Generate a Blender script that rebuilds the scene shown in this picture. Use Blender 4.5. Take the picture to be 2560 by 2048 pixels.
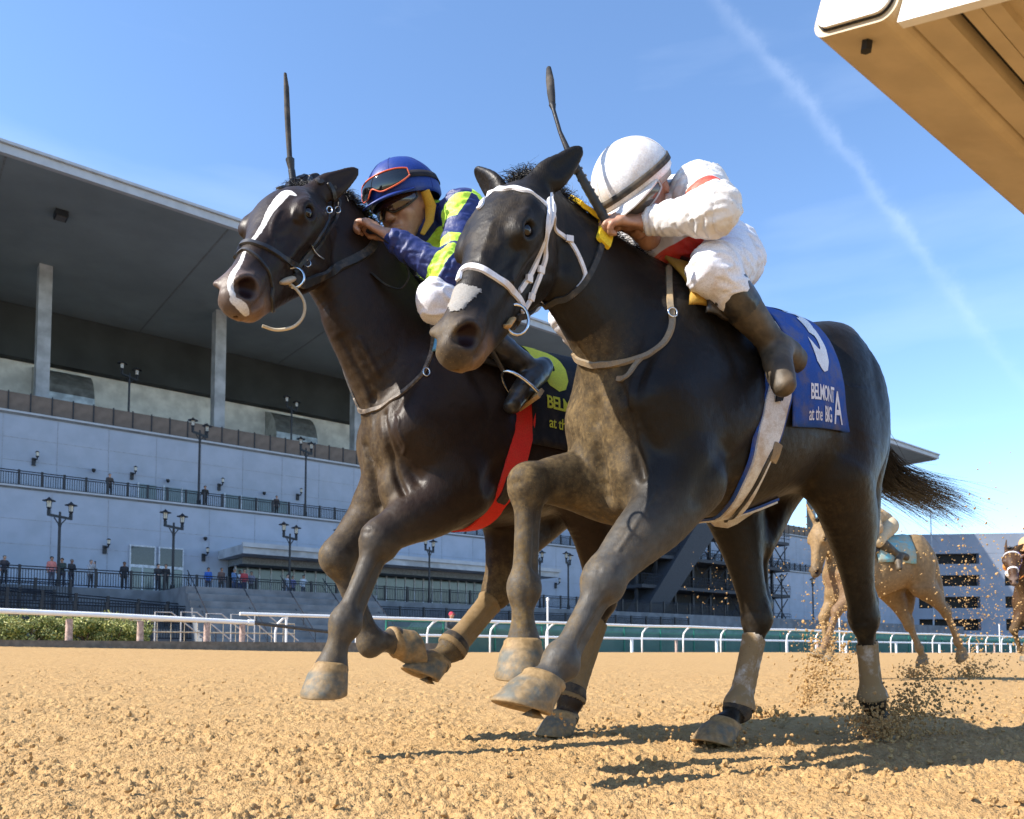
import bpy, bmesh, math, random, time
import numpy as np
from mathutils import Vector, Matrix
from mathutils.bvhtree import BVHTree
T0 = time.time()
random.seed(7); rng = np.random.default_rng(7)
for o_ in list(bpy.data.objects): bpy.data.objects.remove(o_)
SC = bpy.context.scene
COL = SC.collection
# ------------------------------------------------------------------ camera
cam_d = bpy.data.cameras.new('camera'); cam = bpy.data.objects.new('camera', cam_d); COL.objects.link(cam)
cam_d.sensor_width = 36.0; cam_d.lens = 36.0 * 2030 / 2560
cam_d.shift_y = (1523.6 - 1024) / 2560
cam_d.clip_start = 0.05; cam_d.clip_end = 20000
cam.location = (0, 0, 0.31); cam.rotation_euler = (math.radians(93.0), 0, 0)
cam_d.dof.use_dof = True; cam_d.dof.focus_distance = 2.4; cam_d.dof.aperture_fstop = 9.0
SC.camera = cam
# ------------------------------------------------------------------ world, sun, exposure
SUN_TO = Vector((-0.95, -0.30, 0)).normalized()      # towards the sun, horizontally
SUN_EL = math.radians(41)
wd = bpy.data.worlds.new('World'); SC.world = wd; wd.use_nodes = True
wn = wd.node_tree; wn.nodes.clear()
w_out = wn.nodes.new('ShaderNodeOutputWorld'); w_bg = wn.nodes.new('ShaderNodeBackground')
w_sky = wn.nodes.new('ShaderNodeTexSky'); w_sky.sky_type = 'NISHITA'; w_sky.sun_disc = False
w_sky.sun_elevation = SUN_EL; w_sky.sun_rotation = math.atan2(SUN_TO.x, SUN_TO.y)
w_sky.air_density = 1.0; w_sky.dust_density = 0.0; w_sky.ozone_density = 2.6; w_sky.altitude = 0
w_bg.inputs[1].default_value = 0.14
wn.links.new(w_bg.outputs[0], w_out.inputs[0])
def wnode(t, **kw):
    n = wn.nodes.new(t)
    for k, v in kw.items(): setattr(n, k, v)
    return n
def wm(op, a, b=None, c=None):
    n = wnode('ShaderNodeMath', operation=op)
    for i, x in enumerate((a, b, c)):
        if x is None: continue
        if isinstance(x, (int, float)): n.inputs[i].default_value = x
        else: wn.links.new(x, n.inputs[i])
    return n.outputs[0]
# an old contrail high in the sky, broken up by the wind
w_tc = wnode('ShaderNodeTexCoord')
def wdot(v):
    n = wnode('ShaderNodeVectorMath', operation='DOT_PRODUCT'); n.inputs[1].default_value = v
    wn.links.new(w_tc.outputs['Generated'], n.inputs[0]); return n.outputs['Value']
TRAIL_A = Vector((0.2067, 0.7527, 0.6251)).normalized(); TRAIL_B = Vector((0.4745, 0.8140, 0.3350)).normalized()
t_nrm = TRAIL_A.cross(TRAIL_B).normalized(); t_mid = (TRAIL_A + TRAIL_B).normalized(); t_dir = t_nrm.cross(t_mid)
w_n1 = wnode('ShaderNodeTexNoise'); w_n1.inputs['Scale'].default_value = 9; w_n1.inputs['Detail'].default_value = 5
wn.links.new(w_tc.outputs['Generated'], w_n1.inputs['Vector'])
w_n2 = wnode('ShaderNodeTexNoise'); w_n2.inputs['Scale'].default_value = 38; w_n2.inputs['Detail'].default_value = 4; w_n2.inputs['Roughness'].default_value = .65
wn.links.new(w_tc.outputs['Generated'], w_n2.inputs['Vector'])
dist = wm('ADD', wdot(t_nrm), wm('MULTIPLY', wm('SUBTRACT', w_n1.outputs[0], 0.5), 0.035))
dist = wm('ADD', dist, wm('MULTIPLY', wm('SUBTRACT', w_n2.outputs[0], 0.5), 0.02))
core = wm('POWER', 2.718, wm('MULTIPLY', wm('MULTIPLY', dist, dist), -1.0 / (0.0065 ** 2)))
alng = wdot(t_dir)
fade = wm('MULTIPLY', wm('SUBTRACT', 1.0, wm('SMOOTH_MAX', wm('MULTIPLY', wm('ABSOLUTE', alng), 2.7), 0.0, 0.2)), 1.4)
fade.node.use_clamp = True
front = wm('GREATER_THAN', wdot(t_mid), 0.3)
trail = wm('MULTIPLY', wm('MULTIPLY', core, fade), wm('MULTIPLY', front, wm('MULTIPLY', w_n2.outputs[0], 0.13)))
w_mix = wnode('ShaderNodeMix', data_type='RGBA', blend_type='MIX'); w_mix.inputs[7].default_value = (7.0, 7.6, 8.6, 1)
# a very thin high veil, uneven across the whole sky
w_n3 = wnode('ShaderNodeTexNoise'); w_n3.inputs['Scale'].default_value = 2.2; w_n3.inputs['Detail'].default_value = 6
w_map = wnode('ShaderNodeMapping'); w_map.inputs['Scale'].default_value = (1, 1, 5)
wn.links.new(w_tc.outputs['Generated'], w_map.inputs[0]); wn.links.new(w_map.outputs[0], w_n3.inputs['Vector'])
veil = wm('MULTIPLY', wm('MAXIMUM', wm('SUBTRACT', w_n3.outputs[0], 0.5), 0.0), 0.35)
wn.links.new(wm('MINIMUM', wm('ADD', trail, veil), 0.7), w_mix.inputs[0])
w_tint = wnode('ShaderNodeMix', data_type='RGBA', blend_type='MULTIPLY'); w_tint.inputs[0].default_value = 1; w_tint.inputs[7].default_value = (.93, 1.02, 1.10, 1)
wn.links.new(w_sky.outputs[0], w_tint.inputs[6]); wn.links.new(w_tint.outputs[2], w_mix.inputs[6]); wn.links.new(w_mix.outputs[2], w_bg.inputs[0])
sun_d = bpy.data.lights.new('sun', 'SUN'); sun_d.energy = 5.0; sun_d.angle = math.radians(0.5); sun_d.color = (1.0, 0.93, 0.83)
sun = bpy.data.objects.new('sun', sun_d); COL.objects.link(sun)
sdir = Vector((SUN_TO.x * math.cos(SUN_EL), SUN_TO.y * math.cos(SUN_EL), math.sin(SUN_EL)))
sun.rotation_euler = sdir.to_track_quat('Z', 'Y').to_euler(); sun.location = (-20, -10, 40)
SC.view_settings.view_transform = 'Standard'; SC.view_settings.look = 'None'
SC.view_settings.gamma = 1; SC.view_settings.use_curve_mapping = False
SC.view_settings.exposure = 0.98
SC.render.engine = 'CYCLES'; SC.cycles.max_bounces = 6; SC.cycles.use_denoising = True
# track frame: s along the rails (away to the right), n across the track (away from the camera)
DV = Vector((math.sin(0.89590), math.cos(0.89590), 0)); NV = Vector((-math.cos(0.89590), math.sin(0.89590), 0))
def TW(s, n, z=0.0): return DV * s + NV * n + Vector((0, 0, z))
TRACK_ROT = math.atan2(DV.y, DV.x)

# ------------------------------------------------------------------ materials
MATS = {}
class NB:
    def __init__(s, name):
        s.m = bpy.data.materials.new(name); s.m.use_nodes = True; s.t = s.m.node_tree
        s.b = s.t.nodes['Principled BSDF']; s.tc = None
    def n(s, t, **kw):
        x = s.t.nodes.new(t)
        for k, v in kw.items(): setattr(x, k, v)
        return x
    def link(s, a, b): s.t.links.new(a, b)
    def put(s, sock, v):
        if hasattr(v, 'is_linked') or isinstance(v, bpy.types.NodeSocket): s.link(v, sock)
        elif isinstance(v, (tuple, list)) and sock.type == 'RGBA': sock.default_value = tuple(v)[:3] + (1,)
        else: sock.default_value = v
    def obj(s):
        if not s.tc: s.tc = s.n('ShaderNodeTexCoord')
        return s.tc.outputs['Object']
    def mapv(s, scale, v=None):
        m = s.n('ShaderNodeMapping'); m.inputs['Scale'].default_value = scale if isinstance(scale, (tuple, list)) else (scale,) * 3
        s.link(v or s.obj(), m.inputs[0]); return m.outputs[0]
    def noise(s, scale, detail=4, rough=.55, v=None):
        x = s.n('ShaderNodeTexNoise'); x.inputs['Detail'].default_value = detail; x.inputs['Roughness'].default_value = rough
        x.inputs['Scale'].default_value = 1.0
        s.link(s.mapv(scale, v), x.inputs['Vector']); return x.outputs[0]
    def voro(s, scale, feature='F1', out=0, v=None):
        x = s.n('ShaderNodeTexVoronoi', feature=feature); x.inputs['Scale'].default_value = 1.0
        s.link(s.mapv(scale, v), x.inputs['Vector']); return x.outputs[out]
    def math(s, op, a, b=None, c=None, clamp=False):
        x = s.n('ShaderNodeMath', operation=op, use_clamp=clamp)
        for i, y in enumerate((a, b, c)):
            if y is not None: s.put(x.inputs[i], y)
        return x.outputs[0]
    def ramp(s, f, lo, hi, a=0.0, b=1.0):
        x = s.n('ShaderNodeMapRange', interpolation_type='SMOOTHSTEP')
        for i, y in enumerate((f, lo, hi, a, b)): s.put(x.inputs[i], y)
        return x.outputs[0]
    def mix(s, f, a, b, mode='MIX'):
        x = s.n('ShaderNodeMix', data_type='RGBA', blend_type=mode)
        s.put(x.inputs[0], f); s.put(x.inputs[6], a); s.put(x.inputs[7], b); return x.outputs[2]
    def attr(s, name, out='Fac'):
        x = s.n('ShaderNodeAttribute'); x.attribute_name = name; return x.outputs[out]
    def bump(s, h, strength=.3, dist=.01, prev=None):
        x = s.n('ShaderNodeBump'); x.inputs['Strength'].default_value = strength; x.inputs['Distance'].default_value = dist
        s.link(h, x.inputs['Height'])
        if prev is not None: s.link(prev, x.inputs['Normal'])
        return x.outputs[0]
    def set(s, **kw):
        for k, v in kw.items(): s.put(s.b.inputs[k.replace('_', ' ')], v)
        return s.m
def simple(name, col, rough=.6, metal=0.0, nscale=8, namp=.25, bump=.0, bscale=60, spec=.5, dirt=None, dirt_amt=.4, dscale=5, **kw):
    if name in MATS: return MATS[name]
    b = NB(name)
    c = b.mix(b.ramp(b.noise(nscale, 5), .3, .7), tuple(x * (1 - namp) for x in col), tuple(min(1, x * (1 + namp)) for x in col))
    if dirt: c = b.mix(b.math('MULTIPLY', b.ramp(b.noise(dscale, 6, .65), .45, .75), dirt_amt), c, dirt)
    b.set(Base_Color=c, Roughness=rough, Metallic=metal, Specular_IOR_Level=spec, **kw)
    if bump: b.set(Normal=b.bump(b.noise(bscale, 4), bump, .005))
    MATS[name] = b.m; return b.m
# ------------------------------------------------------------------ objects
def tag(o, label=None, cat=None, group=None, kind=None):
    if label: o['label'] = label
    if cat: o['category'] = cat
    if group: o['group'] = group
    if kind: o['kind'] = kind
    return o
def empty(name, loc=(0, 0, 0), rz=0.0):
    o = bpy.data.objects.new(name, None); COL.objects.link(o); o.location = loc; o.rotation_euler = (0, 0, rz)
    o.empty_display_size = .2; return o
def link_mesh(name, me, mat=None, parent=None, loc=None):
    o = bpy.data.objects.new(name, me); COL.objects.link(o)
    if mat is not None:
        for m in (mat if isinstance(mat, (list, tuple)) else [mat]): me.materials.append(m)
    if parent is not None: o.parent = parent
    if loc is not None: o.location = loc
    return o
def mesh_from(name, v, f, smooth=True, mi=None):
    me = bpy.data.meshes.new(name)
    v = np.asarray(v, dtype=np.float32)
    if isinstance(f, np.ndarray):
        n = len(f); k = f.shape[1]
        me.vertices.add(len(v)); me.vertices.foreach_set('co', v.ravel())
        me.loops.add(n * k); me.loops.foreach_set('vertex_index', f.astype(np.int32).ravel())
        me.polygons.add(n); me.polygons.foreach_set('loop_start', np.arange(0, n * k, k, dtype=np.int32))
        try: me.polygons.foreach_set('loop_total', np.full(n, k, dtype=np.int32))
        except Exception: pass
        me.update(calc_edges=True); me.validate()
    else:
        me.from_pydata([tuple(map(float, x)) for x in v], [], f); me.update()
    me.polygons.foreach_set('use_smooth', np.full(len(me.polygons), smooth, dtype=bool))
    if mi is not None: me.polygons.foreach_set('material_index', np.asarray(mi, dtype=np.int32))
    return me
def set_attr(me, name, arr):
    arr = np.asarray(arr, dtype=np.float32)
    if arr.ndim == 2:
        a = me.attributes.new(name, 'FLOAT_COLOR', 'POINT'); c = np.ones((len(arr), 4), np.float32); c[:, :3] = arr
        a.data.foreach_set('color', c.ravel())
    else:
        a = me.attributes.new(name, 'FLOAT', 'POINT'); a.data.foreach_set('value', arr)
class MB:
    """collects boxes, tubes and lathes into one mesh"""
    def __init__(s): s.v = []; s.f = []; s.m = []
    def add(s, v, f, mi=0):
        o = len(s.v); s.v.extend([tuple(map(float, x)) for x in v]); s.f.extend([tuple(i + o for i in q) for q in f]); s.m.extend([mi] * len(f)); return s
    def box(s, c0, c1, mi=0, fr=None):
        (x0, y0, z0), (x1, y1, z1) = c0, c1
        v = [(x0, y0, z0), (x1, y0, z0), (x1, y1, z0), (x0, y1, z0), (x0, y0, z1), (x1, y0, z1), (x1, y1, z1), (x0, y1, z1)]
        if fr: v = [fr(*p) for p in v]
        return s.add(v, [(0, 3, 2, 1), (4, 5, 6, 7), (0, 1, 5, 4), (1, 2, 6, 5), (2, 3, 7, 6), (3, 0, 4, 7)], mi)
    def tube(s, pts, r, n=8, mi=0, flat=None, closed=False):
        pts = [Vector(p) for p in pts]; m = len(pts)
        rs = r if isinstance(r, (list, tuple, np.ndarray)) else [r] * m
        rings = []; prev = None
        for i, p in enumerate(pts):
            if closed: t = (pts[(i + 1) % m] - pts[i - 1])
            else: t = (pts[min(i + 1, m - 1)] - pts[max(i - 1, 0)])
            t.normalize()
            if prev is None:
                a = Vector((0, 0, 1)) if abs(t.z) < .9 else Vector((1, 0, 0)); u = t.cross(a).normalized()
            else: u = (prev - t * prev.dot(t)).normalized()
            prev = u; w = t.cross(u)
            rings.append([p + (u * math.cos(2 * math.pi * k / n) + w * math.sin(2 * math.pi * k / n) * (flat or 1)) * rs[i] for k in range(n)])
        v = [q for rg in rings for q in rg]; f = []
        for i in range(m if closed else m - 1):
            j = (i + 1) % m
            for k in range(n): f.append((i * n + k, i * n + (k + 1) % n, j * n + (k + 1) % n, j * n + k))
        if not closed: f.append(tuple(range(n - 1, -1, -1))); f.append(tuple((m - 1) * n + k for k in range(n)))
        return s.add(v, f, mi)
    def lathe(s, prof, c=(0, 0, 0), n=12, mi=0):
        v = []; f = []
        for (r, z) in prof:
            for k in range(n): v.append((c[0] + r * math.cos(2 * math.pi * k / n), c[1] + r * math.sin(2 * math.pi * k / n), c[2] + z))
        for i in range(len(prof) - 1):
            for k in range(n): f.append((i * n + k, i * n + (k + 1) % n, (i + 1) * n + (k + 1) % n, (i + 1) * n + k))
        f.append(tuple(range(n - 1, -1, -1))); f.append(tuple((len(prof) - 1) * n + k for k in range(n)))
        return s.add(v, f, mi)
    def mesh(s, name, smooth=False): return mesh_from(name, s.v, s.f, smooth, s.m)
    def build(s, name, mat, parent=None, smooth=False, loc=None):
        me = s.mesh(name, smooth)
        if smooth: me.set_sharp_from_angle(angle=math.radians(62))
        return link_mesh(name, me, mat, parent, loc)
# ------------------------------------------------------------------ noise in numpy
def _hash(ix, iy, iz, seed):
    h = (ix.astype(np.uint32) * np.uint32(374761393) + iy.astype(np.uint32) * np.uint32(668265263) + iz.astype(np.uint32) * np.uint32(2246822519) + np.uint32((seed * 3266489917) & 0xffffffff))
    h = (h ^ (h >> np.uint32(13))) * np.uint32(1274126177); h ^= h >> np.uint32(16)
    return (h & np.uint32(0xffffff)).astype(np.float32) / np.float32(0xffffff)
def vnoise(p, scale, seed=0):
    q = np.asarray(p, np.float32) * np.asarray(scale, np.float32); i = np.floor(q).astype(np.int64); f = (q - i).astype(np.float32); f = f * f * (3 - 2 * f)
    r = 0
    for dx in (0, 1):
        for dy in (0, 1):
            for dz in (0, 1):
                w = (f[:, 0] if dx else 1 - f[:, 0]) * (f[:, 1] if dy else 1 - f[:, 1]) * (f[:, 2] if dz else 1 - f[:, 2])
                r = r + w * _hash(i[:, 0] + dx, i[:, 1] + dy, i[:, 2] + dz, seed)
    return r
def fbm(p, scale, oct=4, seed=0, gain=.5):
    a = 1.0; t = 0; n = 0; s = np.asarray(scale, np.float32)
    for k in range(oct): t = t + a * vnoise(p, s, seed + k * 17); n += a; a *= gain; s = s * 2.03
    return t / n
def cells(p2, scale, seed=0):
    """2-D Worley: distance to nearest point and that cell's random value"""
    q = np.asarray(p2, np.float32) * scale; i = np.floor(q).astype(np.int64); best = np.full(len(q), 9., np.float32); val = np.zeros(len(q), np.float32)
    z = np.zeros(len(q), np.int64)
    for dx in (-1, 0, 1):
        for dy in (-1, 0, 1):
            cx = i[:, 0] + dx; cy = i[:, 1] + dy
            px = cx + _hash(cx, cy, z, seed); py = cy + _hash(cx, cy, z + 1, seed); d = (px - q[:, 0]) ** 2 + (py - q[:, 1]) ** 2
            m = d < best; best[m] = d[m]; val[m] = _hash(cx, cy, z + 2, seed)[m]
    return np.sqrt(best), val
def sstep(x, a, b):
    t = np.clip((x - a) / (b - a), 0, 1); return t * t * (3 - 2 * t)
# ------------------------------------------------------------------ solid modelling on a distance grid
def catmull(P, per=4):
    P = np.asarray(P, float)
    if len(P) < 3: return np.array([P[0] * (1 - t) + P[-1] * t for t in np.linspace(0, 1, per + 1)])
    Q = np.vstack([2 * P[0] - P[1], P, 2 * P[-1] - P[-2]]); out = []
    for i in range(1, len(Q) - 2):
        for t in np.linspace(0, 1, per, endpoint=False):
            a, b, c, d = Q[i - 1], Q[i], Q[i + 1], Q[i + 2]
            out.append(.5 * (2 * b + (c - a) * t + (2 * a - 5 * b + 4 * c - d) * t * t + (3 * b - a - 3 * c + d) * t ** 3))
    out.append(P[-1]); return np.array(out)
class SDF:
    def __init__(s, lo, hi, h):
        s.h = h; s.lo = np.asarray(lo, float); s.n = np.ceil((np.asarray(hi) - s.lo) / h).astype(int) + 1
        s.a = np.full(s.n, .5, np.float32)
        s.ax = [(s.lo[i] + h * np.arange(s.n[i])).astype(np.float32) for i in range(3)]
    def win(s, lo, hi):
        i0 = np.clip(np.floor((np.asarray(lo) - s.lo) / s.h).astype(int), 0, s.n); i1 = np.clip(np.ceil((np.asarray(hi) - s.lo) / s.h).astype(int) + 1, 0, s.n)
        if np.any(i1 <= i0): return None, None
        sl = tuple(slice(a, b) for a, b in zip(i0, i1))
        return sl, np.meshgrid(*[s.ax[i][sl[i]] for i in range(3)], indexing='ij', sparse=True)
    def blend(s, sl, d, k, op):
        A = s.a[sl]
        if op == 'sub': d = -d; 
        if op == 'add':
            if k > 0: h = np.maximum(k - np.abs(A - d), 0) / k; r = np.minimum(A, d) - h * h * k * .25
            else: r = np.minimum(A, d)
        else:
            if k > 0: h = np.maximum(k - np.abs(A - d), 0) / k; r = np.maximum(A, d) + h * h * k * .25
            else: r = np.maximum(A, d)
        s.a[sl] = r
    def tube(s, P, ra, rb=None, side=(0, 1, 0), k=.02, op='add', per=6):
        """swept ellipse along a smooth path; ra is the half size along `side`, rb across it"""
        P = np.asarray(P, float); m = len(P)
        ra = np.full(m, ra) if np.isscalar(ra) else np.asarray(ra, float)
        rb = ra if rb is None else (np.full(m, rb) if np.isscalar(rb) else np.asarray(rb, float))
        Q = catmull(np.column_stack([P, ra, rb]), per); pts = Q[:, :3]; A = np.maximum(Q[:, 3], .002); B = np.maximum(Q[:, 4], .002)
        R = np.maximum(A, B).max() + k + 2.5 * s.h
        sl, g = s.win(pts.min(0) - R, pts.max(0) + R)
        if sl is None: return s
        out = None; side = np.asarray(side, float)
        for i in range(len(pts) - 1):
            p, q = pts[i], pts[i + 1]; t = q - p; L = np.linalg.norm(t)
            if L < 1e-6: continue
            t = t / L; sv = side - t * (side @ t); sv /= max(np.linalg.norm(sv), 1e-6); bv = np.cross(t, sv)
            # per segment window
            r = max(A[i], A[i + 1], B[i], B[i + 1]) + k + 2.5 * s.h
            sl2, g2 = s.win(np.minimum(p, q) - r, np.maximum(p, q) + r)
            if sl2 is None: continue
            X, Y, Z = g2[0] - p[0], g2[1] - p[1], g2[2] - p[2]
            along = X * t[0] + Y * t[1] + Z * t[2]; tt = np.clip(along, 0, L)
            ex = along - tt; u = (tt / L).astype(np.float32)
            qs = X * sv[0] + Y * sv[1] + Z * sv[2]; qb = X * bv[0] + Y * bv[1] + Z * bv[2]
            a = A[i] + (A[i + 1] - A[i]) * u; b = B[i] + (B[i + 1] - B[i]) * u; c = np.minimum(a, b)
            x2, y2, z2 = (qs / a) ** 2, (qb / b) ** 2, (ex / c) ** 2
            k0 = np.sqrt(x2 + y2 + z2); k1 = np.sqrt(x2 / a ** 2 + y2 / b ** 2 + z2 / c ** 2)
            d = np.where(k1 > 1e-6, k0 * (k0 - 1) / np.maximum(k1, 1e-6), -c).astype(np.float32)
            if out is None: out = np.full([x.stop - x.start for x in sl], .5, np.float32); near = np.full(out.shape, 9., np.float32)
            e2 = (qs * qs + qb * qb + ex * ex).astype(np.float32)
            rel = tuple(slice(x.start - y.start, x.stop - y.start) for x, y in zip(sl2, sl))
            mk_ = e2 < near[rel]; out[rel] = np.where(mk_, d, out[rel]); near[rel] = np.where(mk_, e2, near[rel])
        if out is not None: s.blend(sl, out, k, op)
        return s
    def ell(s, c, r, axes=None, k=.03, op='add'):
        c = np.asarray(c, float); r = np.asarray(r, float) if not np.isscalar(r) else np.full(3, r)
        M = np.eye(3) if axes is None else np.asarray(axes, float)
        ext = np.sqrt(((M * r[:, None]) ** 2).sum(0)) + k + 2.5 * s.h
        sl, g = s.win(c - ext, c + ext)
        if sl is None: return s
        X, Y, Z = g[0] - c[0], g[1] - c[1], g[2] - c[2]
        q = [X * M[i][0] + Y * M[i][1] + Z * M[i][2] for i in range(3)]
        x2 = [(q[i] / r[i]) ** 2 for i in range(3)]
        k0 = np.sqrt(x2[0] + x2[1] + x2[2]); k1 = np.sqrt(x2[0] / r[0] ** 2 + x2[1] / r[1] ** 2 + x2[2] / r[2] ** 2)
        d = np.where(k1 > 1e-6, k0 * (k0 - 1) / np.maximum(k1, 1e-6), -r.min()).astype(np.float32)
        s.blend(sl, d, k, op); return s
    def trunk(s, st, k=.04, pw=2.3):
        """stations (a, ztop, zbot, halfwidth, widest) along local x"""
        st = np.asarray(st, float); st = st[np.argsort(st[:, 0])]; Q = catmull(st, 24); Q = Q[np.argsort(Q[:, 0])]
        sl, g = s.win((st[0, 0] - .1, -.45, st[:, 2].min() - .1), (st[-1, 0] + .1, .45, st[:, 1].max() + .1))
        x = g[0].ravel(); f = lambda c: np.interp(x, Q[:, 0], Q[:, c]).astype(np.float32)[:, None, None]
        zt, zb, w, wz = f(1), f(2), f(3), f(4)
        zc = zb + (zt - zb) * wz
        hz = np.where(g[2] > zc, zt - zc, zc - zb)
        e = (np.abs(g[1] / w) ** pw + np.abs((g[2] - zc) / hz) ** pw) ** (1 / pw)
        d = (e - 1) * np.minimum(w, hz) * .9
        out = np.maximum(st[0, 0] - g[0], g[0] - st[-1, 0]); d = np.maximum(d, out).astype(np.float32)
        s.blend(sl, d, k, 'add'); return s
    def mesh(s, smooth=1):
        a = s.a; h = s.h; ins = a < 0
        nx, ny, nz = a.shape
        cnt = np.zeros((nx - 1, ny - 1, nz - 1), np.uint8)
        for dx in (0, 1):
            for dy in (0, 1):
                for dz in (0, 1): cnt += ins[dx:nx - 1 + dx, dy:ny - 1 + dy, dz:nz - 1 + dz]
        act = (cnt > 0) & (cnt < 8); idx = np.argwhere(act); N = len(idx)
        vid = np.full(act.shape, -1, np.int32); vid[act] = np.arange(N)
        cv = {}
        for dx in (0, 1):
            for dy in (0, 1):
                for dz in (0, 1): cv[dx, dy, dz] = a[idx[:, 0] + dx, idx[:, 1] + dy, idx[:, 2] + dz]
        acc = np.zeros((N, 3), np.float32); num = np.zeros(N, np.float32)
        for c0 in cv:
            for ax in range(3):
                if c0[ax]: continue
                c1 = list(c0); c1[ax] = 1; A, B = cv[c0], cv[tuple(c1)]; m = (A < 0) != (B < 0)
                t = np.where(m, A / np.where(m, A - B, 1), 0); p = np.tile(np.asarray(c0, np.float32), (N, 1)); p[:, ax] = t
                acc[m] += p[m]; num[m] += 1
        v = s.lo + h * (idx + acc / num[:, None])
        F = []
        for ax in range(3):
            o1, o2 = [(1, 2), (2, 0), (0, 1)][ax]
            sl0 = [slice(None)] * 3; sl1 = [slice(None)] * 3; sl0[ax] = slice(0, -1); sl1[ax] = slice(1, None)
            e = np.argwhere(ins[tuple(sl0)] != ins[tuple(sl1)])
            e = e[(e[:, o1] > 0) & (e[:, o2] > 0) & (e[:, o1] < a.shape[o1] - 1) & (e[:, o2] < a.shape[o2] - 1)]
            if not len(e): continue
            inside = ins[e[:, 0], e[:, 1], e[:, 2]]
            q = []
            for (d1, d2) in ((0, 0), (-1, 0), (-1, -1), (0, -1)):
                c = e.copy(); c[:, o1] += d1; c[:, o2] += d2; q.append(vid[c[:, 0], c[:, 1], c[:, 2]])
            q = np.array(q).T; q[~inside] = q[~inside][:, ::-1]
            F.append(q)
        F = np.vstack(F)
        F = F[:, ::-1].copy() if False else F
        for it in range(smooth):
            v = lap(v, F, .5); v = lap(v, F, -.52)
        return v, F
def unit(v): v = np.asarray(v, float); return v / max(np.linalg.norm(v), 1e-9)
def lap(v, F, lam):
    n = len(v); sm = np.zeros((n, 3)); c = np.zeros(n)
    for i in range(4):
        a, b = F[:, i], F[:, (i + 1) % 4]
        for x in range(3):
            sm[:, x] += np.bincount(a, v[b, x], n) + np.bincount(b, v[a, x], n)
        c += np.bincount(a, minlength=n) + np.bincount(b, minlength=n)
    return v + lam * (sm / np.maximum(c, 1)[:, None] - v)
def vnormals(v, F):
    nf = np.cross(v[F[:, 2]] - v[F[:, 0]], v[F[:, 3]] - v[F[:, 1]]); n = np.zeros_like(v)
    for i in range(4):
        for x in range(3): n[:, x] += np.bincount(F[:, i], nf[:, x], len(v))
    return n / np.maximum(np.linalg.norm(n, axis=1), 1e-9)[:, None]
def seg_dist(v, path):
    path = np.asarray(path, float); best = np.full(len(v), 9.)
    for p, q in zip(path[:-1], path[1:]):
        t = q - p; L2 = max(t @ t, 1e-12); u = np.clip(((v - p) @ t) / L2, 0, 1); best = np.minimum(best, np.linalg.norm(v - p - u[:, None] * t, axis=1))
    return best
def ridge(v, n, path, width, height, per=5):
    """raises (or sinks) the surface along a line: veins, tendons, folds"""
    pa = catmull(path, per); lo = pa.min(0) - width * 3; hi = pa.max(0) + width * 3
    m = np.all((v > lo) & (v < hi), axis=1)
    if m.any():
        d = seg_dist(v[m], pa); v[m] += n[m] * (height * np.exp(-(d / width) ** 2))[:, None]
    return v
def strap(bvh, pts, width, thick=.003, off=.002, per=8, closed=False, snap=True, up=None, twist=None):
    """a strap lying on a surface: returns an MB"""
    if closed: pts = list(pts) + [pts[0]]
    P = catmull(pts, per); pos = []; nor = []
    for p in P:
        p = Vector(p)
        if snap:
            l, n, i, d = bvh.find_nearest(p)
            if l is None: l, n = p, Vector((0, 0, 1))
            pos.append(l); nor.append(n)
        else:
            l, n, i, d = bvh.find_nearest(p) if bvh else (None, None, None, None)
            pos.append(p); nor.append(((p - l).normalized() if (l is not None and (p - l).length > 1e-5 and (p-l).dot(n) > 0) else (n or Vector((0, 0, 1)))))
    for it in range(3):
        nor2 = []
        for i in range(len(nor)):
            a = nor[max(i - 1, 0)] + nor[i] * 1.5 + nor[min(i + 1, len(nor) - 1)]; nor2.append(a.normalized() if a.length > 1e-6 else nor[i])
        nor = nor2
    if snap:
        for it in range(2): pos = [pos[0]] + [(pos[i - 1] + pos[i] * 2 + pos[i + 1]) / 4 for i in range(1, len(pos) - 1)] + [pos[-1]]
    mb = MB(); v = []; m = len(pos)
    for i in range(m):
        t = (pos[min(i + 1, m - 1)] - pos[max(i - 1, 0)]).normalized(); n = (nor[i] - t * nor[i].dot(t)).normalized(); s_ = t.cross(n)
        if twist: n, s_ = s_, n
        c = pos[i] + n * off; w = width * .5; b = thick * .35
        if m and not closed and (i == 0 or i == m - 1): w *= .8
        v += [c - s_ * w - n * off * .6, c - s_ * (w - b) + n * thick, c + s_ * (w - b) + n * thick, c + s_ * w - n * off * .6]
    f = []
    for i in range(m - 1):
        for k in range(4): f.append((i * 4 + k, i * 4 + (k + 1) % 4, (i + 1) * 4 + (k + 1) % 4, (i + 1) * 4 + k))
    f.append((3, 2, 1, 0)); f.append(tuple((m - 1) * 4 + k for k in range(4)))
    mb.add(v, f); return mb

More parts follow.
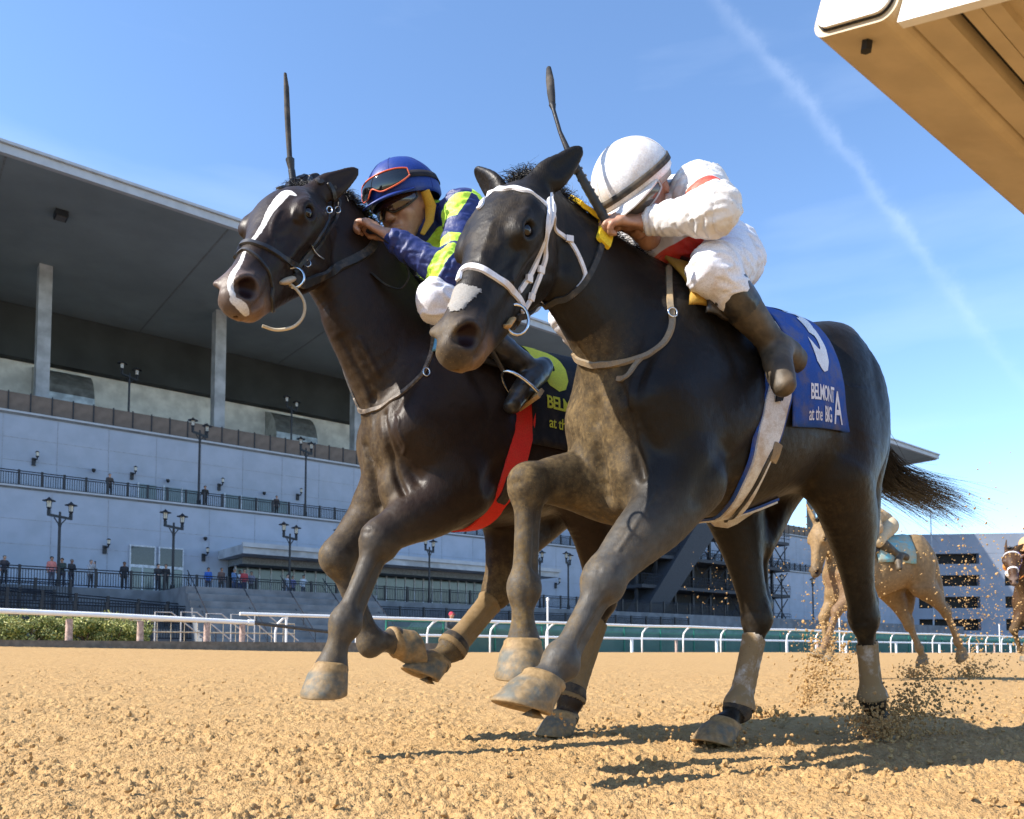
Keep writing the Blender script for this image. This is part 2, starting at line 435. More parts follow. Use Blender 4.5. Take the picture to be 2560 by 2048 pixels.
# ------------------------------------------------------------------ ground
def gz(s, n):
    """height of the dirt: flat by the inner rail, rising slowly to the outer rail"""
    return .30 * np.clip((n - 3.2) / 17.0, 0, 1) + .17 * sstep(n, 15, 20.2) * sstep(-np.asarray(s, float), -14, 2)
def dirt_material():
    b = NB('track_dirt'); h = b.attr('hh'); n1 = b.noise(14, 5, .6); n2 = b.noise(120, 4); n3 = b.noise(1.3, 4)
    c = b.mix(b.ramp(n1, .3, .7), (.44, .275, .115), (.53, .35, .16)); c = b.mix(b.ramp(n2, .25, .8), b.mix(.5, c, (.30, .17, .07)), c)
    c = b.mix(b.math('MULTIPLY', b.math('MULTIPLY', b.ramp(b.noise(60, 4, .7), .53, .66), b.ramp(b.noise(5, 3), .35, .6)), .65), c, (.25, .14, .06)); c = b.mix(b.math('MULTIPLY', b.ramp(n3, .5, .75), .25), c, (.34, .21, .10))
    b.set(Base_Color=c, Roughness=.95, Specular_IOR_Level=.15, Normal=b.bump(b.math('ADD', b.math('MULTIPLY', b.math('MULTIPLY_ADD', b.voro(95), -1.4, 1.0), b.ramp(b.noise(40, 3), .3, .6)), b.math('ADD', b.math('MULTIPLY_ADD', b.voro(210), -.6, .6), b.math('MULTIPLY', b.noise(380, 3), .6))), .6, .008)); return b.m
M_DIRT = dirt_material()
NR, NC = 900, 920
yy = .62 * (36 / .62) ** (np.arange(NR) / (NR - 1)); tx = np.linspace(-.84, .84, NC)
Y = np.repeat(yy, NC); X = np.tile(tx, NR) * (Y + .25)
sj = rng.uniform(-.3, .3, X.shape); X = X + sj * 1.68 / NC * Y
P3 = np.column_stack([X, Y, X * 0]).astype(np.float32)
SS = X * DV.x + Y * DV.y; NN = X * NV.x + Y * NV.y
far = sstep(Y, 3, 14)
g1 = fbm(P3, 7, 3, 1) - .5; g2 = fbm(P3, 26, 3, 2) - .5
d1, c1 = cells(P3[:, :2], 62, 3); d2, c2 = cells(P3[:, :2], 140, 5); d3, c3 = cells(P3[:, :2], 26, 8)
warp = (fbm(P3, 110, 2, 21) - .5) * 1.0
clod = np.maximum(0, 1 - (d1 + warp * .5) / (.35 + .35 * c1)) ** .6 * (c1 > .35) * (.3 + .7 * c1); clod2 = np.maximum(0, 1 - (d2 + warp * .4) / .62) ** .6 * (c2 > .3) * (.3 + .7 * c2)
big = np.maximum(0, 1 - (d3 + warp * .35) / (.25 + .25 * c3)) ** .6 * (c3 > .74)
pits = np.maximum(0, 1 - d3 / .45) * (c3 < .30)
pat = sstep(fbm(P3, 3.2, 3, 77), .36, .60)
zz = .018 * g1 + .013 * g2 + .0062 * clod * (.45 + .75 * pat) + .0045 * clod2 + .009 * big * pat - .024 * pits * pat + .004 * (fbm(P3, 150, 2, 9) - .5)
zz += .010 * (fbm(P3 * np.array([DV.x, DV.y, 0], np.float32).sum() * 0 + np.column_stack([SS * .35, NN * 5, NN * 0]).astype(np.float32), 1.0, 3, 15) - .5) * 2
hn = np.clip((zz - zz.min()) / (np.percentile(zz, 99) - zz.min()), 0, 1)
zz = zz * (1.12 - .55 * far) - .012 + gz(SS, NN)
ii = (np.arange(NR - 1)[:, None] * NC + np.arange(NC - 1)[None]).ravel()
me = mesh_from('ground', np.column_stack([X, Y, zz]), np.column_stack([ii, ii + 1, ii + NC + 1, ii + NC]))
set_attr(me, 'hh', hn); gnd = link_mesh('ground', me, M_DIRT); tag(gnd, kind='structure')
# the rest of the dirt and the grounds beyond it, as sheets out to the horizon
def sheet(name, pts, mat, z=None):
    mb = MB(); mb.add(pts, [tuple(range(len(pts)))]); o = mb.build(name, mat); tag(o, kind='structure'); return o
M_APRON = simple('grey_asphalt', (.20, .20, .205), .9, nscale=.6, namp=.15)
sheet('terrain', [(-2500, -2500, -.35), (2500, -2500, -.35), (2500, 2500, -.35), (-2500, 2500, -.35)], simple('far_land', (.16, .15, .12), .95, nscale=.02))
stp = MB(); NN_ = [-9, 3.2, 8, 14, 20.2, 23]; SS_ = list(range(-60, 261, 8))
for a in SS_:
    for nn_ in NN_: stp.v.append(tuple(TW(a, nn_, float(gz(a, nn_)) - .045)))
for i in range(len(SS_) - 1):
    for j in range(len(NN_) - 1): k = i * len(NN_) + j; stp.f.append((k, k + len(NN_), k + len(NN_) + 1, k + 1)); stp.m.append(0)
o = stp.build('track', M_DIRT); tag(o, kind='structure')
ap = MB(); ap.box((-90, 23, -.3), (260, 140, .22), fr=lambda a, b, c: TW(a, b, c)); o = ap.build('apron', M_APRON); tag(o, kind='structure')
# loose clods lying on the track, and dirt thrown up by the hooves
def lump(r, seed_):
    t = (1 + 5 ** .5) / 2; V = np.array([(-1, t, 0), (1, t, 0), (-1, -t, 0), (1, -t, 0), (0, -1, t), (0, 1, t), (0, -1, -t), (0, 1, -t), (t, 0, -1), (t, 0, 1), (-t, 0, -1), (-t, 0, 1)]) / 1.9
    F = [(0, 11, 5), (0, 5, 1), (0, 1, 7), (0, 7, 10), (0, 10, 11), (1, 5, 9), (5, 11, 4), (11, 10, 2), (10, 7, 6), (7, 1, 8), (3, 9, 4), (3, 4, 2), (3, 2, 6), (3, 6, 8), (3, 8, 9), (4, 9, 5), (2, 4, 11), (6, 2, 10), (8, 6, 7), (9, 8, 1)]
    q = np.random.default_rng(seed_); return V * r * q.uniform(.65, 1.25, (12, 1)) * q.uniform(.7, 1.2, (1, 3)), F
LUMPS = [lump(1.0, k) for k in range(14)]
def scatter(name, pts, sizes, mat, kind='stuff'):
    V = []; F = []; r = np.random.default_rng(len(pts))
    for k, (p, q) in enumerate(zip(pts, sizes)):
        lv, lf = LUMPS[k % 14]; a = r.uniform(0, 6.28); c, s = math.cos(a), math.sin(a); R_ = np.array([[c, -s, 0], [s, c, 0], [0, 0, 1]]); V.append(lv @ R_.T * q + np.asarray(p)); F.append(np.array(lf) + 12 * k)
    me = mesh_from(name, np.vstack(V), np.vstack(F), False); set_attr(me, 'hh', np.full(len(me.vertices), .75)); o = link_mesh(name, me, mat); tag(o, kind=kind); return o
r_ = np.random.default_rng(5); pts = []; sz = []
for k in range(3500):
    y = .9 * (9 / .9) ** r_.uniform(); x = r_.uniform(-.7, .7) * (y + .2); s_, n_ = x * DV.x + y * DV.y, x * NV.x + y * NV.y
    if n_ < .2: continue
    q = .002 + .009 * r_.uniform() ** 4; pts.append((x, y, float(gz(s_, n_)) + .004)); sz.append(q)
scatter('clods', pts, sz, M_DIRT)
# ------------------------------------------------------------------ the near rail overhead, seen from below
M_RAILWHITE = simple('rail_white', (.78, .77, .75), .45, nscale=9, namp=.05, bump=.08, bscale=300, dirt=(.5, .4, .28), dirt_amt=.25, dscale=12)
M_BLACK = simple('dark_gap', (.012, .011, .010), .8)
M_RAILBOUNCE = simple('rail_bounce_beige', (.50, .395, .245), .55, nscale=14, namp=.08, dirt=(.36, .26, .15), dirt_amt=.4, dscale=6)  # white rail's underside; sand bounce light is put into the colour
RAILTAG = dict(cat='rail')
nr = empty('inside_rail', TW(.971, .50, 0), TRACK_ROT); tag(nr, 'white box section rail overhead with a rounded end cap and a bolt', 'rail')
def rbox(w, h, r, k=6):
    out = []
    for cx, cy, a0 in ((w / 2 - r, h / 2 - r, 0), (-w / 2 + r, h / 2 - r, 90), (-w / 2 + r, -h / 2 + r, 180), (w / 2 - r, -h / 2 + r, 270)):
        for i in range(k + 1): t = math.radians(a0 + 90 * i / k); out.append((cx + r * math.cos(t), cy + r * math.sin(t)))
    return out
tilt = math.radians(-19)
def prof_pt(x, y, c, tl): return (c[0] + x * math.cos(tl) - y * math.sin(tl), c[1] + x * math.sin(tl) + y * math.cos(tl))
CA = (.568, 1.10); CB = (.461, 1.063)
def section_tube(name, w, h, r, c, tl, s0, s1, mat, parent, s_off=0):
    pr = [prof_pt(x, y, c, tl) for x, y in rbox(w, h, r)]; k = len(pr); v = []; f = []
    for s_ in (s0, s0 + .004, s1):
        sc_ = 1.0
        for (nn_, z) in pr: v.append((s_, nn_ - .50, z))
    for j in range(2):
        for i in range(k): f.append((j * k + i, (j + 1) * k + i, (j + 1) * k + (i + 1) % k, j * k + (i + 1) % k))
    f.append(tuple(range(k))); f.append(tuple(2 * k + i for i in reversed(range(k))))
    return link_mesh(name, mesh_from(name, v, f, False), mat, parent)
cen = ((CA[0] + CB[0]) / 2 - .018, 1.162); tl = math.atan2(CA[1] - CB[1], CA[0] - CB[0])
section_tube('rail_tube', .118, .105, .020, cen, tl, 0, 14, M_RAILBOUNCE, nr)
section_tube('end_seal', .106, .093, .018, cen, tl, -.003, .003, M_BLACK, nr)
section_tube('end_cap', .102, .089, .017, cen, tl, -.008, .002, M_RAILWHITE, nr)
bp = prof_pt(-.005, -.0525, cen, tl); MB().tube([(.035, bp[0] - .50, bp[1] + .004), (.035, bp[0] - .50 + .003, bp[1] - .012)], .0075, 6).build('bolt', M_BLACK, nr)
c2 = (cen[0] - .135, cen[1] - .05)
nr2 = empty('rail_cover', TW(.985, .36, 0), TRACK_ROT); tag(nr2, 'wide white slotted channel panel beside the overhead rail', 'rail cover')
def chan(name, x0, x1, y0, y1, mat, s0=0.0, s1=14):
    q = [prof_pt(a, b, (cen[0], cen[1]), tl) for a, b in ((x0, y0), (x1, y0), (x1, y1), (x0, y1))]; v = [(s_, nn_ - .36, z) for s_ in (s0, s1) for nn_, z in q]
    return link_mesh(name, mesh_from(name, v, [(0, 1, 2, 3), (7, 6, 5, 4), (0, 4, 5, 1), (1, 5, 6, 2), (2, 6, 7, 3), (3, 7, 4, 0)], False), mat, nr2)
chan('lip', -.064, -.105, -.046, .06, M_RAILBOUNCE); chan('slot', -.105, -.119, -.030, .05, M_BLACK, .03); chan('strip', -.119, -.140, -.040, .05, M_RAILBOUNCE, .02); chan('groove', -.140, -.1415, -.036, .05, M_BLACK, .02)
chan('strip', -.1415, -.162, -.040, .05, M_RAILBOUNCE, .02); chan('channel', -.162, -.34, -.032, .05, M_RAILBOUNCE, .02); chan('front_plate', -.064, -.36, -.058, .07, M_RAILWHITE, -.012, .004)
# ------------------------------------------------------------------ grandstand
def tbox(mb, s0, s1, n0, n1, z0, z1, mi=0): mb.box((s0, n0, z0), (s1, n1, z1), mi, fr=lambda a, b, c: TW(a, b, c)); return mb
M_WALL = None
def wall_mat():
    b = NB('blue_shade_cladding'); n = b.noise(.8, 5); c = b.mix(b.ramp(n, .3, .7), (.34, .38, .45), (.39, .43, .51)); st = b.noise((1.5, 1.5, .15), 4); c = b.mix(b.math('MULTIPLY', b.ramp(st, .5, .8), .15), c, (.36, .36, .36))  # white cladding; the blue of its sky-lit shade is put into the colour
    b.set(Base_Color=c, Roughness=.7, Normal=b.bump(b.noise((2, 2, 30), 2), .1, .01)); return b.m
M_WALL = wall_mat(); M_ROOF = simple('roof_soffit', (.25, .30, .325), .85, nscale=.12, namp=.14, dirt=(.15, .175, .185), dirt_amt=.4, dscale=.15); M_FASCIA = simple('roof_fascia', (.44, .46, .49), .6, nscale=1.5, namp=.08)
M_FENCE = simple('black_iron', (.012, .013, .018), .5, nscale=6); M_BROWN = simple('brown_panel', (.155, .115, .09), .7, nscale=1.5, namp=.2); M_COL = simple('column_paint', (.40, .42, .45), .7, nscale=.8)
M_BACK = simple('pale_plaster', (.80, .80, .77), .85, nscale=.7, namp=.18, dirt=(.5, .5, .48), dirt_amt=.3, dscale=.8); M_CONC = simple('concrete', (.17, .18, .195), .9, nscale=1.2, namp=.2)
M_GLASS = simple('tinted_glass', (.13, .17, .17), .10, spec=.6, nscale=.5); M_MULL = simple('mullion_white', (.55, .57, .60), .5)
M_JOINT = simple('panel_joint', (.34, .36, .40), .8)
SB = TW(0, 60, 0); gs = empty('grandstand', (0, 0, 0)); tag(gs, 'long white racecourse grandstand under one huge cantilevered flat roof', 'grandstand')
def gpart(name, fn, mat, parent=None, kind=None):
    mb = MB(); fn(mb); o = mb.build(name, mat, parent or gs)
    if kind: o['kind'] = kind
    return o
S0, S1 = -130, 126
gpart('lower_wall', lambda m: tbox(m, S0, S1, 60, 61, .2, 10.75), M_WALL); gpart('balcony_floor', lambda m: tbox(m, S0, S1, 59.95, 66.2, 10.75, 10.85), M_CONC)
gpart('upper_wall', lambda m: tbox(m, S0, S1, 66, 67, 10.86, 17.05), M_WALL); gpart('deck_floor', lambda m: tbox(m, S0, S1, 65.9, 100, 17.05, 17.15), M_CONC)
gpart('coping', lambda m: tbox(m, S0, S1, 65.8, 66.3, 17.16, 17.3), M_FASCIA); gpart('coping', lambda m: tbox(m, S0, S1, 59.85, 60.2, 10.86, 10.98), M_FASCIA)
gpart('end_wall', lambda m: tbox(m, S1, S1 + 1, 60, 100, .2, 17), M_WALL)
def joints(m):
    for z in (4.0, 5.6, 7.2, 8.8): tbox(m, S0, S1, 59.985, 60.0, z, z + .03)
    for z in (12.2, 13.8, 15.4): tbox(m, S0, S1, 65.985, 66.0, z, z + .03)
    r2 = np.random.default_rng(2)
    for s_ in np.arange(-45, S1 - 1, 3.4):
        tbox(m, s_, s_ + .03, 59.98, 59.995, 2.2, 10.7); tbox(m, s_ + 1.2, s_ + 1.23, 65.98, 65.995, 10.9, 17)
o = gpart('panel_joints', joints, M_JOINT); o['kind'] = 'stuff'
# roof: soffit, fascia, seams and its lights
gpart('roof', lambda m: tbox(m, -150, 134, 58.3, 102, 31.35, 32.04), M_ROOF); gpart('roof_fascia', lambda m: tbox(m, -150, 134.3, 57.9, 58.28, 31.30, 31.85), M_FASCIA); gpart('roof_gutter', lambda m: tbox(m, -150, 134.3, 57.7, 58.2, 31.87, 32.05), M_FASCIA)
gpart('roof_end', lambda m: tbox(m, 134.02, 134.3, 58.3, 102, 31.2, 32.3), M_FASCIA)
def seams_(m):
    for s_ in np.arange(-50, 134, 14.0): tbox(m, s_, s_ + .12, 58.4, 101, 31.32, 31.345)
o = gpart('soffit_seams', seams_, simple('soffit_seam', (.2, .22, .23), .9)); o['kind'] = 'stuff'
for s_ in np.arange(-18.4, 130, 14.0):
    lt = gpart('soffit_light', lambda m: tbox(m, s_, s_ + .8, 63, 64.0, 30.9, 31.3), M_FENCE); gpart('lamp_lens', lambda m: tbox(m, s_ + .1, s_ + .7, 63.12, 63.88, 30.86, 30.898), simple('dull_lens', (.10, .085, .08), .3), lt)
for k, s_ in enumerate(np.arange(-17.9, 126, 14.0)): gpart('column', lambda m: tbox(m, s_, s_ + .95, 73, 74.1, 17.16, 31.34), M_COL)
# back wall of the open deck, ducts, dark opening under it
gpart('back_wall', lambda m: tbox(m, S0, S1, 84, 85, 19.8, 26.5), M_BACK); gpart('back_soffit', lambda m: tbox(m, S0, S1, 83, 84.5, 26.55, 31.3), simple('shaded_soffit', (.055, .062, .066), .95, nscale=.2)); gpart('dark_opening', lambda m: tbox(m, S0, S1, 85.2, 86, 17.2, 26), M_BLACK)  # back_soffit slab: the shade under the roof is put into its dark colour
M_DUCT = simple('galvanised_duct', (.42, .43, .42), .35, .7, nscale=1.2, namp=.3)
def duct(s_):
    def fn(m):
        pr = [(83.95, 26.2)] + [(83.95 - 3.2 * math.sin(t), 22.6 + 3.5 * math.cos(t)) for t in np.linspace(.15, 1.35, 6)] + [(80.7, 18.6), (83.95, 18.6)]
        k = len(pr); v = [TW(a, p[0], p[1]) for a in (s_, s_ + 4.6) for p in pr]; m.add(v, [tuple(range(k)), tuple(k + i for i in reversed(range(k)))] + [(i, (i + 1) % k, k + (i + 1) % k, k + i) for i in range(k)])
    return gpart('duct', fn, M_DUCT)
for s_ in ((11.2825, 81.0000, 23.8524)[0], (33.1473, 81.0000, 24.1687)[0], 62, 92): duct(s_)
# brown screen along the deck: every post and panel
pan = MB(); tbox(pan, .04, 1.34, 67.0, 67.05, 17.35, 18.9); panm = pan.mesh('screen_panel'); panm.materials.append(M_BROWN)
pst = MB(); tbox(pst, -.04, .04, 66.95, 67.1, 17.16, 18.98); pstm = pst.mesh('screen_post'); pstm.materials.append(M_FENCE)
for i in range(int((S1 + 20) / 1.38)):
    s_ = -20 + i * 1.38
    for nm, mm in (('screen_panel', panm), ('screen_post', pstm)): o = bpy.data.objects.new(nm, mm); COL.objects.link(o); o.parent = gs; o.location = DV * s_
# iron railings: top rail, posts, balusters
def railing(name, label, s0, s1, n, z0, h, step, post=.13, bal=.14, group=None, z1=None, cap=True):
    z1 = z0 if z1 is None else z1; zz_ = lambda s_: z0 + (z1 - z0) * (s_ - s0) / max(s1 - s0, 1e-6)
    rt = empty(name, TW(s0, n, z0), TRACK_ROT); tag(rt, label, 'railing', group); L = s1 - s0; dz = z1 - z0
    m = MB()
    for hh_ in (h, h - .14, .14): m.tube([(0, 0, hh_), (L, 0, hh_ + dz)], .034, 5)
    m.build('top_rail', M_FENCE, rt)
    pm = MB().box((-post / 2, -post / 2, -.05), (post / 2, post / 2, h + .08)).mesh('post'); pm.materials.append(M_FENCE)
    k = max(1, int(round(L / step)))
    for i in range(k + 1): o = bpy.data.objects.new('post', pm); COL.objects.link(o); o.parent = rt; o.location = (L * i / k, 0, dz * i / k)
    m = MB()
    for i in range(int(L / bal)): x = i * bal + .05; m.box((x - .017, -.017, .14 + dz * x / L), (x + .017, .017, h - .14 + dz * x / L))
    o = m.build('balusters', M_FENCE, rt); o['kind'] = 'stuff'; return rt
railing('railing', 'black iron railing along the middle balcony of the grandstand', -25, S1, 60.15, 10.9, 1.05, 1.30)
railing('railing', 'black iron railing on the terrace where spectators stand, below the lower white wall', -24, 70, 52, 4.0, 1.08, 1.9, .13)
railing('railing', 'black railing sloping down along the terrace ramp at the left', -16, 8, 49.4, 3.4, 1.08, 1.6, .15, z1=2.5)
railing('railing', 'lowest black railing at the foot of the terrace ramp', -8, 22, 46.6, 1.9, 1.08, 1.5, .15, z1=1.7)
railing('railing', 'black railing in front of the long glazed entrance hall', 24, 62, 50.3, 2.4, 1.1, 2.0, .13)
railing('railing', 'black railing of the upper ramp, just behind the sloping one at the left', -20, 9, 50.7, 3.2, 1.08, 1.7, .14)
railing('railing', 'short black railing sloping down in the middle of the terrace ramps', 1, 15, 47.9, 2.7, 1.08, 1.5, .14, z1=1.9)
railing('railing', 'black railing at track level below the terrace steps', -14, 24, 45.4, .9, 1.1, 1.7, .14)
gt = empty('terrace', (0, 0, 0)); tag(gt, 'stepped grey concrete terrace in front of the grandstand', 'terrace')
for nm, a in (('upper_slab', (-45, 126, 51.5, 60, .2, 4.0)), ('middle_slab', (-45, 80, 48.8, 51.5, .2, 2.4)), ('lower_slab', (-45, 80, 46, 48.8, .2, 1.55))):
    m = MB(); tbox(m, *a); m.build(nm, M_CONC, gt)
m = MB()
for i in range(9): m = MB(); tbox(m, 14, 26, 45.2 + i * .42 - 2.0, 52, .2 + i * .42, .2 + (i + 1) * .42); m.build('step', M_CONC, gt)
for k, s_ in enumerate((14.5, 17.3, 20.1, 22.9, 25.7)):
    rt = empty('stair_handrail', TW(s_, 43, .4)); tag(rt, None, 'handrail', 'black handrails on the terrace steps'); rt['label'] = '%s black handrail sloping down the terrace steps, counted from the left' % ('first', 'second', 'third', 'fourth', 'fifth')[k]
    m = MB(); m.tube([TW(0, 0, 1.0), TW(0, 5, 4.6)], .03, 5); m.tube([TW(0, 0, .5), TW(0, 5, 4.1)], .02, 5); m.build('rail_bar', M_FENCE, rt)
    for j in range(4): MB().tube([TW(0, j * 1.6, -.1 + j * 1.12), TW(0, j * 1.6, 1.0 + j * 1.15)], .03, 5).build('post', M_FENCE, rt)
# glazed entrance hall with its canopy
hall = empty('entrance_hall', TW(20, 59, 4.0)); tag(hall, 'long glazed entrance hall under a flat grey canopy at the foot of the stand', 'entrance hall'); hl = hall.location
def hp(name, mat, *a, parent=None): m = MB(); m.box((a[0], a[2], a[4]), (a[1], a[3], a[5]), fr=lambda x, y, z: TW(x, y, z) - hl); return m.build(name, mat, parent or hall)
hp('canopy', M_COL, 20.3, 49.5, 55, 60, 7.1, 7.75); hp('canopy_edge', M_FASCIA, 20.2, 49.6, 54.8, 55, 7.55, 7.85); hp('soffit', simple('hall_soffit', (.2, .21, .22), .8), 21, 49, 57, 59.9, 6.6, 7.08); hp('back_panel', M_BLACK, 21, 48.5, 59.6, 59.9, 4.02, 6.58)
for i in range(30):
    s_ = 21.2 + i * .9; pn_ = hp('pane', M_GLASS, s_ + .05, s_ + .85, 58.9, 58.96, 4.1, 6.5); hp('mullion', M_MULL, s_ - .04, s_ + .04, 58.84, 59.0, 4.02, 6.58)
for s_ in (14.2, 16.1):
    dr = empty('glass_door', TW(s_, 59.9, 4.0), TRACK_ROT); tag(dr, None, 'door', 'white framed glass doors at terrace level'); dr['label'] = 'white framed glass door with a dark fanlight, %s of two on the terrace' % ('left' if s_ < 15 else 'right')
    m = MB(); m.box((0, -.05, 0), (1.7, .05, .12)); m.box((0, -.05, 2.15), (1.7, .05, 2.35)); m.box((0, -.05, 3.6), (1.7, .05, 3.7))
    for x in (0, .8, 1.62): m.box((x, -.05, .12), (x + .09, .05, 2.15))
    for x in (0, 1.62): m.box((x, -.05, 2.36), (x + .09, .05, 3.6))
    m.build('door_frame', M_MULL, dr)
    for x in (.1, .9): MB().box((x, -.02, .13), (x + .7, .02, 2.14)).build('pane', M_GLASS, dr)
    MB().box((.1, -.02, 2.36), (1.6, .02, 3.59)).build('fanlight', simple('dark_glass', (.03, .035, .04), .06, spec=.7), dr)
def shopfront(s0, k, label):
    b_ = empty('balcony_glazing', TW(s0, 65.9, 10.86), TRACK_ROT); tag(b_, label, 'glazing')
    for i in range(k):
        MB().box((i * 1.35 + .06, -.03, .05), (i * 1.35 + 1.3, .0, 2.3)).build('pane', M_GLASS, b_); MB().box((i * 1.35 - .05, -.06, 0), (i * 1.35 + .05, .02, 2.4)).build('mullion', M_MULL, b_)
shopfront((16.1260, 66.0000, 11.9243)[0], 1, 'white framed double door behind the balcony railing'); shopfront((17.9957, 66.0000, 11.8301)[0], 2, 'row of grey windows behind the balcony railing beside a spectator'); shopfront((22.7271, 66.0000, 11.7147)[0], 4, 'longer row of grey windows at the right of the balcony')
# lamps
M_LAMPGLASS = simple('lamp_glass', (.55, .50, .42), .15, spec=.6)
def lantern(root, x, z):
    b_ = MB().lathe([(.05, -.02), (.10, .05), (.13, .10), (.13, .13), (.115, .14)], (x, 0, z), 8).build('lantern_base', M_FENCE, root)
    MB().lathe([(.10, .14), (.125, .5)], (x, 0, z), 8).build('lantern_glass', M_LAMPGLASS, b_)
    m = MB()
    for k in range(4): t = math.pi / 4 + k * math.pi / 2; m.tube([(x + .115 * math.cos(t), .115 * math.sin(t), z + .13), (x + .145 * math.cos(t), .145 * math.sin(t), z + .52)], .014, 4)
    m.lathe([(.36, .50), (.34, .54), (.16, .60), (.05, .70), (.02, .74)], (x, 0, z), 12); m.build('lantern_cap', M_FENCE, b_)
def lamp_post(s_, n_, z_, h, label, group='twin lamp posts'):
    rt = empty('lamp_post', TW(s_, n_, z_), TRACK_ROT + math.radians(35)); tag(rt, label, 'lamp post', group)
    MB().lathe([(.16, 0), (.15, .5), (.085, .62), (.075, h - 1.1), (.06, h - .55)], n=8).build('pole', M_FENCE, rt)
    m = MB(); m.box((-.85, -.06, h - .92), (.85, .06, h - .78)); m.tube([(0, 0, h - 1.7), (-.12, 0, h - 1.25), (-.42, 0, h - .95)], .035, 5); m.tube([(0, 0, h - 1.7), (.12, 0, h - 1.25), (.42, 0, h - .95)], .035, 5)
    for x in (-.80, .80): m.box((x - .07, -.07, h - .90), (x + .07, .07, h - .55))
    m.build('cross_arm', M_FENCE, rt)
    for x in (-.80, .80): lantern(rt, x, h - .55)
def sconce(s_, n_, z_, label):
    rt = empty('wall_lamp', TW(s_, n_, z_), TRACK_ROT); tag(rt, label, 'wall lamp', 'black lantern brackets on the white walls')
    MB().box((-.12, -.12, -.45), (.12, -.01, .1)).build('bracket', M_FENCE, rt); m = MB(); m.tube([(0, -.1, -.05), (.16, -.35, -.02), (.16, -.45, .12)], .05, 6); m.build('arm', M_FENCE, rt)
    b_ = MB().lathe([(.07, .1), (.11, .16), (.11, .2)], (.16, -.45, 0), 8).build('lantern_base', M_FENCE, rt); MB().lathe([(.09, .2), (.11, .45)], (.16, -.45, 0), 8).build('lantern_glass', M_LAMPGLASS, b_); MB().lathe([(.16, .45), (.06, .55)], (.16, -.45, 0), 8).build('lantern_cap', M_FENCE, b_)
LPS = [((8.9220, 54.0000, 4.4325), 'nearest twin lamp post, at the far left of the terrace'), ((15.4018, 54.0000, 4.2690), 'second twin lamp post from the left on the terrace'), ((23.2477, 54.0000, 4.2229), 'twin lamp post in front of the entrance canopy corner'), ((27.3591, 56.0000, 4.2071), 'twin lamp post half hidden behind the bay horse foreleg'), ((34.8472, 54.0000, 4.4068), 'twin lamp post before the glazed hall, between the bay horse legs'), ((46.3590, 54.0000, 3.8132), 'left of the two lamp posts seen between the forelegs of the black horse'), ((49.7361, 54.0000, 3.7364), 'right of the two lamp posts seen between the forelegs of the black horse'), ((83.4245, 54.0000, 2.6290), 'lamp post seen under the black horse belly beside the dusty horse head'), ((90.0263, 54.0000, 2.7304), 'lamp post seen behind the dusty horse neck')]
for p, lab in LPS: lamp_post(p[0], 54, 4.0, 5.15, lab)
for p, lab in (((18.9891, 60.6000, 10.8741), 'twin lamp post on the balcony above the middle spectator'), ((27.3345, 60.6000, 11.1606), 'twin lamp post on the balcony at the right, by the bay horse chest'), ((94.4711, 60.6000, 9.7573), 'twin lamp post on the far balcony above the dusty horse')): lamp_post(p[0], 60.6, 10.9, 6.3, lab)
for p, lab in (((15.7968, 68.0000, 18.5220), 'dim twin lamp post on the top deck behind the brown screen, nearer one'), ((29.2574, 68.0000, 18.7901), 'dim twin lamp post on the top deck behind the brown screen, farther one')): lamp_post(p[0], 68, 17.2, 5.6, lab)
for u, v, n_, lab in ((84, 1149, 66, 'wall lamp on the upper white wall at the far left'), (329, 1185, 66, 'wall lamp on the upper wall left of the balcony door'), (547, 1213, 66, 'wall lamp on the upper wall right of the middle spectator'), (743, 1238, 66, 'wall lamp on the upper wall near the bay horse chest'), (261, 1368, 60, 'wall lamp on the lower white wall above the spectators'), (508, 1388, 60, 'wall lamp on the lower wall left of the glass doors')):
    pass
SCON = [((9.1408, 66.0000, 14.0058), 66, 'wall lamp on the upper white wall at the far left'), ((15.6538, 66.0000, 13.8688), 66, 'wall lamp on the upper wall left of the balcony door'), ((22.2651, 66.0000, 13.8618), 66, 'wall lamp on the upper wall right of the middle spectator'), ((29.0089, 66.0000, 13.8608), 66, 'wall lamp on the upper wall near the bay horse chest'), ((12.6323, 60.0000, 7.4033), 60, 'wall lamp on the lower white wall above the spectators'), ((19.2109, 60.0000, 7.3502), 60, 'wall lamp on the lower wall left of the glass doors'), ((53.5019, 60.0000, 7.0436), 60, 'wall lamp on the lower wall beside the two lamp posts')]
for p, n_, lab in SCON: sconce(p[0], n_ - .02, p[2], lab)
for p, n_, lab in (((12.9742, 66.0000, 13.7084), 66, 'small dome camera on the upper wall between two wall lamps'), ((18.2258, 66.0000, 13.6235), 66, 'small dome camera on the upper wall above the balcony windows'), ((25.9514, 66.0000, 13.5910), 66, 'small dome camera on the upper wall right of the balcony lamp post'), ((19.2453, 60.0000, 8.5254), 60, 'small dome camera on the lower wall above the glass doors')):
    rt = empty('dome_camera', TW(p[0], n_ - .02, p[2]), TRACK_ROT); tag(rt, lab, 'camera', 'dome cameras on the white walls'); MB().box((-.06, -.3, .05), (.06, 0, .15)).build('arm', M_MULL, rt); MB().lathe([(.02, -.16), (.1, -.1), (.14, 0), (.14, .1), (.05, .14)], (0, -.3, 0), 10).build('dome', M_FENCE, rt, True)
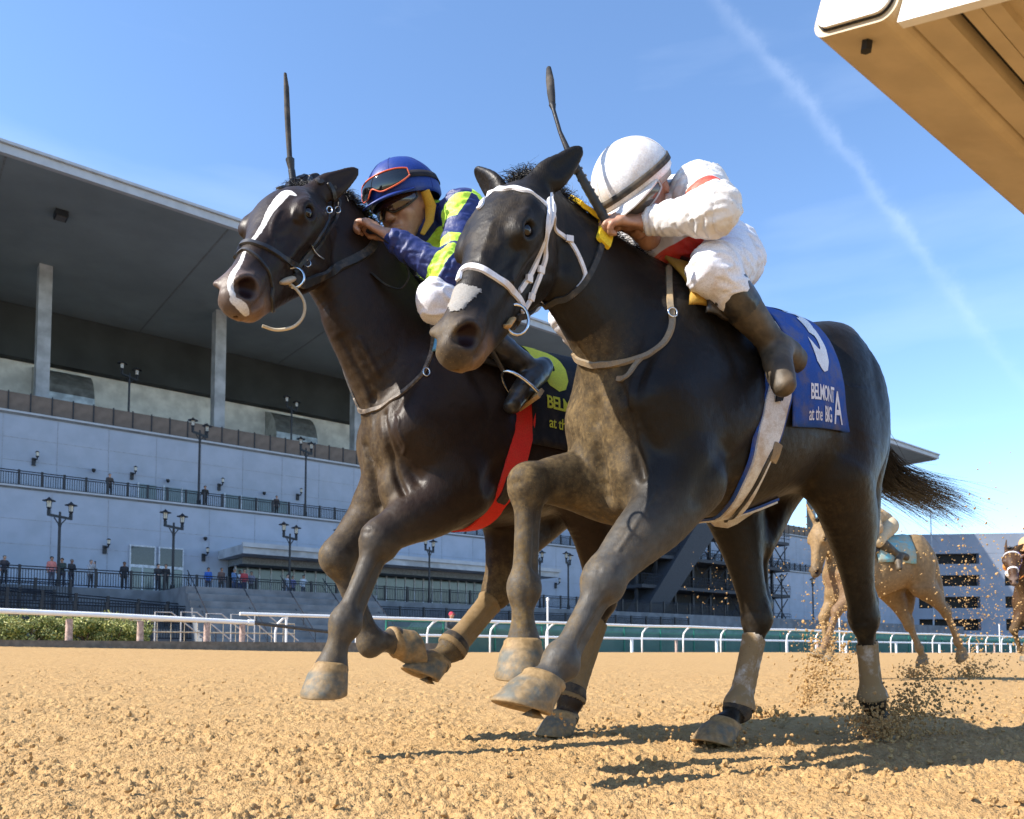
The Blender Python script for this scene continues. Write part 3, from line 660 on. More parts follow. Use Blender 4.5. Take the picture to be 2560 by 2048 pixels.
# dark steel stair tower against the stand
st = empty('stair_tower', TW(62, 57, .2), TRACK_ROT); tag(st, 'dark steel stair tower with zigzag bracing seen under the black horse belly', 'stair tower')
M_STEELDK = simple('dark_steel', (.020, .021, .026), .6); M_DKPANEL = simple('dark_panel', (.035, .038, .046), .7)
for x in np.arange(0, 27, 3.0):
    MB().box((x - .14, -.14, 0), (x + .14, .14, 13.6)).build('post', M_STEELDK, st)
for k, z in enumerate((3.6, 7.0, 10.2, 13.4)):
    MB().box((-.5, -1.2, z - .35), (26, 2.6, z)).build('landing', M_DKPANEL, st); m = MB()
    for hh_ in (.4, .75, 1.1): m.tube([(-.5, -1.2, z + hh_), (26, -1.2, z + hh_)], .035, 4)
    for x in np.arange(-.5, 26.1, .35): m.box((x - .012, -1.215, z), (x + .012, -1.19, z + 1.1))
    o = m.build('railing_bars', M_STEELDK, st); o['kind'] = 'stuff'
for k, (z0, z1) in enumerate(((3.6, 6.6), (7.0, 9.8), (10.2, 13.0))):
    for i, x in enumerate(np.arange(9, 24.1, 3.0)):
        MB().tube([(x, -.2, z0), (x + 3, -.2, z1)], .09, 4).build('brace', M_STEELDK, st); MB().tube([(x + 3, -.28, z0), (x, -.28, z1)], .09, 4).build('brace', M_STEELDK, st)
MB().add([(-4, -1.6, .3), (-1.5, -1.6, .3), (12, -1.6, 14), (8, -1.6, 14), (-4, 1, .3), (-1.5, 1, .3), (12, 1, 14), (8, 1, 14)], [(0, 1, 2, 3), (7, 6, 5, 4), (0, 4, 5, 1), (1, 5, 6, 2), (2, 6, 7, 3), (3, 7, 4, 0)]).build('stair_flight', M_DKPANEL, st)
MB().box((0, 2.7, 3.9), (26, 2.9, 10)).build('backing', M_DKPANEL, st)
# ------------------------------------------------------------------ rails and fences beyond the track
M_PIPE = simple('white_pipe', (.80, .80, .80), .35, nscale=6, namp=.04); M_POSTBROWN = simple('worn_post', (.40, .28, .23), .8, nscale=14, namp=.35); M_GREEN = simple('green_steel', (.012, .17, .115), .5)
fr = empty('outer_rail', TW(14, 21.3, .3), TRACK_ROT); tag(fr, 'long white outer running rail on goose-neck posts', 'rail')
k = 0; pipe = []
for s_ in np.arange(0, 150, 2.45): pipe.append((s_, .03 * math.sin(s_ * .9), 1.02 + .014 * math.sin(s_ * 1.7)))
MB().tube([(-6.2, .0, 1.02)] + pipe, .046, 8).build('top_pipe', M_PIPE, fr, True)
gm_ = MB().tube([(-.34, .05, -.4), (-.34, .05, .55), (-.30, .05, .75), (-.14, .03, .92), (0, 0, 1.0)], .031, 7).mesh('post', True); gm_.materials.append(M_PIPE)
for s_ in np.arange(-4.85, 150, 2.45): o = bpy.data.objects.new('post', gm_); COL.objects.link(o); o.parent = fr; o.location = (s_, 0, 0)
f2r = empty('back_rail', TW(16, 25.5, .3), TRACK_ROT); tag(f2r, 'low second white rail behind the outer rail', 'rail'); MB().tube([(-2, 0, .62), (150, 0, .62)], .05, 7).build('top_pipe', M_PIPE, f2r, True)
pm = MB().box((-.05, -.05, -.1), (.05, .05, .6)).mesh('post'); pm.materials.append(M_POSTBROWN); pm2 = pm.copy(); pm2.materials.clear(); pm2.materials.append(M_PIPE)
for i, s_ in enumerate(np.arange(-1, 150, 3.1)): o = bpy.data.objects.new('post', pm if i % 2 else pm2); COL.objects.link(o); o.parent = f2r; o.location = (s_, 0, 0)
def mesh_fence(s0, s1, n, z, h, label, step=2.6):
    rt = empty('mesh_fence', TW(s0, n, z), TRACK_ROT); tag(rt, label, 'fence'); L = s1 - s0
    b = NB('green_screen'); c = b.mix(b.ramp(b.noise(1.1, 4), .3, .7), (.085, .15, .14), (.13, .20, .185)); b.set(Base_Color=c, Roughness=.8); MB().box((0, .03, .05), (L, .04, h * .82)).build('screen', b.m, rt)
    m = MB()
    for x in np.arange(0, L, .14): m.tube([(x, 0, 0), (min(x + h, L), 0, h)], .006, 3); m.tube([(x, 0, h), (min(x + h, L), 0, 0)], .006, 3)
    o = m.build('wire_mesh', M_GREEN, rt); o['kind'] = 'stuff'; MB().tube([(0, 0, h), (L, 0, h)], .025, 5).build('top_bar', M_GREEN, rt)
    pm = MB().tube([(0, 0, -.2), (0, 0, h + .04)], .035, 6).mesh('post'); pm.materials.append(M_GREEN)
    for x in np.arange(0, L + .01, step): o = bpy.data.objects.new('post', pm); COL.objects.link(o); o.parent = rt; o.location = (x, 0, 0)
mesh_fence(15.5, 90, 27.0, .25, 1.25, 'green wire mesh fence with green screening behind the outer rail')
lr = empty('side_rail', TW(-9, 19.6, .45), TRACK_ROT); tag(lr, 'nearer white rail on worn brown posts at the left, before the shrubs', 'rail')
a_, b_ = (1.6839, 20.0000, 1.1803), (7.6599, 20.0000, 1.0430); LRL = Vector(TW(a_[0], 20, a_[2])) - lr.location; LRR = Vector(TW(b_[0], 20, b_[2])) - lr.location
rot = Matrix.Rotation(-TRACK_ROT, 3, 'Z'); LRL = rot @ LRL; LRR = rot @ LRR
MB().tube([LRL, LRL * .6 + LRR * .4 + Vector((0, 0, .015)), LRR], .058, 8).build('top_pipe', M_PIPE, lr, True); MB().tube([LRR - (LRR - LRL).normalized() * .12, LRR + (LRR - LRL).normalized() * .02], .075, 8).build('coupling', M_PIPE, lr, True)
for p in ((3.5504, 20.0000, 1.0563), (5.0187, 20.0000, 1.0485), (6.5308, 20.0000, 1.0274), (7.4057, 20.0000, 1.0273)):
    q = rot @ (TW(p[0], 20, p[2]) - lr.location); MB().tube([(q.x, q.y + .02, -.3), (q.x, q.y + .02, q.z - .02)], [.085, .07], 8).build('post', M_POSTBROWN, lr, True)
MB().tube([LRR, (LRR.x + 2.6, LRR.y + .4, LRR.z - .22)], .05, 6).build('end_bar', simple('dark_bar', (.06, .055, .05), .7), lr)
m = MB(); m.box((-14, 19.9, .2), (14, 20.05, .56), fr=lambda a, b, c: TW(a, b, c)); o = m.build('kerb', simple('kerb_board', (.16, .13, .10), .9)); tag(o, kind='structure')
# pale gate panels, white diagonal handrails, marker poles
pg = empty('pale_gate', TW(7.2, 26, .3), TRACK_ROT); tag(pg, 'low cream pipe gate panels behind the side rail', 'gate'); M_CREAM = simple('cream_pipe', (.40, .34, .25), .5)
for z in (.95, .62): MB().tube([(-2.2, 0, z), (4.2, 0, z)], .022, 5).build('bar', M_CREAM, pg)
for x in np.arange(-2.2, 4.21, .40): MB().tube([(x, 0, .05), (x, 0, .95)], .022 if abs((x + 2.2) % 1.6) < .05 else .011, 5).build('upright', M_CREAM, pg)
for k, (p, w_) in enumerate((((7.9948, 30.0000, 1.7097), 'first'), ((8.8745, 30.0000, 1.7368), 'second'), ((9.7614, 30.0000, 1.7058), 'third'), ((10.6672, 30.0000, 1.7028), 'fourth'), ((11.5620, 30.0000, 1.6984), 'fifth'))):
    rt = empty('white_handrail', TW(p[0], 30, .3), TRACK_ROT); tag(rt, '%s of five bent white pipe handrails behind the cream gates, from the left' % w_, 'handrail', 'bent white pipe handrails'); MB().tube([(0, 0, 0), (0, 0, p[2] - .3), (.55, 0, p[2] - .3), (1.75, 0, p[2] - 1.25)], .024, 6).build('pipe', simple('grey_pipe', (.42, .42, .43), .5), rt)
for p, lab in (((20.9987, 24.0000, 2.3515), 'thin white marker pole between the black horse forelegs'), ((42.6538, 24.0000, 2.3215), 'thin white marker pole behind the dusty horse'), ((64.6774, 24.0000, 2.2603), 'thin white marker pole near the right edge'), ((10.2515, 24.0000, 1.3622), 'short white marker pole at the start of the outer rail')):
    rt = empty('marker_pole', TW(p[0], 24, .3), TRACK_ROT); tag(rt, lab, 'pole', 'white marker poles'); MB().tube([(0, 0, 0), (0, 0, p[2] - .3)], .035, 6).build('pole', M_PIPE, rt); MB().lathe([(.05, -.04), (.06, .05), (.02, .1)], (0, 0, p[2] - .3), 8).build('cap', M_PIPE, rt)
# shrubs behind the left rail
def leaf_mat():
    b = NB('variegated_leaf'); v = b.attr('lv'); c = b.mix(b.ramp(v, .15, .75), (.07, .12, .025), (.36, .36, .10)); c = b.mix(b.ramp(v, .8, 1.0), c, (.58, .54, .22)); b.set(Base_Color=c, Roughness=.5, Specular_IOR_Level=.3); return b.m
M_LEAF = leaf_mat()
def shrub(s_, n_, w, h, label, seed_):
    r = np.random.default_rng(seed_); rt = empty('shrub', TW(s_, n_, .4), TRACK_ROT); tag(rt, label, 'shrub', 'variegated shrubs along the side rail'); K = 4200
    cl = r.normal(size=(26, 3)); cl /= np.linalg.norm(cl, axis=1)[:, None]; cl = cl * r.uniform(.45, .85, (26, 1)) * (w * .5, w * .4, h * .5) + (0, 0, h * .5); rad = r.uniform(.16, .30, 26) * h
    k = r.integers(0, 26, K); d = r.normal(size=(K, 3)); d /= np.linalg.norm(d, axis=1)[:, None]; c = cl[k] + d * (rad[k] * r.uniform(.55, 1.05, K))[:, None]; c[:, 2] = np.abs(c[:, 2])
    a = r.normal(size=(K, 3)); a /= np.linalg.norm(a, axis=1)[:, None]; nn_ = d + r.normal(size=(K, 3)) * .5; b = np.cross(nn_, a); b /= np.maximum(np.linalg.norm(b, axis=1), 1e-6)[:, None]; a = np.cross(b, nn_); a /= np.maximum(np.linalg.norm(a, axis=1), 1e-6)[:, None]
    L = r.uniform(.022, .045, (K, 1)); V = np.stack([c - a * L, c + b * L * .45, c + a * L, c - b * L * .45], 1).reshape(-1, 3); me = mesh_from('foliage', V, np.arange(K * 4).reshape(K, 4), False)
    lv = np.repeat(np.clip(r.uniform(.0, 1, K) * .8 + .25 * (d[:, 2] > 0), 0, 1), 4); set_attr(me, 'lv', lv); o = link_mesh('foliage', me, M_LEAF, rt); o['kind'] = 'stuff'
    m = MB()
    for i in range(10): p = cl[i]; m.tube([(p[0] * .1, p[1] * .1, 0), tuple(p * (.6, .6, .55)), tuple(p)], [.03, .02, .008], 5)
    m.build('stem', simple('shrub_stem', (.10, .07, .045), .9), rt)
for k, (u, w, h) in enumerate((((-40), 2.2, .95), (60, 2.0, .90), (140, 1.8, .98), (215, 1.7, .85), (280, 1.7, .92), (335, 1.2, .78))):
    ry = (u - 1280) / 2030; t = 23.5 / (.781 - ry * .625); s_ = t * (.781 * ry + .625)
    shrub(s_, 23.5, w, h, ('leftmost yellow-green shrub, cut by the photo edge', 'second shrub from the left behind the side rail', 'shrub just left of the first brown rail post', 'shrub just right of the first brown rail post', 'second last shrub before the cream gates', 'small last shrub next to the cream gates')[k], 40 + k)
# parking structure far right
pk_ = empty('parking_garage', (60.6, 124, .2), math.radians(-6)); tag(pk_, 'pale multi-storey car park with dark horizontal openings at the far right', 'car park')
M_PARK = simple('garage_concrete', (.25, .28, .34), .85, nscale=.25, namp=.10)
MB().box((.4, 1.2, 0), (60, 30, 17.3)).build('dark_interior', M_BLACK, pk_); 
for k, (z0, z1) in enumerate(((-.5, 3.35), (5.1, 6.75), (8.5, 10.1), (11.8, 13.5), (15.1, 18.1))): MB().box((0, 0, z0), (62, 1.0, z1)).build('spandrel', M_PARK, pk_)
for x in (0, 10.5, 27, 43, 58): MB().box((x, .02, 0), (x + (3.6 if x else 1.6), 1.02, 18.0)).build('pier', M_PARK, pk_)
MB().box((-.4, .5, 0), (-.02, 30, 17.6)).build('side_wall', M_PARK, pk_)
rt = empty('flagpole', (61.3, 118, .2)); tag(rt, 'thin distant flagpole above the car park roof', 'flagpole'); MB().tube([(0, 0, 0), (0, 0, 20.6)], [.12, .07], 6).build('pole', M_COL, rt); MB().lathe([(.02, -.12), (.12, 0), (.02, .12)], (0, 0, 20.7), 8).build('finial', M_COL, rt)

# ------------------------------------------------------------------ horses
HFWD = -DV; HROT = math.atan2(HFWD.y, HFWD.x)
TRUNK = [  # a, top, bottom, half width, where it is widest
    (-.74, 1.20, 1.10, .04, .5), (-.685, 1.27, 1.02, .105, .5), (-.61, 1.345, .96, .165, .5), (-.53, 1.425, .915, .235, .55), (-.40, 1.445, .885, .258, .55),
    (-.22, 1.44, .835, .262, .47), (-.02, 1.42, .765, .278, .45), (.16, 1.41, .728, .272, .46), (.30, 1.425, .70, .225, .48),
    (.42, 1.39, .685, .185, .5), (.53, 1.30, .70, .14, .5), (.58, 1.18, .78, .09, .5), (.62, 1.08, .90, .04, .5)]
FURROWS = [  # path, width, depth (local to the trunk, left side)
    ([(.66, .012, 1.04), (.62, .008, .90), (.55, .0, .76)], .022, -.016), ([(.52, .19, 1.22), (.60, .165, 1.08), (.60, .155, .92), (.52, .18, .82)], .022, -.014),
    ([(.20, .24, 1.22), (.17, .28, 1.08), (.20, .28, .95), (.30, .25, .83)], .035, -.014), ([(-.52, .24, 1.36), (-.60, .25, 1.20), (-.60, .25, 1.05), (-.56, .23, .90)], .022, -.012),
    ([(-.28, .22, 1.34), (-.27, .27, 1.20), (-.28, .27, 1.06), (-.32, .22, .96)], .045, -.018), ([(-.47, .2, 1.40), (-.44, .25, 1.22), (-.45, .25, 1.05)], .03, -.008),
    ([(.36, .21, 1.22), (.30, .24, 1.08), (.42, .22, .95)], .03, -.008), ([(.44, .18, 1.30), (.38, .21, 1.20), (.40, .22, 1.06)], .025, .006),
    
    ([(.10, .2, .80), (-.05, .24, .86), (-.18, .26, .95)], .006, .0035), ([(.16, .18, .76), (.02, .2, .79), (-.10, .22, .84)], .005, .003)]
class HeadFrame:
    def __init__(s, o, yaw, pitch, roll, L):
        cy, sy, cp, sp = math.cos(yaw), math.sin(yaw), math.cos(pitch), math.sin(pitch); c, q = math.cos(roll), math.sin(roll)
        s.o = np.array(o, float); s.u = np.array([cp * cy, cp * sy, -sp]); v = np.array([-sy, cy, 0]); w = np.cross(s.u, v)
        s.v, s.w = v * c + w * q, w * c - v * q; s.L = L; s.M = np.array([s.u, s.v, s.w])
    def p(s, a, b, c): return s.o + s.L * (s.u * a + s.v * b + s.w * c)
    def inv(s, P): return ((np.asarray(P) - s.o) @ s.M.T) / s.L
def off(P, T):
    P = np.asarray(P, float); c, q = math.cos(T[2]), math.sin(T[2]); x, z = P[..., 0], P[..., 2] - 1.1
    return np.stack([x * c - z * q + T[0], P[..., 1], x * q + z * c + 1.1 + T[1]], -1)
def horse_sdf(cf, h):
    S = SDF(cf['lo'], cf['hi'], h); T = cf['T']; HF = cf['head']; L = HF.L
    st = np.array(TRUNK); t1 = off(np.column_stack([st[:, 0], st[:, 0] * 0, st[:, 1]]), T); t2 = off(np.column_stack([st[:, 0], st[:, 0] * 0, st[:, 2]]), T)
    S.trunk(np.column_stack([(t1[:, 0] + t2[:, 0]) / 2, t1[:, 2], t2[:, 2], st[:, 3], st[:, 4]]), k=.03)
    o = lambda *p: off(np.array(p), T)
    # neck
    NP = cf['neck'] + [(HF.p(.06, 0, -.16), .105 * L * 1.25, .20 * L), (HF.p(.10, 0, -.10), .11 * L * 1.2, .17 * L)]
    S.tube([p[0] for p in NP], [p[1] for p in NP], [p[2] for p in NP], k=.07)
    CR = cf['crest']
    S.tube(CR, [.030] * len(CR), [.05] * len(CR), k=.07)
    for sd in (1, -1):
        # shoulder blade, upper arm, breast
        q_ = sd if sd > 0 else -.74
        S.tube([o(.27, .10 * sd, 1.33), o(.38, .15 * sd, 1.20), o(.50 if sd > 0 else .47, .145 * q_, 1.02)], [.06, .07, .075], [.10, .13, .09], k=.07)
        S.ell(o(.34, .165 * sd, .99), (.18, .085, .16), k=.10)
        S.ell(o(.51 if sd > 0 else .48, .07 * q_, .97), (.085, .075, .17), k=.05)
        S.ell(o(.47, .085 * sd, .80), (.13, .075, .10), k=.05)
        leg = cf['fore'][0 if sd > 0 else 1]; H_ = lambda q: [x * cf.get('th', 1.2) for x in q]
        sh = o(.52 if sd > 0 else .47, .14 * q_, 1.0); el = np.array(leg['elbow']); kn = np.array(leg['knee']); ft = np.array(leg['fet']); co = np.array(leg['cor'])
        S.tube([sh, el], [.085, .075], [.11, .10], k=.07)
        fa = kn - el; m1 = el + fa * .35; m2 = el + fa * .72
        bk = np.cross(fa / np.linalg.norm(fa), [0, 1, 0]); bk = bk if bk[0] < 0 or (abs(bk[0]) < .6 and bk[2] > 0 and leg.get('flip')) else -bk
        if leg.get('back') is not None: bk = np.asarray(leg['back'][0], float)
        S.tube([el, m1 + bk * .012, m2, kn], H_([.078, .068, .050, .038]), H_([.098, .080, .058, .041]), k=.045)
        S.ell(el + fa * .2 - bk * .02, H_((.05, .045, .05)), k=.05)
        S.ell(el + bk * .035, H_((.06, .05, .06)), k=.05)
        # knee
        S.ell(kn, H_((.038, .037, .048)), k=.04)
        S.ell(kn + bk * .036 + (kn - el) / np.linalg.norm(fa) * -.01, H_((.024, .022, .03)), k=.025)
        cn = ft - kn; cl = np.linalg.norm(cn); cn /= cl
        bk2 = np.cross(cn, [0, 1, 0]); bk2 = bk2 if (bk2 @ bk) > 0 else -bk2
        if leg.get('back') is not None: bk2 = np.asarray(leg['back'][1], float)
        S.tube([kn, kn + cn * .3 * cl, kn + cn * .7 * cl, ft], H_([.036, .027, .024, .026]), H_([.036, .026, .024, .026]), k=.026)
        S.tube([kn + bk2 * .028 + cn * .02, kn + cn * .35 * cl + bk2 * .030, kn + cn * .75 * cl + bk2 * .030, ft + bk2 * .026], H_([.021, .0155, .0155, .024]), H_([.017, .0135, .0135, .02]), k=.012)
        S.ell(ft, H_((.027, .027, .035)), k=.035); S.ell(ft + bk2 * .021, H_((.021, .026, .025)), k=.025)
        S.tube([ft, ft * .45 + co * .55, co], H_([.027, .026, .038]), H_([.028, .027, .041]), k=.03)
        # hind quarters
        leg = cf['hind'][0 if sd > 0 else 1]; H_ = lambda q: [x * cf.get('thh', 1.14) for x in q]
        stf = np.array(leg['stifle']); hk = np.array(leg['hock']); ft = np.array(leg['fet']); co = np.array(leg['cor'])
        S.tube([o(-.42, .12 * sd, 1.36), o(-.48, .14 * sd, 1.16), (o(-.48, .145 * sd, 1.16) + stf * 2) / 3, stf], [.09, .12, .115, .09], [.13, .205, .175, .12], k=.09)
        bt = leg['butt']
        S.tube([o(-.545, .09 * sd, 1.25), o(-.59, .115 * sd, 1.15), bt[0], bt[1]], [.07, .08, .07, .05], [.06, .07, .075, .055], k=.07)
        ga = hk - stf; gl = np.linalg.norm(ga); ga /= gl; bkh = np.cross(ga, [0, 1, 0]); bkh = bkh if bkh[0] < 0 else -bkh
        S.tube([stf, stf + ga * gl * .3 + bkh * .03, stf + ga * gl * .65 + bkh * .012, hk], H_([.085, .074, .048, .038]), H_([.105, .105, .062, .045]), k=.05)
        S.ell(stf + np.array([.03, 0, -.01]), H_((.06, .05, .07)), k=.05)
        # hock: joint, point of hock and achilles tendon
        S.ell(hk, H_((.047, .040, .058)), k=.03); ph = hk + bkh * .062 + ga * -.035
        S.ell(ph, H_((.024, .022, .034)), k=.022)
        S.tube([bt[1], (bt[1] + ph) / 2 + bkh * .004, ph], H_([.03, .016, .018]), H_([.03, .018, .02]), k=.025)
        cn = ft - hk; cl = np.linalg.norm(cn); cn /= cl; bk2 = np.cross(cn, [0, 1, 0]); bk2 = bk2 if bk2 @ bkh > 0 else -bk2
        S.tube([hk, hk + cn * .25 * cl, hk + cn * .65 * cl, ft], H_([.038, .027, .025, .03]), H_([.042, .028, .026, .03]), k=.022)
        S.tube([ph, hk + cn * .3 * cl + bk2 * .034, hk + cn * .75 * cl + bk2 * .032, ft + bk2 * .026], H_([.02, .016, .016, .024]), H_([.02, .014, .014, .02]), k=.012)
        S.ell(ft, H_((.029, .028, .036)), k=.035); S.ell(ft + bk2 * .021, H_((.021, .026, .025)), k=.025)
        S.tube([ft, ft * .45 + co * .55, co], H_([.030, .028, .040]), H_([.032, .029, .043]), k=.03)
    # ---------------- head
    P = HF.p; hw = cf.get('hw', 1.2)
    sk = [(-.05, -.03, .08, .085), (.03, .0, .098, .085), (.12, .03, .138, .11), (.25, .045, .158, .118), (.36, .04, .142, .112), (.50, .028, .103, .094), (.65, .016, .080, .082), (.78, .008, .070, .072), (.90, -.002, .073, .076), (.97, -.012, .056, .062)]
    S.tube([P(a, 0, c) for a, c, _, _ in sk], [w * L * hw for _, _, w, _ in sk], [b * L * hw for _, _, _, b in sk], side=HF.v, k=.03)
    jw = [(.10, -.09, .085, .10), (.22, -.115, .092, .115), (.36, -.105, .080, .105), (.50, -.088, .064, .092), (.66, -.078, .056, .075), (.80, -.07, .052, .060), (.89, -.072, .050, .046), (.94, -.06, .040, .034)]
    S.tube([P(a, 0, c) for a, c, _, _ in jw], [w * L * hw for _, _, w, _ in jw], [b * L * hw * 1.16 for _, _, _, b in jw], side=HF.v, k=.02)
    for sd in (1, -1):
        q = lambda a, b, c: P(a, b * sd, c)
        S.ell(q(.24, .078, -.085), np.array((.155, .042, .125)) * L, HF.M, k=.025)
        S.tube([q(.26, .15, .03), q(.40, .128, .012), (q(.58, .09, -.01))], [.018 * L, .016 * L, .008 * L], k=.03)
        S.ell(q(.265, .138, .075), np.array((.068, .036, .046)) * L, HF.M, k=.025)
        S.tube([q(.18, .12, .125), q(.25, .150, .115), q(.32, .142, .09)], .014 * L, k=.02)
        S.ell(q(.13, .20, .11), np.array((.05, .04, .03)) * L, HF.M, k=.06, op='sub')
        S.ell(q(.60, .15, .045), np.array((.13, .042, .04)) * L, HF.M, k=.04, op='sub')
        S.ell(q(.46, .135, -.085), np.array((.10, .025, .03)) * L, HF.M, k=.03, op='sub')
        # nostril: flared rim and opening
        S.ell(q(.925, .062, .022), np.array((.058, .034, .050)) * L, HF.M, k=.025)
        nd = cf.get('flare', 1.0)
        A = np.array([HF.u * .80 + HF.w * .6, HF.v * sd * .9 + HF.u * .42, np.cross(HF.u * .80 + HF.w * .6, HF.v * sd)])
        A = np.array([a / np.linalg.norm(a) for a in A])
        S.ell(q(.945, .098, .022), np.array((.046 * nd, .055, .033 * nd)) * L, A, k=.010, op='sub')
        # eye
        ey = cf.get('eye', (.29, .19, .06))
        S.ell(q(ey[0] - .01, ey[1] - .035, ey[2] + .005), np.array((.075, .04, .055)) * L, HF.M, k=.02)
        S.ell(q(*ey), np.array((.036, .030, .027)) * L, HF.M, k=.008, op='sub')
        # mouth
        S.tube([q(1.01, .0, -.052), q(.96, .05, -.055), q(.87, .082, -.05), q(.79, .088, -.038)], .008 * L, k=.010, op='sub')
        # ears
        e = cf['ears'][0 if sd > 0 else 1]
        if e is not None:
            b0 = q(.03, .085, .085); tip = np.array(e[0]); mid = b0 * .45 + tip * .55 + np.array(e[1]); dr = (tip - b0) / np.linalg.norm(tip - b0)
            op = np.array(e[2], float); op -= dr * (op @ dr); op /= np.linalg.norm(op); sdv = np.cross(dr, op)
            S.tube([b0 - dr * .01, b0 * .72 + tip * .28 + np.array(e[1]) * .8, mid, tip * .8 + mid * .2, tip], [.032, .042, .036, .018, .004], [.026, .020, .016, .009, .004], side=sdv, k=.02)
            S.tube([b0 * .6 + tip * .4 + np.array(e[1]) * .8 + op * .026, mid * .85 + tip * .15 + op * .020, tip * .75 + mid * .25 + op * .012], [.024, .022, .008], [.015, .013, .006], side=sdv, k=.008, op='sub')
    S.ell(P(.955, 0, -.025), np.array((.05, .055, .05)) * L, HF.M, k=.02)
    S.ell(P(.90, 0, -.088), np.array((.055, .045, .035)) * L, HF.M, k=.02)
    return S
def finish_body(v, f, cf):
    n = vnormals(v, f)
    for pa, w, d in FURROWS:
        for sd in (1, -1): v = ridge(v, n, off(np.array(pa) * (1, sd, 1), cf['T']), w, d)
    for pa, w, d in cf.get('ridges', []):
        pa = catmull(pa, 4); pa = np.array([v[np.argmin(((v - p) ** 2).sum(1))] for p in pa]); pa[1:-1] = (pa[:-2] + 2 * pa[1:-1] + pa[2:]) / 4; v = ridge(v, n, pa, w, d, 2)
    HF = cf['head']; L = HF.L
    for sd in (1, -1):
        q = lambda *P: [HF.p(a, b * sd, c) for a, b, c in P]
        for P, w, d in (([(.945, .06, .07), (.90, .10, .055), (.885, .115, .01), (.91, .11, -.02)], .011, .0032), ([(1.0, .0, -.052), (.965, .045, -.058), (.90, .075, -.06), (.83, .085, -.055), (.755, .09, -.045)], .0055, -.0075), ([(.99, .0, -.075), (.95, .045, -.08), (.88, .07, -.082)], .008, .004), ([(.80, .09, .0), (.72, .10, .02), (.62, .11, .0), (.5, .12, -.04)], .006, .003), ([(.70, .09, .035), (.62, .10, .05), (.52, .115, .05)], .006, .003), ([(.42, .12, -.06), (.36, .12, -.12), (.26, .10, -.2)], .014, -.004),
                        ([(.05, .10, -.02), (.12, .12, -.10), (.18, .11, -.19)], .03, -.012), ([(.86, .07, .07), (.78, .085, .05)], .014, -.004)):
            v = ridge(v, n, q(*P), w, d)
        ex, ey, ez = cf.get('eye', (.29, .19, .06))
        for P, w, d in (([(ex - .055, ey - .01, ez + .0), (ex - .03, ey, ez + .032), (ex + .015, ey, ez + .034), (ex + .05, ey - .01, ez + .008)], .0075, .006), ([(ex - .05, ey - .01, ez - .005), (ex - .01, ey, ez - .034), (ex + .04, ey - .01, ez - .012)], .007, .0035), ([(ex - .06, ey, ez + .045), (ex, ey, ez + .07), (ex + .06, ey, ez + .03)], .012, .005)):
            v = ridge(v, n, q(*P), w, d)
    for k, key in ((0, 'fore'), (1, 'hind')):
        for leg in cf[key]:
            jn, f_ = np.array(leg['knee' if k == 0 else 'hock'], float), np.array(leg['fet'], float); cd = unit(f_ - jn); bk_ = np.cross(cd, [0, 1, 0]); bk_ = bk_ if bk_[0] < 0 else -bk_
            if leg.get('back') is not None: bk_ = np.asarray(leg['back'][1], float)
            for sd in (.03, -.03):
                v = ridge(v, n, [jn * .78 + f_ * .22 + bk_ * .017 + (0, sd, 0), jn * .5 + f_ * .5 + bk_ * .017 + (0, sd, 0), jn * .2 + f_ * .8 + bk_ * .016 + (0, sd, 0)], .012, -.0065)
                v = ridge(v, n, [jn + bk_ * -.02 + (0, sd * 1.2, 0) - cd * .03, jn + bk_ * -.01 + (0, sd * 1.3, 0) + cd * .03], .014, .003)
            v = ridge(v, n, [jn - bk_ * .05 + (0, .03, 0) + cd * .004, jn - bk_ * .055 + cd * .004, jn - bk_ * .05 + (0, -.03, 0) + cd * .004], .010, -.0035)
            if k == 0:
                e, kn, ft = (np.array(leg[x], float) for x in ('elbow', 'knee', 'fet'))
                for sd in (.04, -.04): v = ridge(v, n, [e * .5 + kn * .5 + (0, sd, 0), e * .4 + kn * .6 + (0, sd * .9, 0), e * .1 + kn * .9 + (0, sd * .8, 0)], .010, -.002)
                v = ridge(v, n, [e * .6 + kn * .4 + (.03, .05, 0), e * .2 + kn * .8 + (.02, .04, 0)], .005, .003)
    return v, vnormals(v, f)
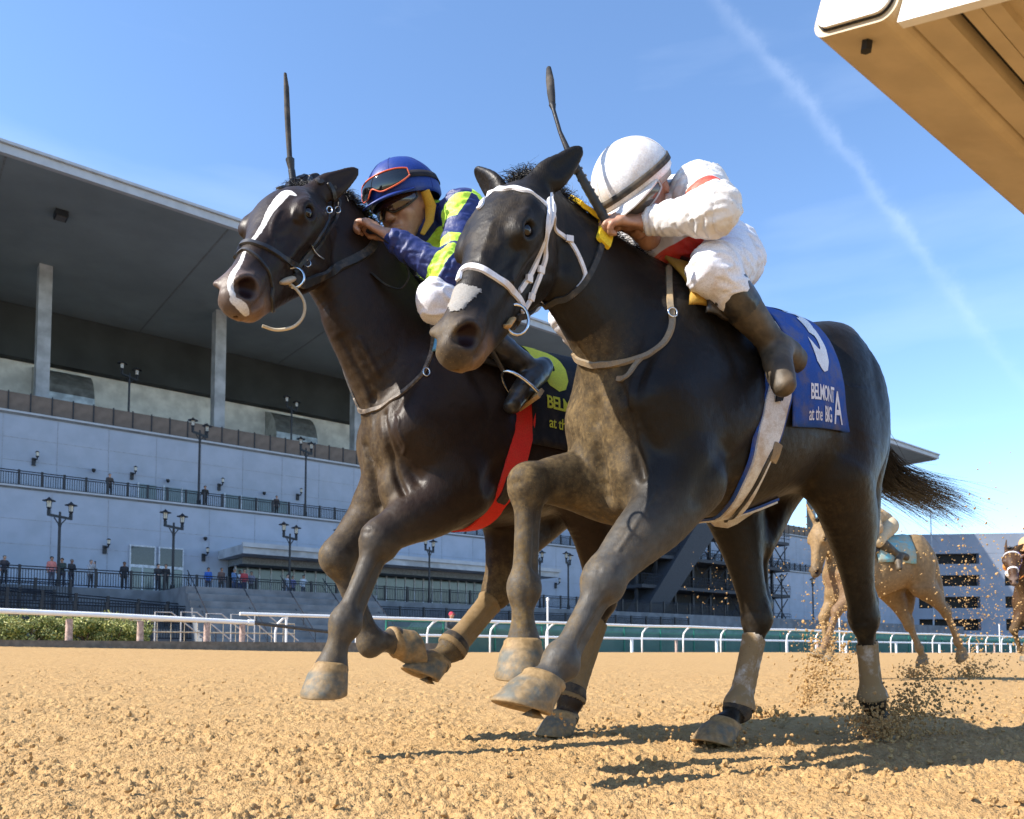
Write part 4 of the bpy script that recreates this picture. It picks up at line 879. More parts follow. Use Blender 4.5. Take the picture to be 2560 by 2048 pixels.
def hoof_mesh(co, dn, toe, sc=1.13):
    """wall, coronet band, sole and frog of one hoof"""
    co = np.asarray(co, float); dn = np.asarray(dn, float); dn /= np.linalg.norm(dn); toe = np.asarray(toe, float); toe -= dn * (toe @ dn); toe /= np.linalg.norm(toe); sd = np.cross(dn, toe)
    v = []; f = []; n = 36; prof = [(-.012, .040, .0), (-.004, .046, .002), (.004, .046, .004), (.03, .052, .016), (.062, .057, .026), (.088, .061, .034), (.091, .059, .034), (.089, .050, .032), (.080, .042, .03), (.076, .02, .02)]
    for i, (d, r, fwd) in enumerate(prof):
        for k in range(n):
            t = 2 * math.pi * k / n; c, s = math.cos(t), math.sin(t)
            rr = r * (1 + (.10 if c > 0 else -.02) * c); hh = d
            if c < 0: hh = d * (1 + .0 * c) 
            notch = .012 * math.exp(-((t - math.pi) / .22) ** 2) if d > .06 else 0
            lift = -.012 * (1 - c) * (d > .02)
            wob = .0012 * math.sin(5 * t + i)
            v.append((co + dn * (hh + lift) * sc + toe * (fwd + (rr + wob - notch) * c * 1.05) * sc + sd * (rr + wob) * s * .98 * sc))
    for i in range(len(prof) - 1):
        for k in range(n): f.append((i * n + k, i * n + (k + 1) % n, (i + 1) * n + (k + 1) % n, (i + 1) * n + k))
    f.append(tuple((len(prof) - 1) * n + k for k in range(n))); f.append(tuple(range(n - 1, -1, -1)))
    b = len(v); tri = [co + dn * .090 * sc + toe * .03 * sc, co + dn * .078 * sc + toe * -.02 * sc + sd * .02 * sc, co + dn * .078 * sc + toe * -.02 * sc - sd * .02 * sc, co + dn * .06 * sc]
    v += tri; f += [(b, b + 1, b + 3), (b, b + 3, b + 2), (b, b + 2, b + 1), (b + 1, b + 2, b + 3)]
    me = mesh_from('hoof', v, f, True); set_attr(me, 'hh', np.concatenate([np.repeat([p[0] for p in prof], n), [.08] * 4])); return me

h2_head = HeadFrame((.8432, -.0017, 1.4962), .307, .971, .037, .618)
H2 = dict(lo=(-.92, -.36, .02), hi=(1.26, .40, 1.72), T=(0, 0, 0), head=h2_head,
    neck=[((.30, 0, 1.20), .15, .24), ((.44, 0, 1.245), .135, .235), ((.58, 0, 1.31), .10, .185), ((.70, 0, 1.37), .082, .145)],
    crest=[(.30, 0, 1.39), (.44, 0, 1.425), (.58, 0, 1.46), (.72, 0, 1.49), (.84, .005, 1.50)],
    jugular=[(.70, .085, 1.26), (.62, .105, 1.16), (.60, .10, 1.06)],
    fore=[dict(elbow=(.42, .165, .80), knee=(0.7178, 0.1300, 0.4929), fet=(0.8576, 0.1200, 0.2874), cor=(0.9016, 0.1150, 0.2382), dn=(.45, 0, -.90), toe=(.95, .05, .30)),
          dict(elbow=(.42, -.13, .86), knee=(0.7777, -0.1000, 0.7716), fet=(0.7952, -0.1000, 0.4836), cor=(0.7911, -0.1000, 0.3340), dn=(.02, 0, -1), toe=(.8, .6, -.1), back=((-.15, 0, -1), (-1, 0, 0)))],
    hind=[dict(stifle=(-.36, .175, .90), hock=(-0.6168, 0.1200, 0.4323), fet=(-0.6989, 0.1000, 0.1372), cor=(-0.7422, 0.1000, 0.0591), dn=(-.15, 0, -1), toe=(.9, 0, -.2), butt=[(-.60, .13, .98), (-.62, .125, .74)]),
          dict(stifle=(-.13, -.14, .93), hock=(-0.2866, -0.1000, 0.4309), fet=(-0.1689, -0.1000, 0.1212), cor=(-0.0982, -0.1000, 0.0634), dn=(.45, 0, -.9), toe=(.9, 0, .1), butt=[(-.48, -.13, .90), (-.34, -.12, .70)])],
    flare=1.28, eye=(.385, .165, .07), ears=[((0.7926, 0.1400, 1.6079), (.0, .0, -.008), (.5, .75, -.2)), ((0.9361, -0.1300, 1.6224), (.0, -.0, .0), (.9, -.5, 0))])

h1_head = HeadFrame((.8397, .0072, 1.7338), .637, .847, .122, .637)
H1 = dict(lo=(-.92, -.36, .02), hi=(1.26, .40, 1.99), T=(.0, .035, .03), th=1.3, thh=1.25, head=h1_head,
    neck=[((.30, 0, 1.25), .15, .24), ((.46, 0, 1.32), .135, .235), ((.58, 0, 1.44), .105, .205), ((.67, 0, 1.55), .09, .175)],
    crest=[(.30, 0, 1.50), (.44, 0, 1.56), (.56, 0, 1.655), (.655, 0, 1.74), (.75, .005, 1.80)],
    jugular=[(.76, .085, 1.42), (.72, .105, 1.28), (.68, .10, 1.12)],
    fore=[dict(elbow=(.36, .165, .88), knee=(0.6478, 0.1300, 0.6661), fet=(0.7645, 0.1300, 0.4016), cor=(0.8021, 0.1250, 0.2634), dn=(.10, 0, -1), toe=(.75, .65, .0)),
          dict(elbow=(.42, -.13, .88), knee=(0.6770, -0.1000, 0.6295), fet=(0.5471, -0.1000, 0.3392), cor=(0.4395, -0.1200, 0.3501), dn=(-.95, 0, .12), toe=(-.1, 0, -1), back=((-.55, 0, .8), (-.6, 0, .75)))],
    hind=[dict(stifle=(-.22, .175, .95), hock=(-0.3705, 0.1200, 0.5172), fet=(-0.1930, 0.1200, 0.1265), cor=(-0.1720, 0.1200, 0.0666), dn=(.3, 0, -1), toe=(.95, 0, .05), butt=[(-.60, .13, .98), (-.47, .125, .74)]),
          dict(stifle=(-.10, -.15, .95), hock=(-0.0276, -0.1200, 0.5504), fet=(0.1914, -0.1200, 0.3281), cor=(0.2506, -0.1200, 0.2772), dn=(.55, 0, -.85), toe=(.85, .1, .3), butt=[(-.38, -.13, .92), (-.17, -.12, .74)])],
    flare=1.35, eye=(.345, .182, .085), ears=[((0.7324, 0.1300, 1.8608), (.0, .0, -.006), (.6, .6, -.35)), ((0.7467, -0.1200, 1.9519), (.0, -.01, .0), (.5, -.6, 0.1))])

# ------------------------------------------------------------------ jockeys
def hand(S, w, d, pn, k=.006, curl=1.0, thumb=1.0):
    """palm, four unequal bent fingers and a thumb, grown onto the wrist w"""
    w = np.asarray(w, float); d = unit(d); pn = unit(pn - d * (np.asarray(pn) @ d)); s = np.cross(pn, d) * thumb
    S.tube([w - d * .03, w, w + d * .045, w + d * .082], [.026, .028, .040, .040], [.020, .019, .015, .013], side=s, k=.012)
    S.ell(w + d * .035 + s * .026 + pn * .010, (.022, .022, .018), k=.012)
    for i, (o_, l) in enumerate(((-.031, .78), (-.0105, .95), (.0105, 1.0), (.031, .92))):
        a = w + d * (.083 - .004 * abs(i - 1.6)) + s * o_ - pn * .002
        b = a + (d * .034 + pn * .012 * curl) * l; c = b + (pn * .026 * curl + d * .004 * (1.6 - curl)) * l; e = c + (pn * .004 - d * .018 * curl) * l
        S.tube([a - d * .012, a, b, c, e], [.0095, .0105, .0095, .0088, .0075], k=k, per=3)
        S.ell(a - pn * .004, (.0115, .0105, .0105), k=.008)
    t0 = w + d * .028 + s * .034 + pn * .008; t1 = t0 + d * .030 + s * .008 + pn * .016; t2 = t1 + d * .022 - s * .012 + pn * .012
    S.tube([t0 - d * .01 - s * .008, t0, t1, t2], [.0125, .0125, .0108, .0088], k=.008, per=3)
def jockey_body(J, h=.0042):
    S = SDF(J['lo'], J['hi'], h); hc = np.array(J['head'], float); f = unit(J['look']); l = unit(np.array([0, 1., 0]) - f * f[1]); u = np.cross(f, l)
    l, u = l * math.cos(J.get('tilt', 0)) + u * math.sin(J.get('tilt', 0)), u * math.cos(J.get('tilt', 0)) - l * math.sin(J.get('tilt', 0))
    M = np.array([f, l, u]); J['M'] = M; P = lambda a, b, c: hc + f * a + l * b + u * c; J['P'] = P
    nb = np.array(J['neck']); pv = np.array(J['pelvis'])
    S.tube([nb, P(-.03, 0, -.06)], [.058, .052], k=.03)
    S.ell(P(0, 0, .02), (.096, .076, .10), M, k=.02)                       # skull
    S.tube([P(.02, 0, -.02), P(.045, 0, -.065), P(.062, 0, -.112)], [.068, .058, .034], [.07, .055, .03], side=l, k=.025)   # face, jaw and chin
    S.tube([P(.086, 0, .0), P(.104, 0, -.03), P(.112, 0, -.044)], [.009, .012, .016], [.010, .012, .011], side=l, k=.012)   # nose
    for sd in (1, -1):
        S.ell(P(.106, .012 * sd, -.046), (.010, .008, .007), M, k=.006)
        S.ell(P(.062, .043 * sd, -.038), (.030, .022, .020), M, k=.022)    # cheek bones
        S.ell(P(.092, .031 * sd, .004), (.014, .018, .012), M, k=.012, op='sub')
        S.ell(P(.078, .031 * sd, .003), (.013, .013, .012), M, k=.003)     # eyeballs under lids
        S.tube([P(.086, .012 * sd, .020), P(.086, .034 * sd, .024), P(.068, .056 * sd, .014)], .008, k=.010)
        S.ell(P(-.008, .078 * sd, -.012), (.018, .010, .030), M, k=.008)   # ears
    S.tube([P(.093, -.024, -.072), P(.100, 0, -.071), P(.093, .024, -.072)], [.006, .009, .006], [.005, .006, .005], side=u, k=.006)
    S.tube([P(.090, -.02, -.085), P(.098, 0, -.086), P(.090, .02, -.085)], [.006, .009, .006], [.006, .007, .006], side=u, k=.006)
    S.tube([P(.098, -.028, -.079), P(.107, 0, -.0785), P(.098, .028, -.079)], .003, k=.003, op='sub')
    S.tube([nb, (nb + pv) / 2 + np.array([0, 0, .02]), pv], [.13, .12, .12], [.085, .085, .085], k=.04)
    for sd, A in ((1, J['L']), (-1, J['R'])):
        sh, el, wr = (np.array(A[x], float) for x in ('sh', 'el', 'wr'))
        S.tube([nb + (sh - nb) * .3, sh], [.06, .05], k=.03)
        S.tube([sh, (sh + el) / 2, el], [.046, .040, .034], k=.02)
        S.tube([el, el * .65 + wr * .35, wr], [.036, .038, .0255], [.034, .034, .020], side=A.get('ps', (0, 1, 0)), k=.02)
        hand(S, wr, A['hd'], A['pn'], curl=A.get('curl', 1.0), thumb=A.get('th', 1))
        hp, kn, an = (np.array(A[x], float) for x in ('hip', 'knee', 'ank'))
        S.tube([pv + (hp - pv) * .5, hp, (hp + kn) / 2, kn], [.08, .08, .066, .052], k=.04)
        S.tube([kn, kn * .65 + an * .35, an], [.05, .05, .034], k=.03)
        S.tube([an, an * .5 + np.array(A['toe']) * .5], [.03, .022], k=.02)
    return S
def sleeve_sdf(J, h=.005):
    S = SDF(J['lo'], J['hi'], h); nb = np.array(J['neck']); pv = np.array(J['pelvis']); mid = (nb + pv) / 2
    S.tube([nb + unit(nb - pv) * .045, nb, mid + np.array([0, 0, .03]), pv + np.array([.02, 0, .01])], [.085, .165, .158, .150], [.070, .118, .128, .120], k=.04)
    S.ell(mid + np.array([.05, 0, -.05]), (.17, .13, .11), k=.06)
    for sd, A in ((1, J['L']), (-1, J['R'])):
        sh, el, wr = (np.array(A[x], float) for x in ('sh', 'el', 'wr'))
        S.tube([nb + (sh - nb) * .35 + (pv - nb) * .08, sh], [.085, .076], k=.05)
        S.tube([sh, (sh + el) / 2, el], [.064, .053, .050], k=.03)
        S.tube([el, el * .6 + wr * .4, el * .12 + wr * .88], [.050, .045, .036], [.049, .042, .031], side=A.get('ps', (0, 1, 0)), k=.035)
    P = J['P']
    S.tube([nb, P(-.035, 0, -.075)], [.08, .066], k=.03)
    return S
def breeches_sdf(J, h=.005):
    S = SDF(J['lo'], J['hi'], h); pv = np.array(J['pelvis']); nb = np.array(J['neck'])
    S.tube([pv + unit(nb - pv) * .06, pv, pv - unit(nb - pv) * .06], [.125, .13, .105], [.10, .108, .09], k=.05)
    for sd, A in ((1, J['L']), (-1, J['R'])):
        hp, kn, an = (np.array(A[x], float) for x in ('hip', 'knee', 'ank'))
        S.tube([pv + (hp - pv) * .6, hp, hp * .5 + kn * .5 + np.array([-.01, 0, .01]), kn], [.10, .098, .082, .062], k=.06)
        S.tube([kn, kn * .75 + an * .25], [.063, .054], k=.03)
    return S
def boot_sdf(A, lo, hi, h=.005):
    S = SDF(lo, hi, h); kn, an, toe = (np.array(A[x], float) for x in ('knee', 'ank', 'toe')); d = unit(an - kn); t = unit(toe - an)
    S.tube([kn * .86 + an * .14, kn * .6 + an * .4, kn * .25 + an * .75, an], [.058, .055, .043, .038], k=.01)
    hl = np.array(A['heel'], float) if 'heel' in A else an - t * .05 + d * .02
    S.tube([hl, an * .8 + hl * .2 + d * .01, an * .4 + toe * .6, toe + t * .03], [.036, .044, .042, .034], [.036, .042, .038, .030], k=.02)
    return S
def cloth_wrinkle(v, n, J, amp=.006):
    """folds that gather at the elbows, armpits and waist"""
    for A in (J['L'], J['R']):
        sh, el, wr = (np.array(A[x], float) for x in ('sh', 'el', 'wr'))
        for p, q, r in ((sh, el, .09), (el, wr, .10)):
            d = unit(q - p); L = np.linalg.norm(q - p); t = (v - p) @ d; m = (np.linalg.norm(v - p - t[:, None] * d, axis=1) < .11) & (t > -.02) & (t < L + .02)
            x = v[m]; ph = fbm(x, 9, 3, 3) * 9
            w = sstep(np.abs(t[m] / L - .5), .1, .5)
            v[m] += n[m] * (amp * (.25 + .75 * w) * (np.abs(np.sin(t[m] * 95 + ph * 1.6)) ** .7 * 1.1 + np.abs(np.sin(t[m] * 57 - ph)) ** .8 * .7 - .9))[:, None]
    w = fbm(v, (18, 30, 14), 4, 11) - .5; rg = 1 - np.abs(2 * fbm(v + n * .0, (9, 9, 26), 3, 41) - 1) * 3.2
    w2 = 1 - np.abs(fbm(v, (7, 16, 24), 3, 23) - .5) * 4
    return v + n * (amp * .7 * w + amp * .8 * np.maximum(w2, 0) ** 2 + amp * .9 * np.maximum(rg, 0) ** 1.5)[:, None]
def rel(name, me_v, me_f, mat, parent, base, attrs=None, smooth=True):
    me = mesh_from(name, me_v - base, me_f, smooth)
    for k, a in (attrs or {}).items(): set_attr(me, k, a)
    return link_mesh(name, me, mat, parent)
def helmet_shell(J, r=(.128, .108, .112), off_=(.0, .0, .035)):
    """the cap over the skull: a rounded dome with a rolled lower edge"""
    P = J['P']; c = P(*off_); M = J['M']; v = []; f = []; nu, nv = 64, 26
    for i in range(nv + 1):
        th = (i / nv) * math.radians(104)
        for k in range(nu):
            ph = 2 * math.pi * k / nu; x, y, z = math.sin(th) * math.cos(ph), math.sin(th) * math.sin(ph), math.cos(th)
            e = 1 + .012 * math.cos(3 * ph) * math.sin(th) ** 4
            back = 1 + .06 * max(-x, 0)
            q = np.array([x * r[0] * e * back, y * r[1] * e, z * r[2]])
            if i == nv: q *= .955
            v.append(c + q @ M)
    for i in range(nv):
        for k in range(nu): f.append((i * nu + k, (i + 1) * nu + k, (i + 1) * nu + (k + 1) % nu, i * nu + (k + 1) % nu))
    return np.array(v), f, c
def peak_mesh(J, c, r, drop=.0, length=.055, w=1.15):
    """the visor of the cap: a curved plate with thickness"""
    M = J['M']; v = []; n = 25; m = 5; th = math.radians(97)
    for lay in (0, 1):
        for j in range(m + 1):
            for i in range(n):
                ph = (i / (n - 1) - .5) * 2 * w; x, y, z = math.sin(th) * math.cos(ph), math.sin(th) * math.sin(ph), math.cos(th)
                e = j / m * length * max(math.cos(ph / w * 1.45), 0) ** .6
                q = np.array([x * r[0] + e, y * r[1] * (1 + .0 * j), z * r[2] - e * .25 - e * e * 3 - lay * .004 + drop - .004])
                v.append(c + q @ M)
    f = []; L = (m + 1) * n
    for j in range(m):
        for i in range(n - 1):
            a = j * n + i; f.append((a, a + 1, a + n + 1, a + n)); f.append((L + a, L + a + n, L + a + n + 1, L + a + 1))
    for i in range(n - 1): a = m * n + i; f.append((a, a + 1, L + a + 1, L + a))
    return np.array(v), f
def ring_band(J, c, r, th0, th1, off_, ph0=-math.pi, ph1=math.pi, n=64, thick=.004, wob=0.0):
    """a band round the cap between two polar angles"""
    M = J['M']; v = []; f = []
    for k in range(n + 1):
        ph = ph0 + (ph1 - ph0) * k / n; dz = wob * math.cos(ph)
        for (th, o_) in ((th0, 0), (th0, thick), (th1, thick), (th1, 0)):
            x, y, z = math.sin(th + dz) * math.cos(ph), math.sin(th + dz) * math.sin(ph), math.cos(th + dz); back = 1 + .06 * max(-x, 0)
            v.append(c + np.array([x * (r[0] + off_ + o_) * back, y * (r[1] + off_ + o_), z * (r[2] + off_ + o_)]) @ M)
    for k in range(n):
        for i in range(4): f.append((k * 4 + i, k * 4 + (i + 1) % 4, k * 4 + 4 + (i + 1) % 4, k * 4 + 4 + i))
    f.append((0, 3, 2, 1)); f.append((n * 4, n * 4 + 1, n * 4 + 2, n * 4 + 3)); return np.array(v), f
def goggles_mesh(J, c, r, ph0, ph1, th0, th1, off_, n=40, nose=0.0):
    """one wrap-round lens with a notch for the nose, built with thickness"""
    M = J['M']; v = []; rows = 8; f = []
    for lay in (0, .006):
        for j in range(rows + 1):
            for k in range(n + 1):
                t = k / n; ph = ph0 + (ph1 - ph0) * t; e = abs(2 * t - 1); s0 = th0 + (th1 - th0) * .16 * e ** 4
                cut = nose * math.exp(-((ph) / .16) ** 2); s1 = th1 - (th1 - th0) * (.42 * e ** 3 + cut)
                th = s0 + (s1 - s0) * j / rows; x, y, z = math.sin(th) * math.cos(ph), math.sin(th) * math.sin(ph), math.cos(th)
                v.append(c + np.array([x * (r[0] + off_ + lay), y * (r[1] + off_ + lay), z * (r[2] + off_ * .5)]) @ M)
    L = (rows + 1) * (n + 1); w = n + 1
    for j in range(rows):
        for k in range(n): a = j * w + k; f.append((L + a, L + a + w, L + a + w + 1, L + a + 1)); f.append((a, a + 1, a + w + 1, a + w))
    edge = [k for k in range(w)] + [j * w + n for j in range(1, rows + 1)] + [rows * w + k for k in range(n - 1, -1, -1)] + [j * w for j in range(rows - 1, 0, -1)]
    for a, b in zip(edge, edge[1:] + edge[:1]): f.append((a, L + a, L + b, b))
    return np.array(v), f, [Vector(v[L + i]) for i in edge]

J2 = dict(lo=(-.25, -.48, 1.0), hi=(.86, .50, 1.95), head=(.515, .078, 1.612), look=(.70, .16, -.72), neck=(.355, 0, 1.625), pelvis=(.10, 0, 1.565), hr=(.134, .112, .114),
    L=dict(sh=(.375, .185, 1.615), el=(.50, .340, 1.455), wr=(0.5501, 0.1350, 1.4943), hd=(.86, -.42, -.02), pn=(-.25, -.55, -.80), hip=(.12, .11, 1.53), knee=(.425, .268, 1.345), ank=(0.1876, 0.2900, 1.1953), heel=(0.0554, 0.2900, 1.1704), toe=(0.2262, 0.3450, 1.0708), th=1, ps=(0, 0, 1)),
    R=dict(sh=(.375, -.185, 1.625), el=(.52, -.27, 1.46), wr=(.62, -.10, 1.47), hd=(.7, .6, .1), pn=(-.3, .4, -.85), hip=(.12, -.11, 1.53), knee=(.45, -.265, 1.385), ank=(.175, -.30, 1.175), toe=(.25, -.33, 1.08), th=-1, ps=(0, 0, 1)))
J1 = dict(lo=(-.25, -.48, 1.05), hi=(.90, .46, 2.2), head=(.495, .04, 1.862), look=(.90, .22, -.36), tilt=.0, neck=(.34, 0, 1.835), pelvis=(.04, 0, 1.72), hr=(.140, .120, .121),
    L=dict(sh=(.355, .19, 1.82), el=(0.4675, 0.2750, 1.5350), wr=(0.6289, 0.1500, 1.6672), hd=(.55, -.62, .55), pn=(.1, -.6, -.75), hip=(.05, .11, 1.67), knee=(0.5066, 0.2500, 1.4502), ank=(0.1185, 0.2800, 1.2915), toe=(0.2241, 0.3100, 1.1636), th=1, ps=(0, 0, 1)),
    R=dict(sh=(.355, -.19, 1.83), el=(.50, -.28, 1.60), wr=(.66, -.12, 1.66), hd=(.75, .5, .3), pn=(-.1, .4, -.85), hip=(.05, -.11, 1.67), knee=(.47, -.26, 1.50), ank=(.15, -.29, 1.25), toe=(.22, -.32, 1.15), th=-1, ps=(0, 0, 1)))

# ------------------------------------------------------------------ coat, hooves, bandages
def coat_material(name, rough=.40):
    b = NB(name); col = b.attr('col', 'Color'); dust = b.attr('dust'); white = b.attr('white'); red = b.attr('inner')
    fine = b.noise(260, 3); mid = b.noise(34, 5, .62); sp = b.voro(150, out=0); sp2 = b.noise(90, 2)
    c = b.mix(b.ramp(mid, .25, .75), b.mix(.35, col, (.004, .003, .003)), col)
    c = b.mix(b.math('MULTIPLY', b.ramp(fine, .35, .75), .12), c, (.045, .032, .022))
    w = b.ramp(b.math('ADD', white, b.math('MULTIPLY', b.math('SUBTRACT', b.noise(120, 3), .5), .006)), .0015, -.0015)
    c = b.mix(w, c, b.mix(b.ramp(fine, .3, .7), (.66, .62, .58), (.80, .77, .73)))
    spk = b.ramp(b.math('ADD', b.math('MULTIPLY', b.noise(11, 6, .7), .7), b.math('MULTIPLY', sp2, .45)), .40, .85)
    d = b.math('MULTIPLY', dust, b.math('ADD', .35, b.math('MULTIPLY', spk, 1.0)), clamp=True)
    dc = b.mix(b.ramp(mid, .3, .7), (.085, .056, .025), (.165, .112, .050))
    c = b.mix(d, c, dc)
    grit = b.math('MULTIPLY', b.math('LESS_THAN', sp, .12), b.ramp(dust, .08, .5)); c = b.mix(b.math('MULTIPLY', grit, .40), c, (.38, .25, .10))
    c = b.mix(red, c, (.012, .003, .003))
    ro = b.math('ADD', rough, b.math('MULTIPLY', d, .45), clamp=True); ro = b.math('ADD', ro, b.math('MULTIPLY', b.math('SUBTRACT', mid, .5), .12), clamp=True)
    b.set(Base_Color=c, Roughness=ro, Specular_IOR_Level=.20, Sheen_Weight=.02, Sheen_Roughness=.4)
    st = b.noise((300, 300, 70), 3); h = b.math('ADD', b.math('MULTIPLY', st, .5), b.math('MULTIPLY', grit, 1.6))
    b.set(Normal=b.bump(h, .50, .003, b.bump(b.noise(40, 4, .6), .07, .008))); return b.m
def hoof_material():
    b = NB('dusty_hoof'); hh = b.attr('hh'); n = b.noise(60, 4); gr = b.noise((90, 90, 14), 3)
    c = b.mix(b.ramp(n, .3, .7), (.085, .085, .068), (.125, .12, .095)); c = b.mix(b.math('MULTIPLY', b.ramp(gr, .45, .62), .5), c, (.10, .095, .08))
    t = b.mix(b.ramp(n, .35, .65), (.21, .13, .05), (.30, .195, .085))
    f = b.math('ADD', b.ramp(hh, .030, .008), b.ramp(hh, .074, .092), clamp=True); f = b.math('MAXIMUM', f, b.math('MULTIPLY', b.ramp(b.noise(22, 5, .65), .38, .62), .8))
    b.set(Base_Color=b.mix(f, c, t), Roughness=.7, Normal=b.bump(n, .35, .004)); return b.m
def weave(name, col, dirt=(.40, .26, .12), amt=.4, rough=.85, sc=1500, dsc=14, lo=.42, hi=.7):
    if name in MATS: return MATS[name]
    b = NB(name); n = b.noise(dsc, 6, .65); f = b.noise(240, 2)
    c = b.mix(b.ramp(f, .3, .7), tuple(x * .86 for x in col), tuple(min(1, x * 1.06) for x in col)); c = b.mix(b.math('MULTIPLY', b.ramp(n, lo, hi), amt), c, dirt)
    sp = b.math('MULTIPLY', b.math('LESS_THAN', b.voro(95), .13), b.ramp(b.noise(9, 3), .45, .6)); c = b.mix(b.math('MULTIPLY', sp, amt), c, tuple(x * .45 for x in dirt))
    b.set(Base_Color=c, Roughness=rough, Specular_IOR_Level=.3, Normal=b.bump(f, .25, .002, b.bump(b.noise(38, 4), .12, .01))); MATS[name] = b.m; return b.m
M_HOOF = hoof_material()
M_LEATHER = simple('black_leather', (.018, .016, .015), .42, nscale=40, namp=.3, bump=.15, bscale=220, dirt=(.25, .16, .08), dirt_amt=.22, dscale=30)
M_STEEL = simple('bright_steel', (.62, .62, .62), .22, 1.0, nscale=30)
M_EYE = simple("dark_wet_eye", (.010, .005, .003), .04, spec=.6)
M_WHITE_STRAP = simple('white_nylon', (.74, .73, .76), .55, nscale=60, namp=.06, bump=.2, bscale=320, dirt=(.42, .27, .12), dirt_amt=.45, dscale=26)
M_HAIR = simple('black_hair', (.012, .010, .009), .38, nscale=50, namp=.5)
def shell(v, f, n, inside, amount, edge):
    """peels the skin where `inside` (signed distance, negative within) holds and lifts it"""
    m = inside < 0; fm = m[f].all(1); ff = f[fm]; ids = np.unique(ff); mp = np.full(len(v), -1); mp[ids] = np.arange(len(ids))
    lift = amount * sstep(-inside[ids], -edge * .2, edge)
    lift = np.where(-inside[ids] < edge * .4, lift - .0012, lift)
    return v[ids] + n[ids] * lift[:, None], mp[ff], ids
def along(v, p, q):
    p = np.asarray(p, float); q = np.asarray(q, float); d = q - p; L = np.linalg.norm(d); d = d / L; t = (v - p) @ d
    return t / L, np.linalg.norm(v - p - t[:, None] * d, axis=1)
def bandage(nm, v, f, n, p, q, t0, t1, mat, parent, lift=.005, rad=.085, wraps=9):
    t, r = along(v, p, q); L = np.linalg.norm(np.asarray(q) - np.asarray(p)); ins = np.maximum(np.maximum(t0 - t, t - t1) * L, r - rad)
    vv, ff, ids = shell(v, f, n, ins, lift, .006)
    tt = t[ids]; vv = vv + n[ids] * (.0011 * np.abs(np.sin(tt * math.pi * wraps / (t1 - t0) + 3 * n[ids, 1])) ** .5)[:, None]
    return link_mesh(nm, mesh_from(nm, vv, ff), mat, parent)
def strands(roots, dirs, L, width, n=7, curl=.02, seed=1, grav=.0):
    """many separate tapering hairs in one mesh"""
    r = np.random.default_rng(seed); V = []; Fc = []
    for i in range(len(roots)):
        p = np.array(roots[i], float); d = unit(dirs[i]); a = unit(np.cross(d, r.normal(size=3))); b = np.cross(d, a); ph = r.uniform(0, 6.28); l = L[i] if not np.isscalar(L) else L
        w = width * r.uniform(.6, 1.3); base = len(V); wob = curl * l * r.uniform(.4, 1.4); fq = r.uniform(.7, 1.8)
        for k in range(n + 1):
            t = k / n; q = p + d * l * t + a * wob * math.sin(ph + t * 5 * fq) * t + b * wob * math.cos(ph + t * 4 * fq) * t + np.array([0, 0, -grav * l * t * t])
            ww = w * (1 - t) ** .6 + .0003
            for m_ in range(3): an = 2.094 * m_; V.append(q + (a * math.cos(an) + b * math.sin(an)) * ww)
        for k in range(n):
            for m_ in range(3): Fc.append((base + k * 3 + m_, base + k * 3 + (m_ + 1) % 3, base + k * 3 + 3 + (m_ + 1) % 3, base + k * 3 + 3 + m_))
    return np.array(V), np.array(Fc)
def text_mesh(body, size, bold=.0, space=1.0):
    c = bpy.data.curves.new('lettering', 'FONT'); c.body = body; c.size = size; c.offset = bold; c.space_character = space; c.align_x = 'LEFT'; c.resolution_u = 3
    o = bpy.data.objects.new('lettering', c); COL.objects.link(o); dg = bpy.context.evaluated_depsgraph_get(); me = bpy.data.meshes.new_from_object(o.evaluated_get(dg))
    bpy.data.objects.remove(o); bpy.data.curves.remove(c)
    bm = bmesh.new(); bm.from_mesh(me); bmesh.ops.triangulate(bm, faces=bm.faces)
    for it in range(3):
        es = [e for e in bm.edges if e.calc_length() > .012]
        if es: bmesh.ops.subdivide_edges(bm, edges=es, cuts=1); bmesh.ops.triangulate(bm, faces=[q for q in bm.faces if len(q.verts) > 3])
    v = np.array([p.co[:] for p in bm.verts]); f = [tuple(q.index for q in x.verts) for x in bm.faces]; bm.free(); bpy.data.meshes.remove(me); return v, f
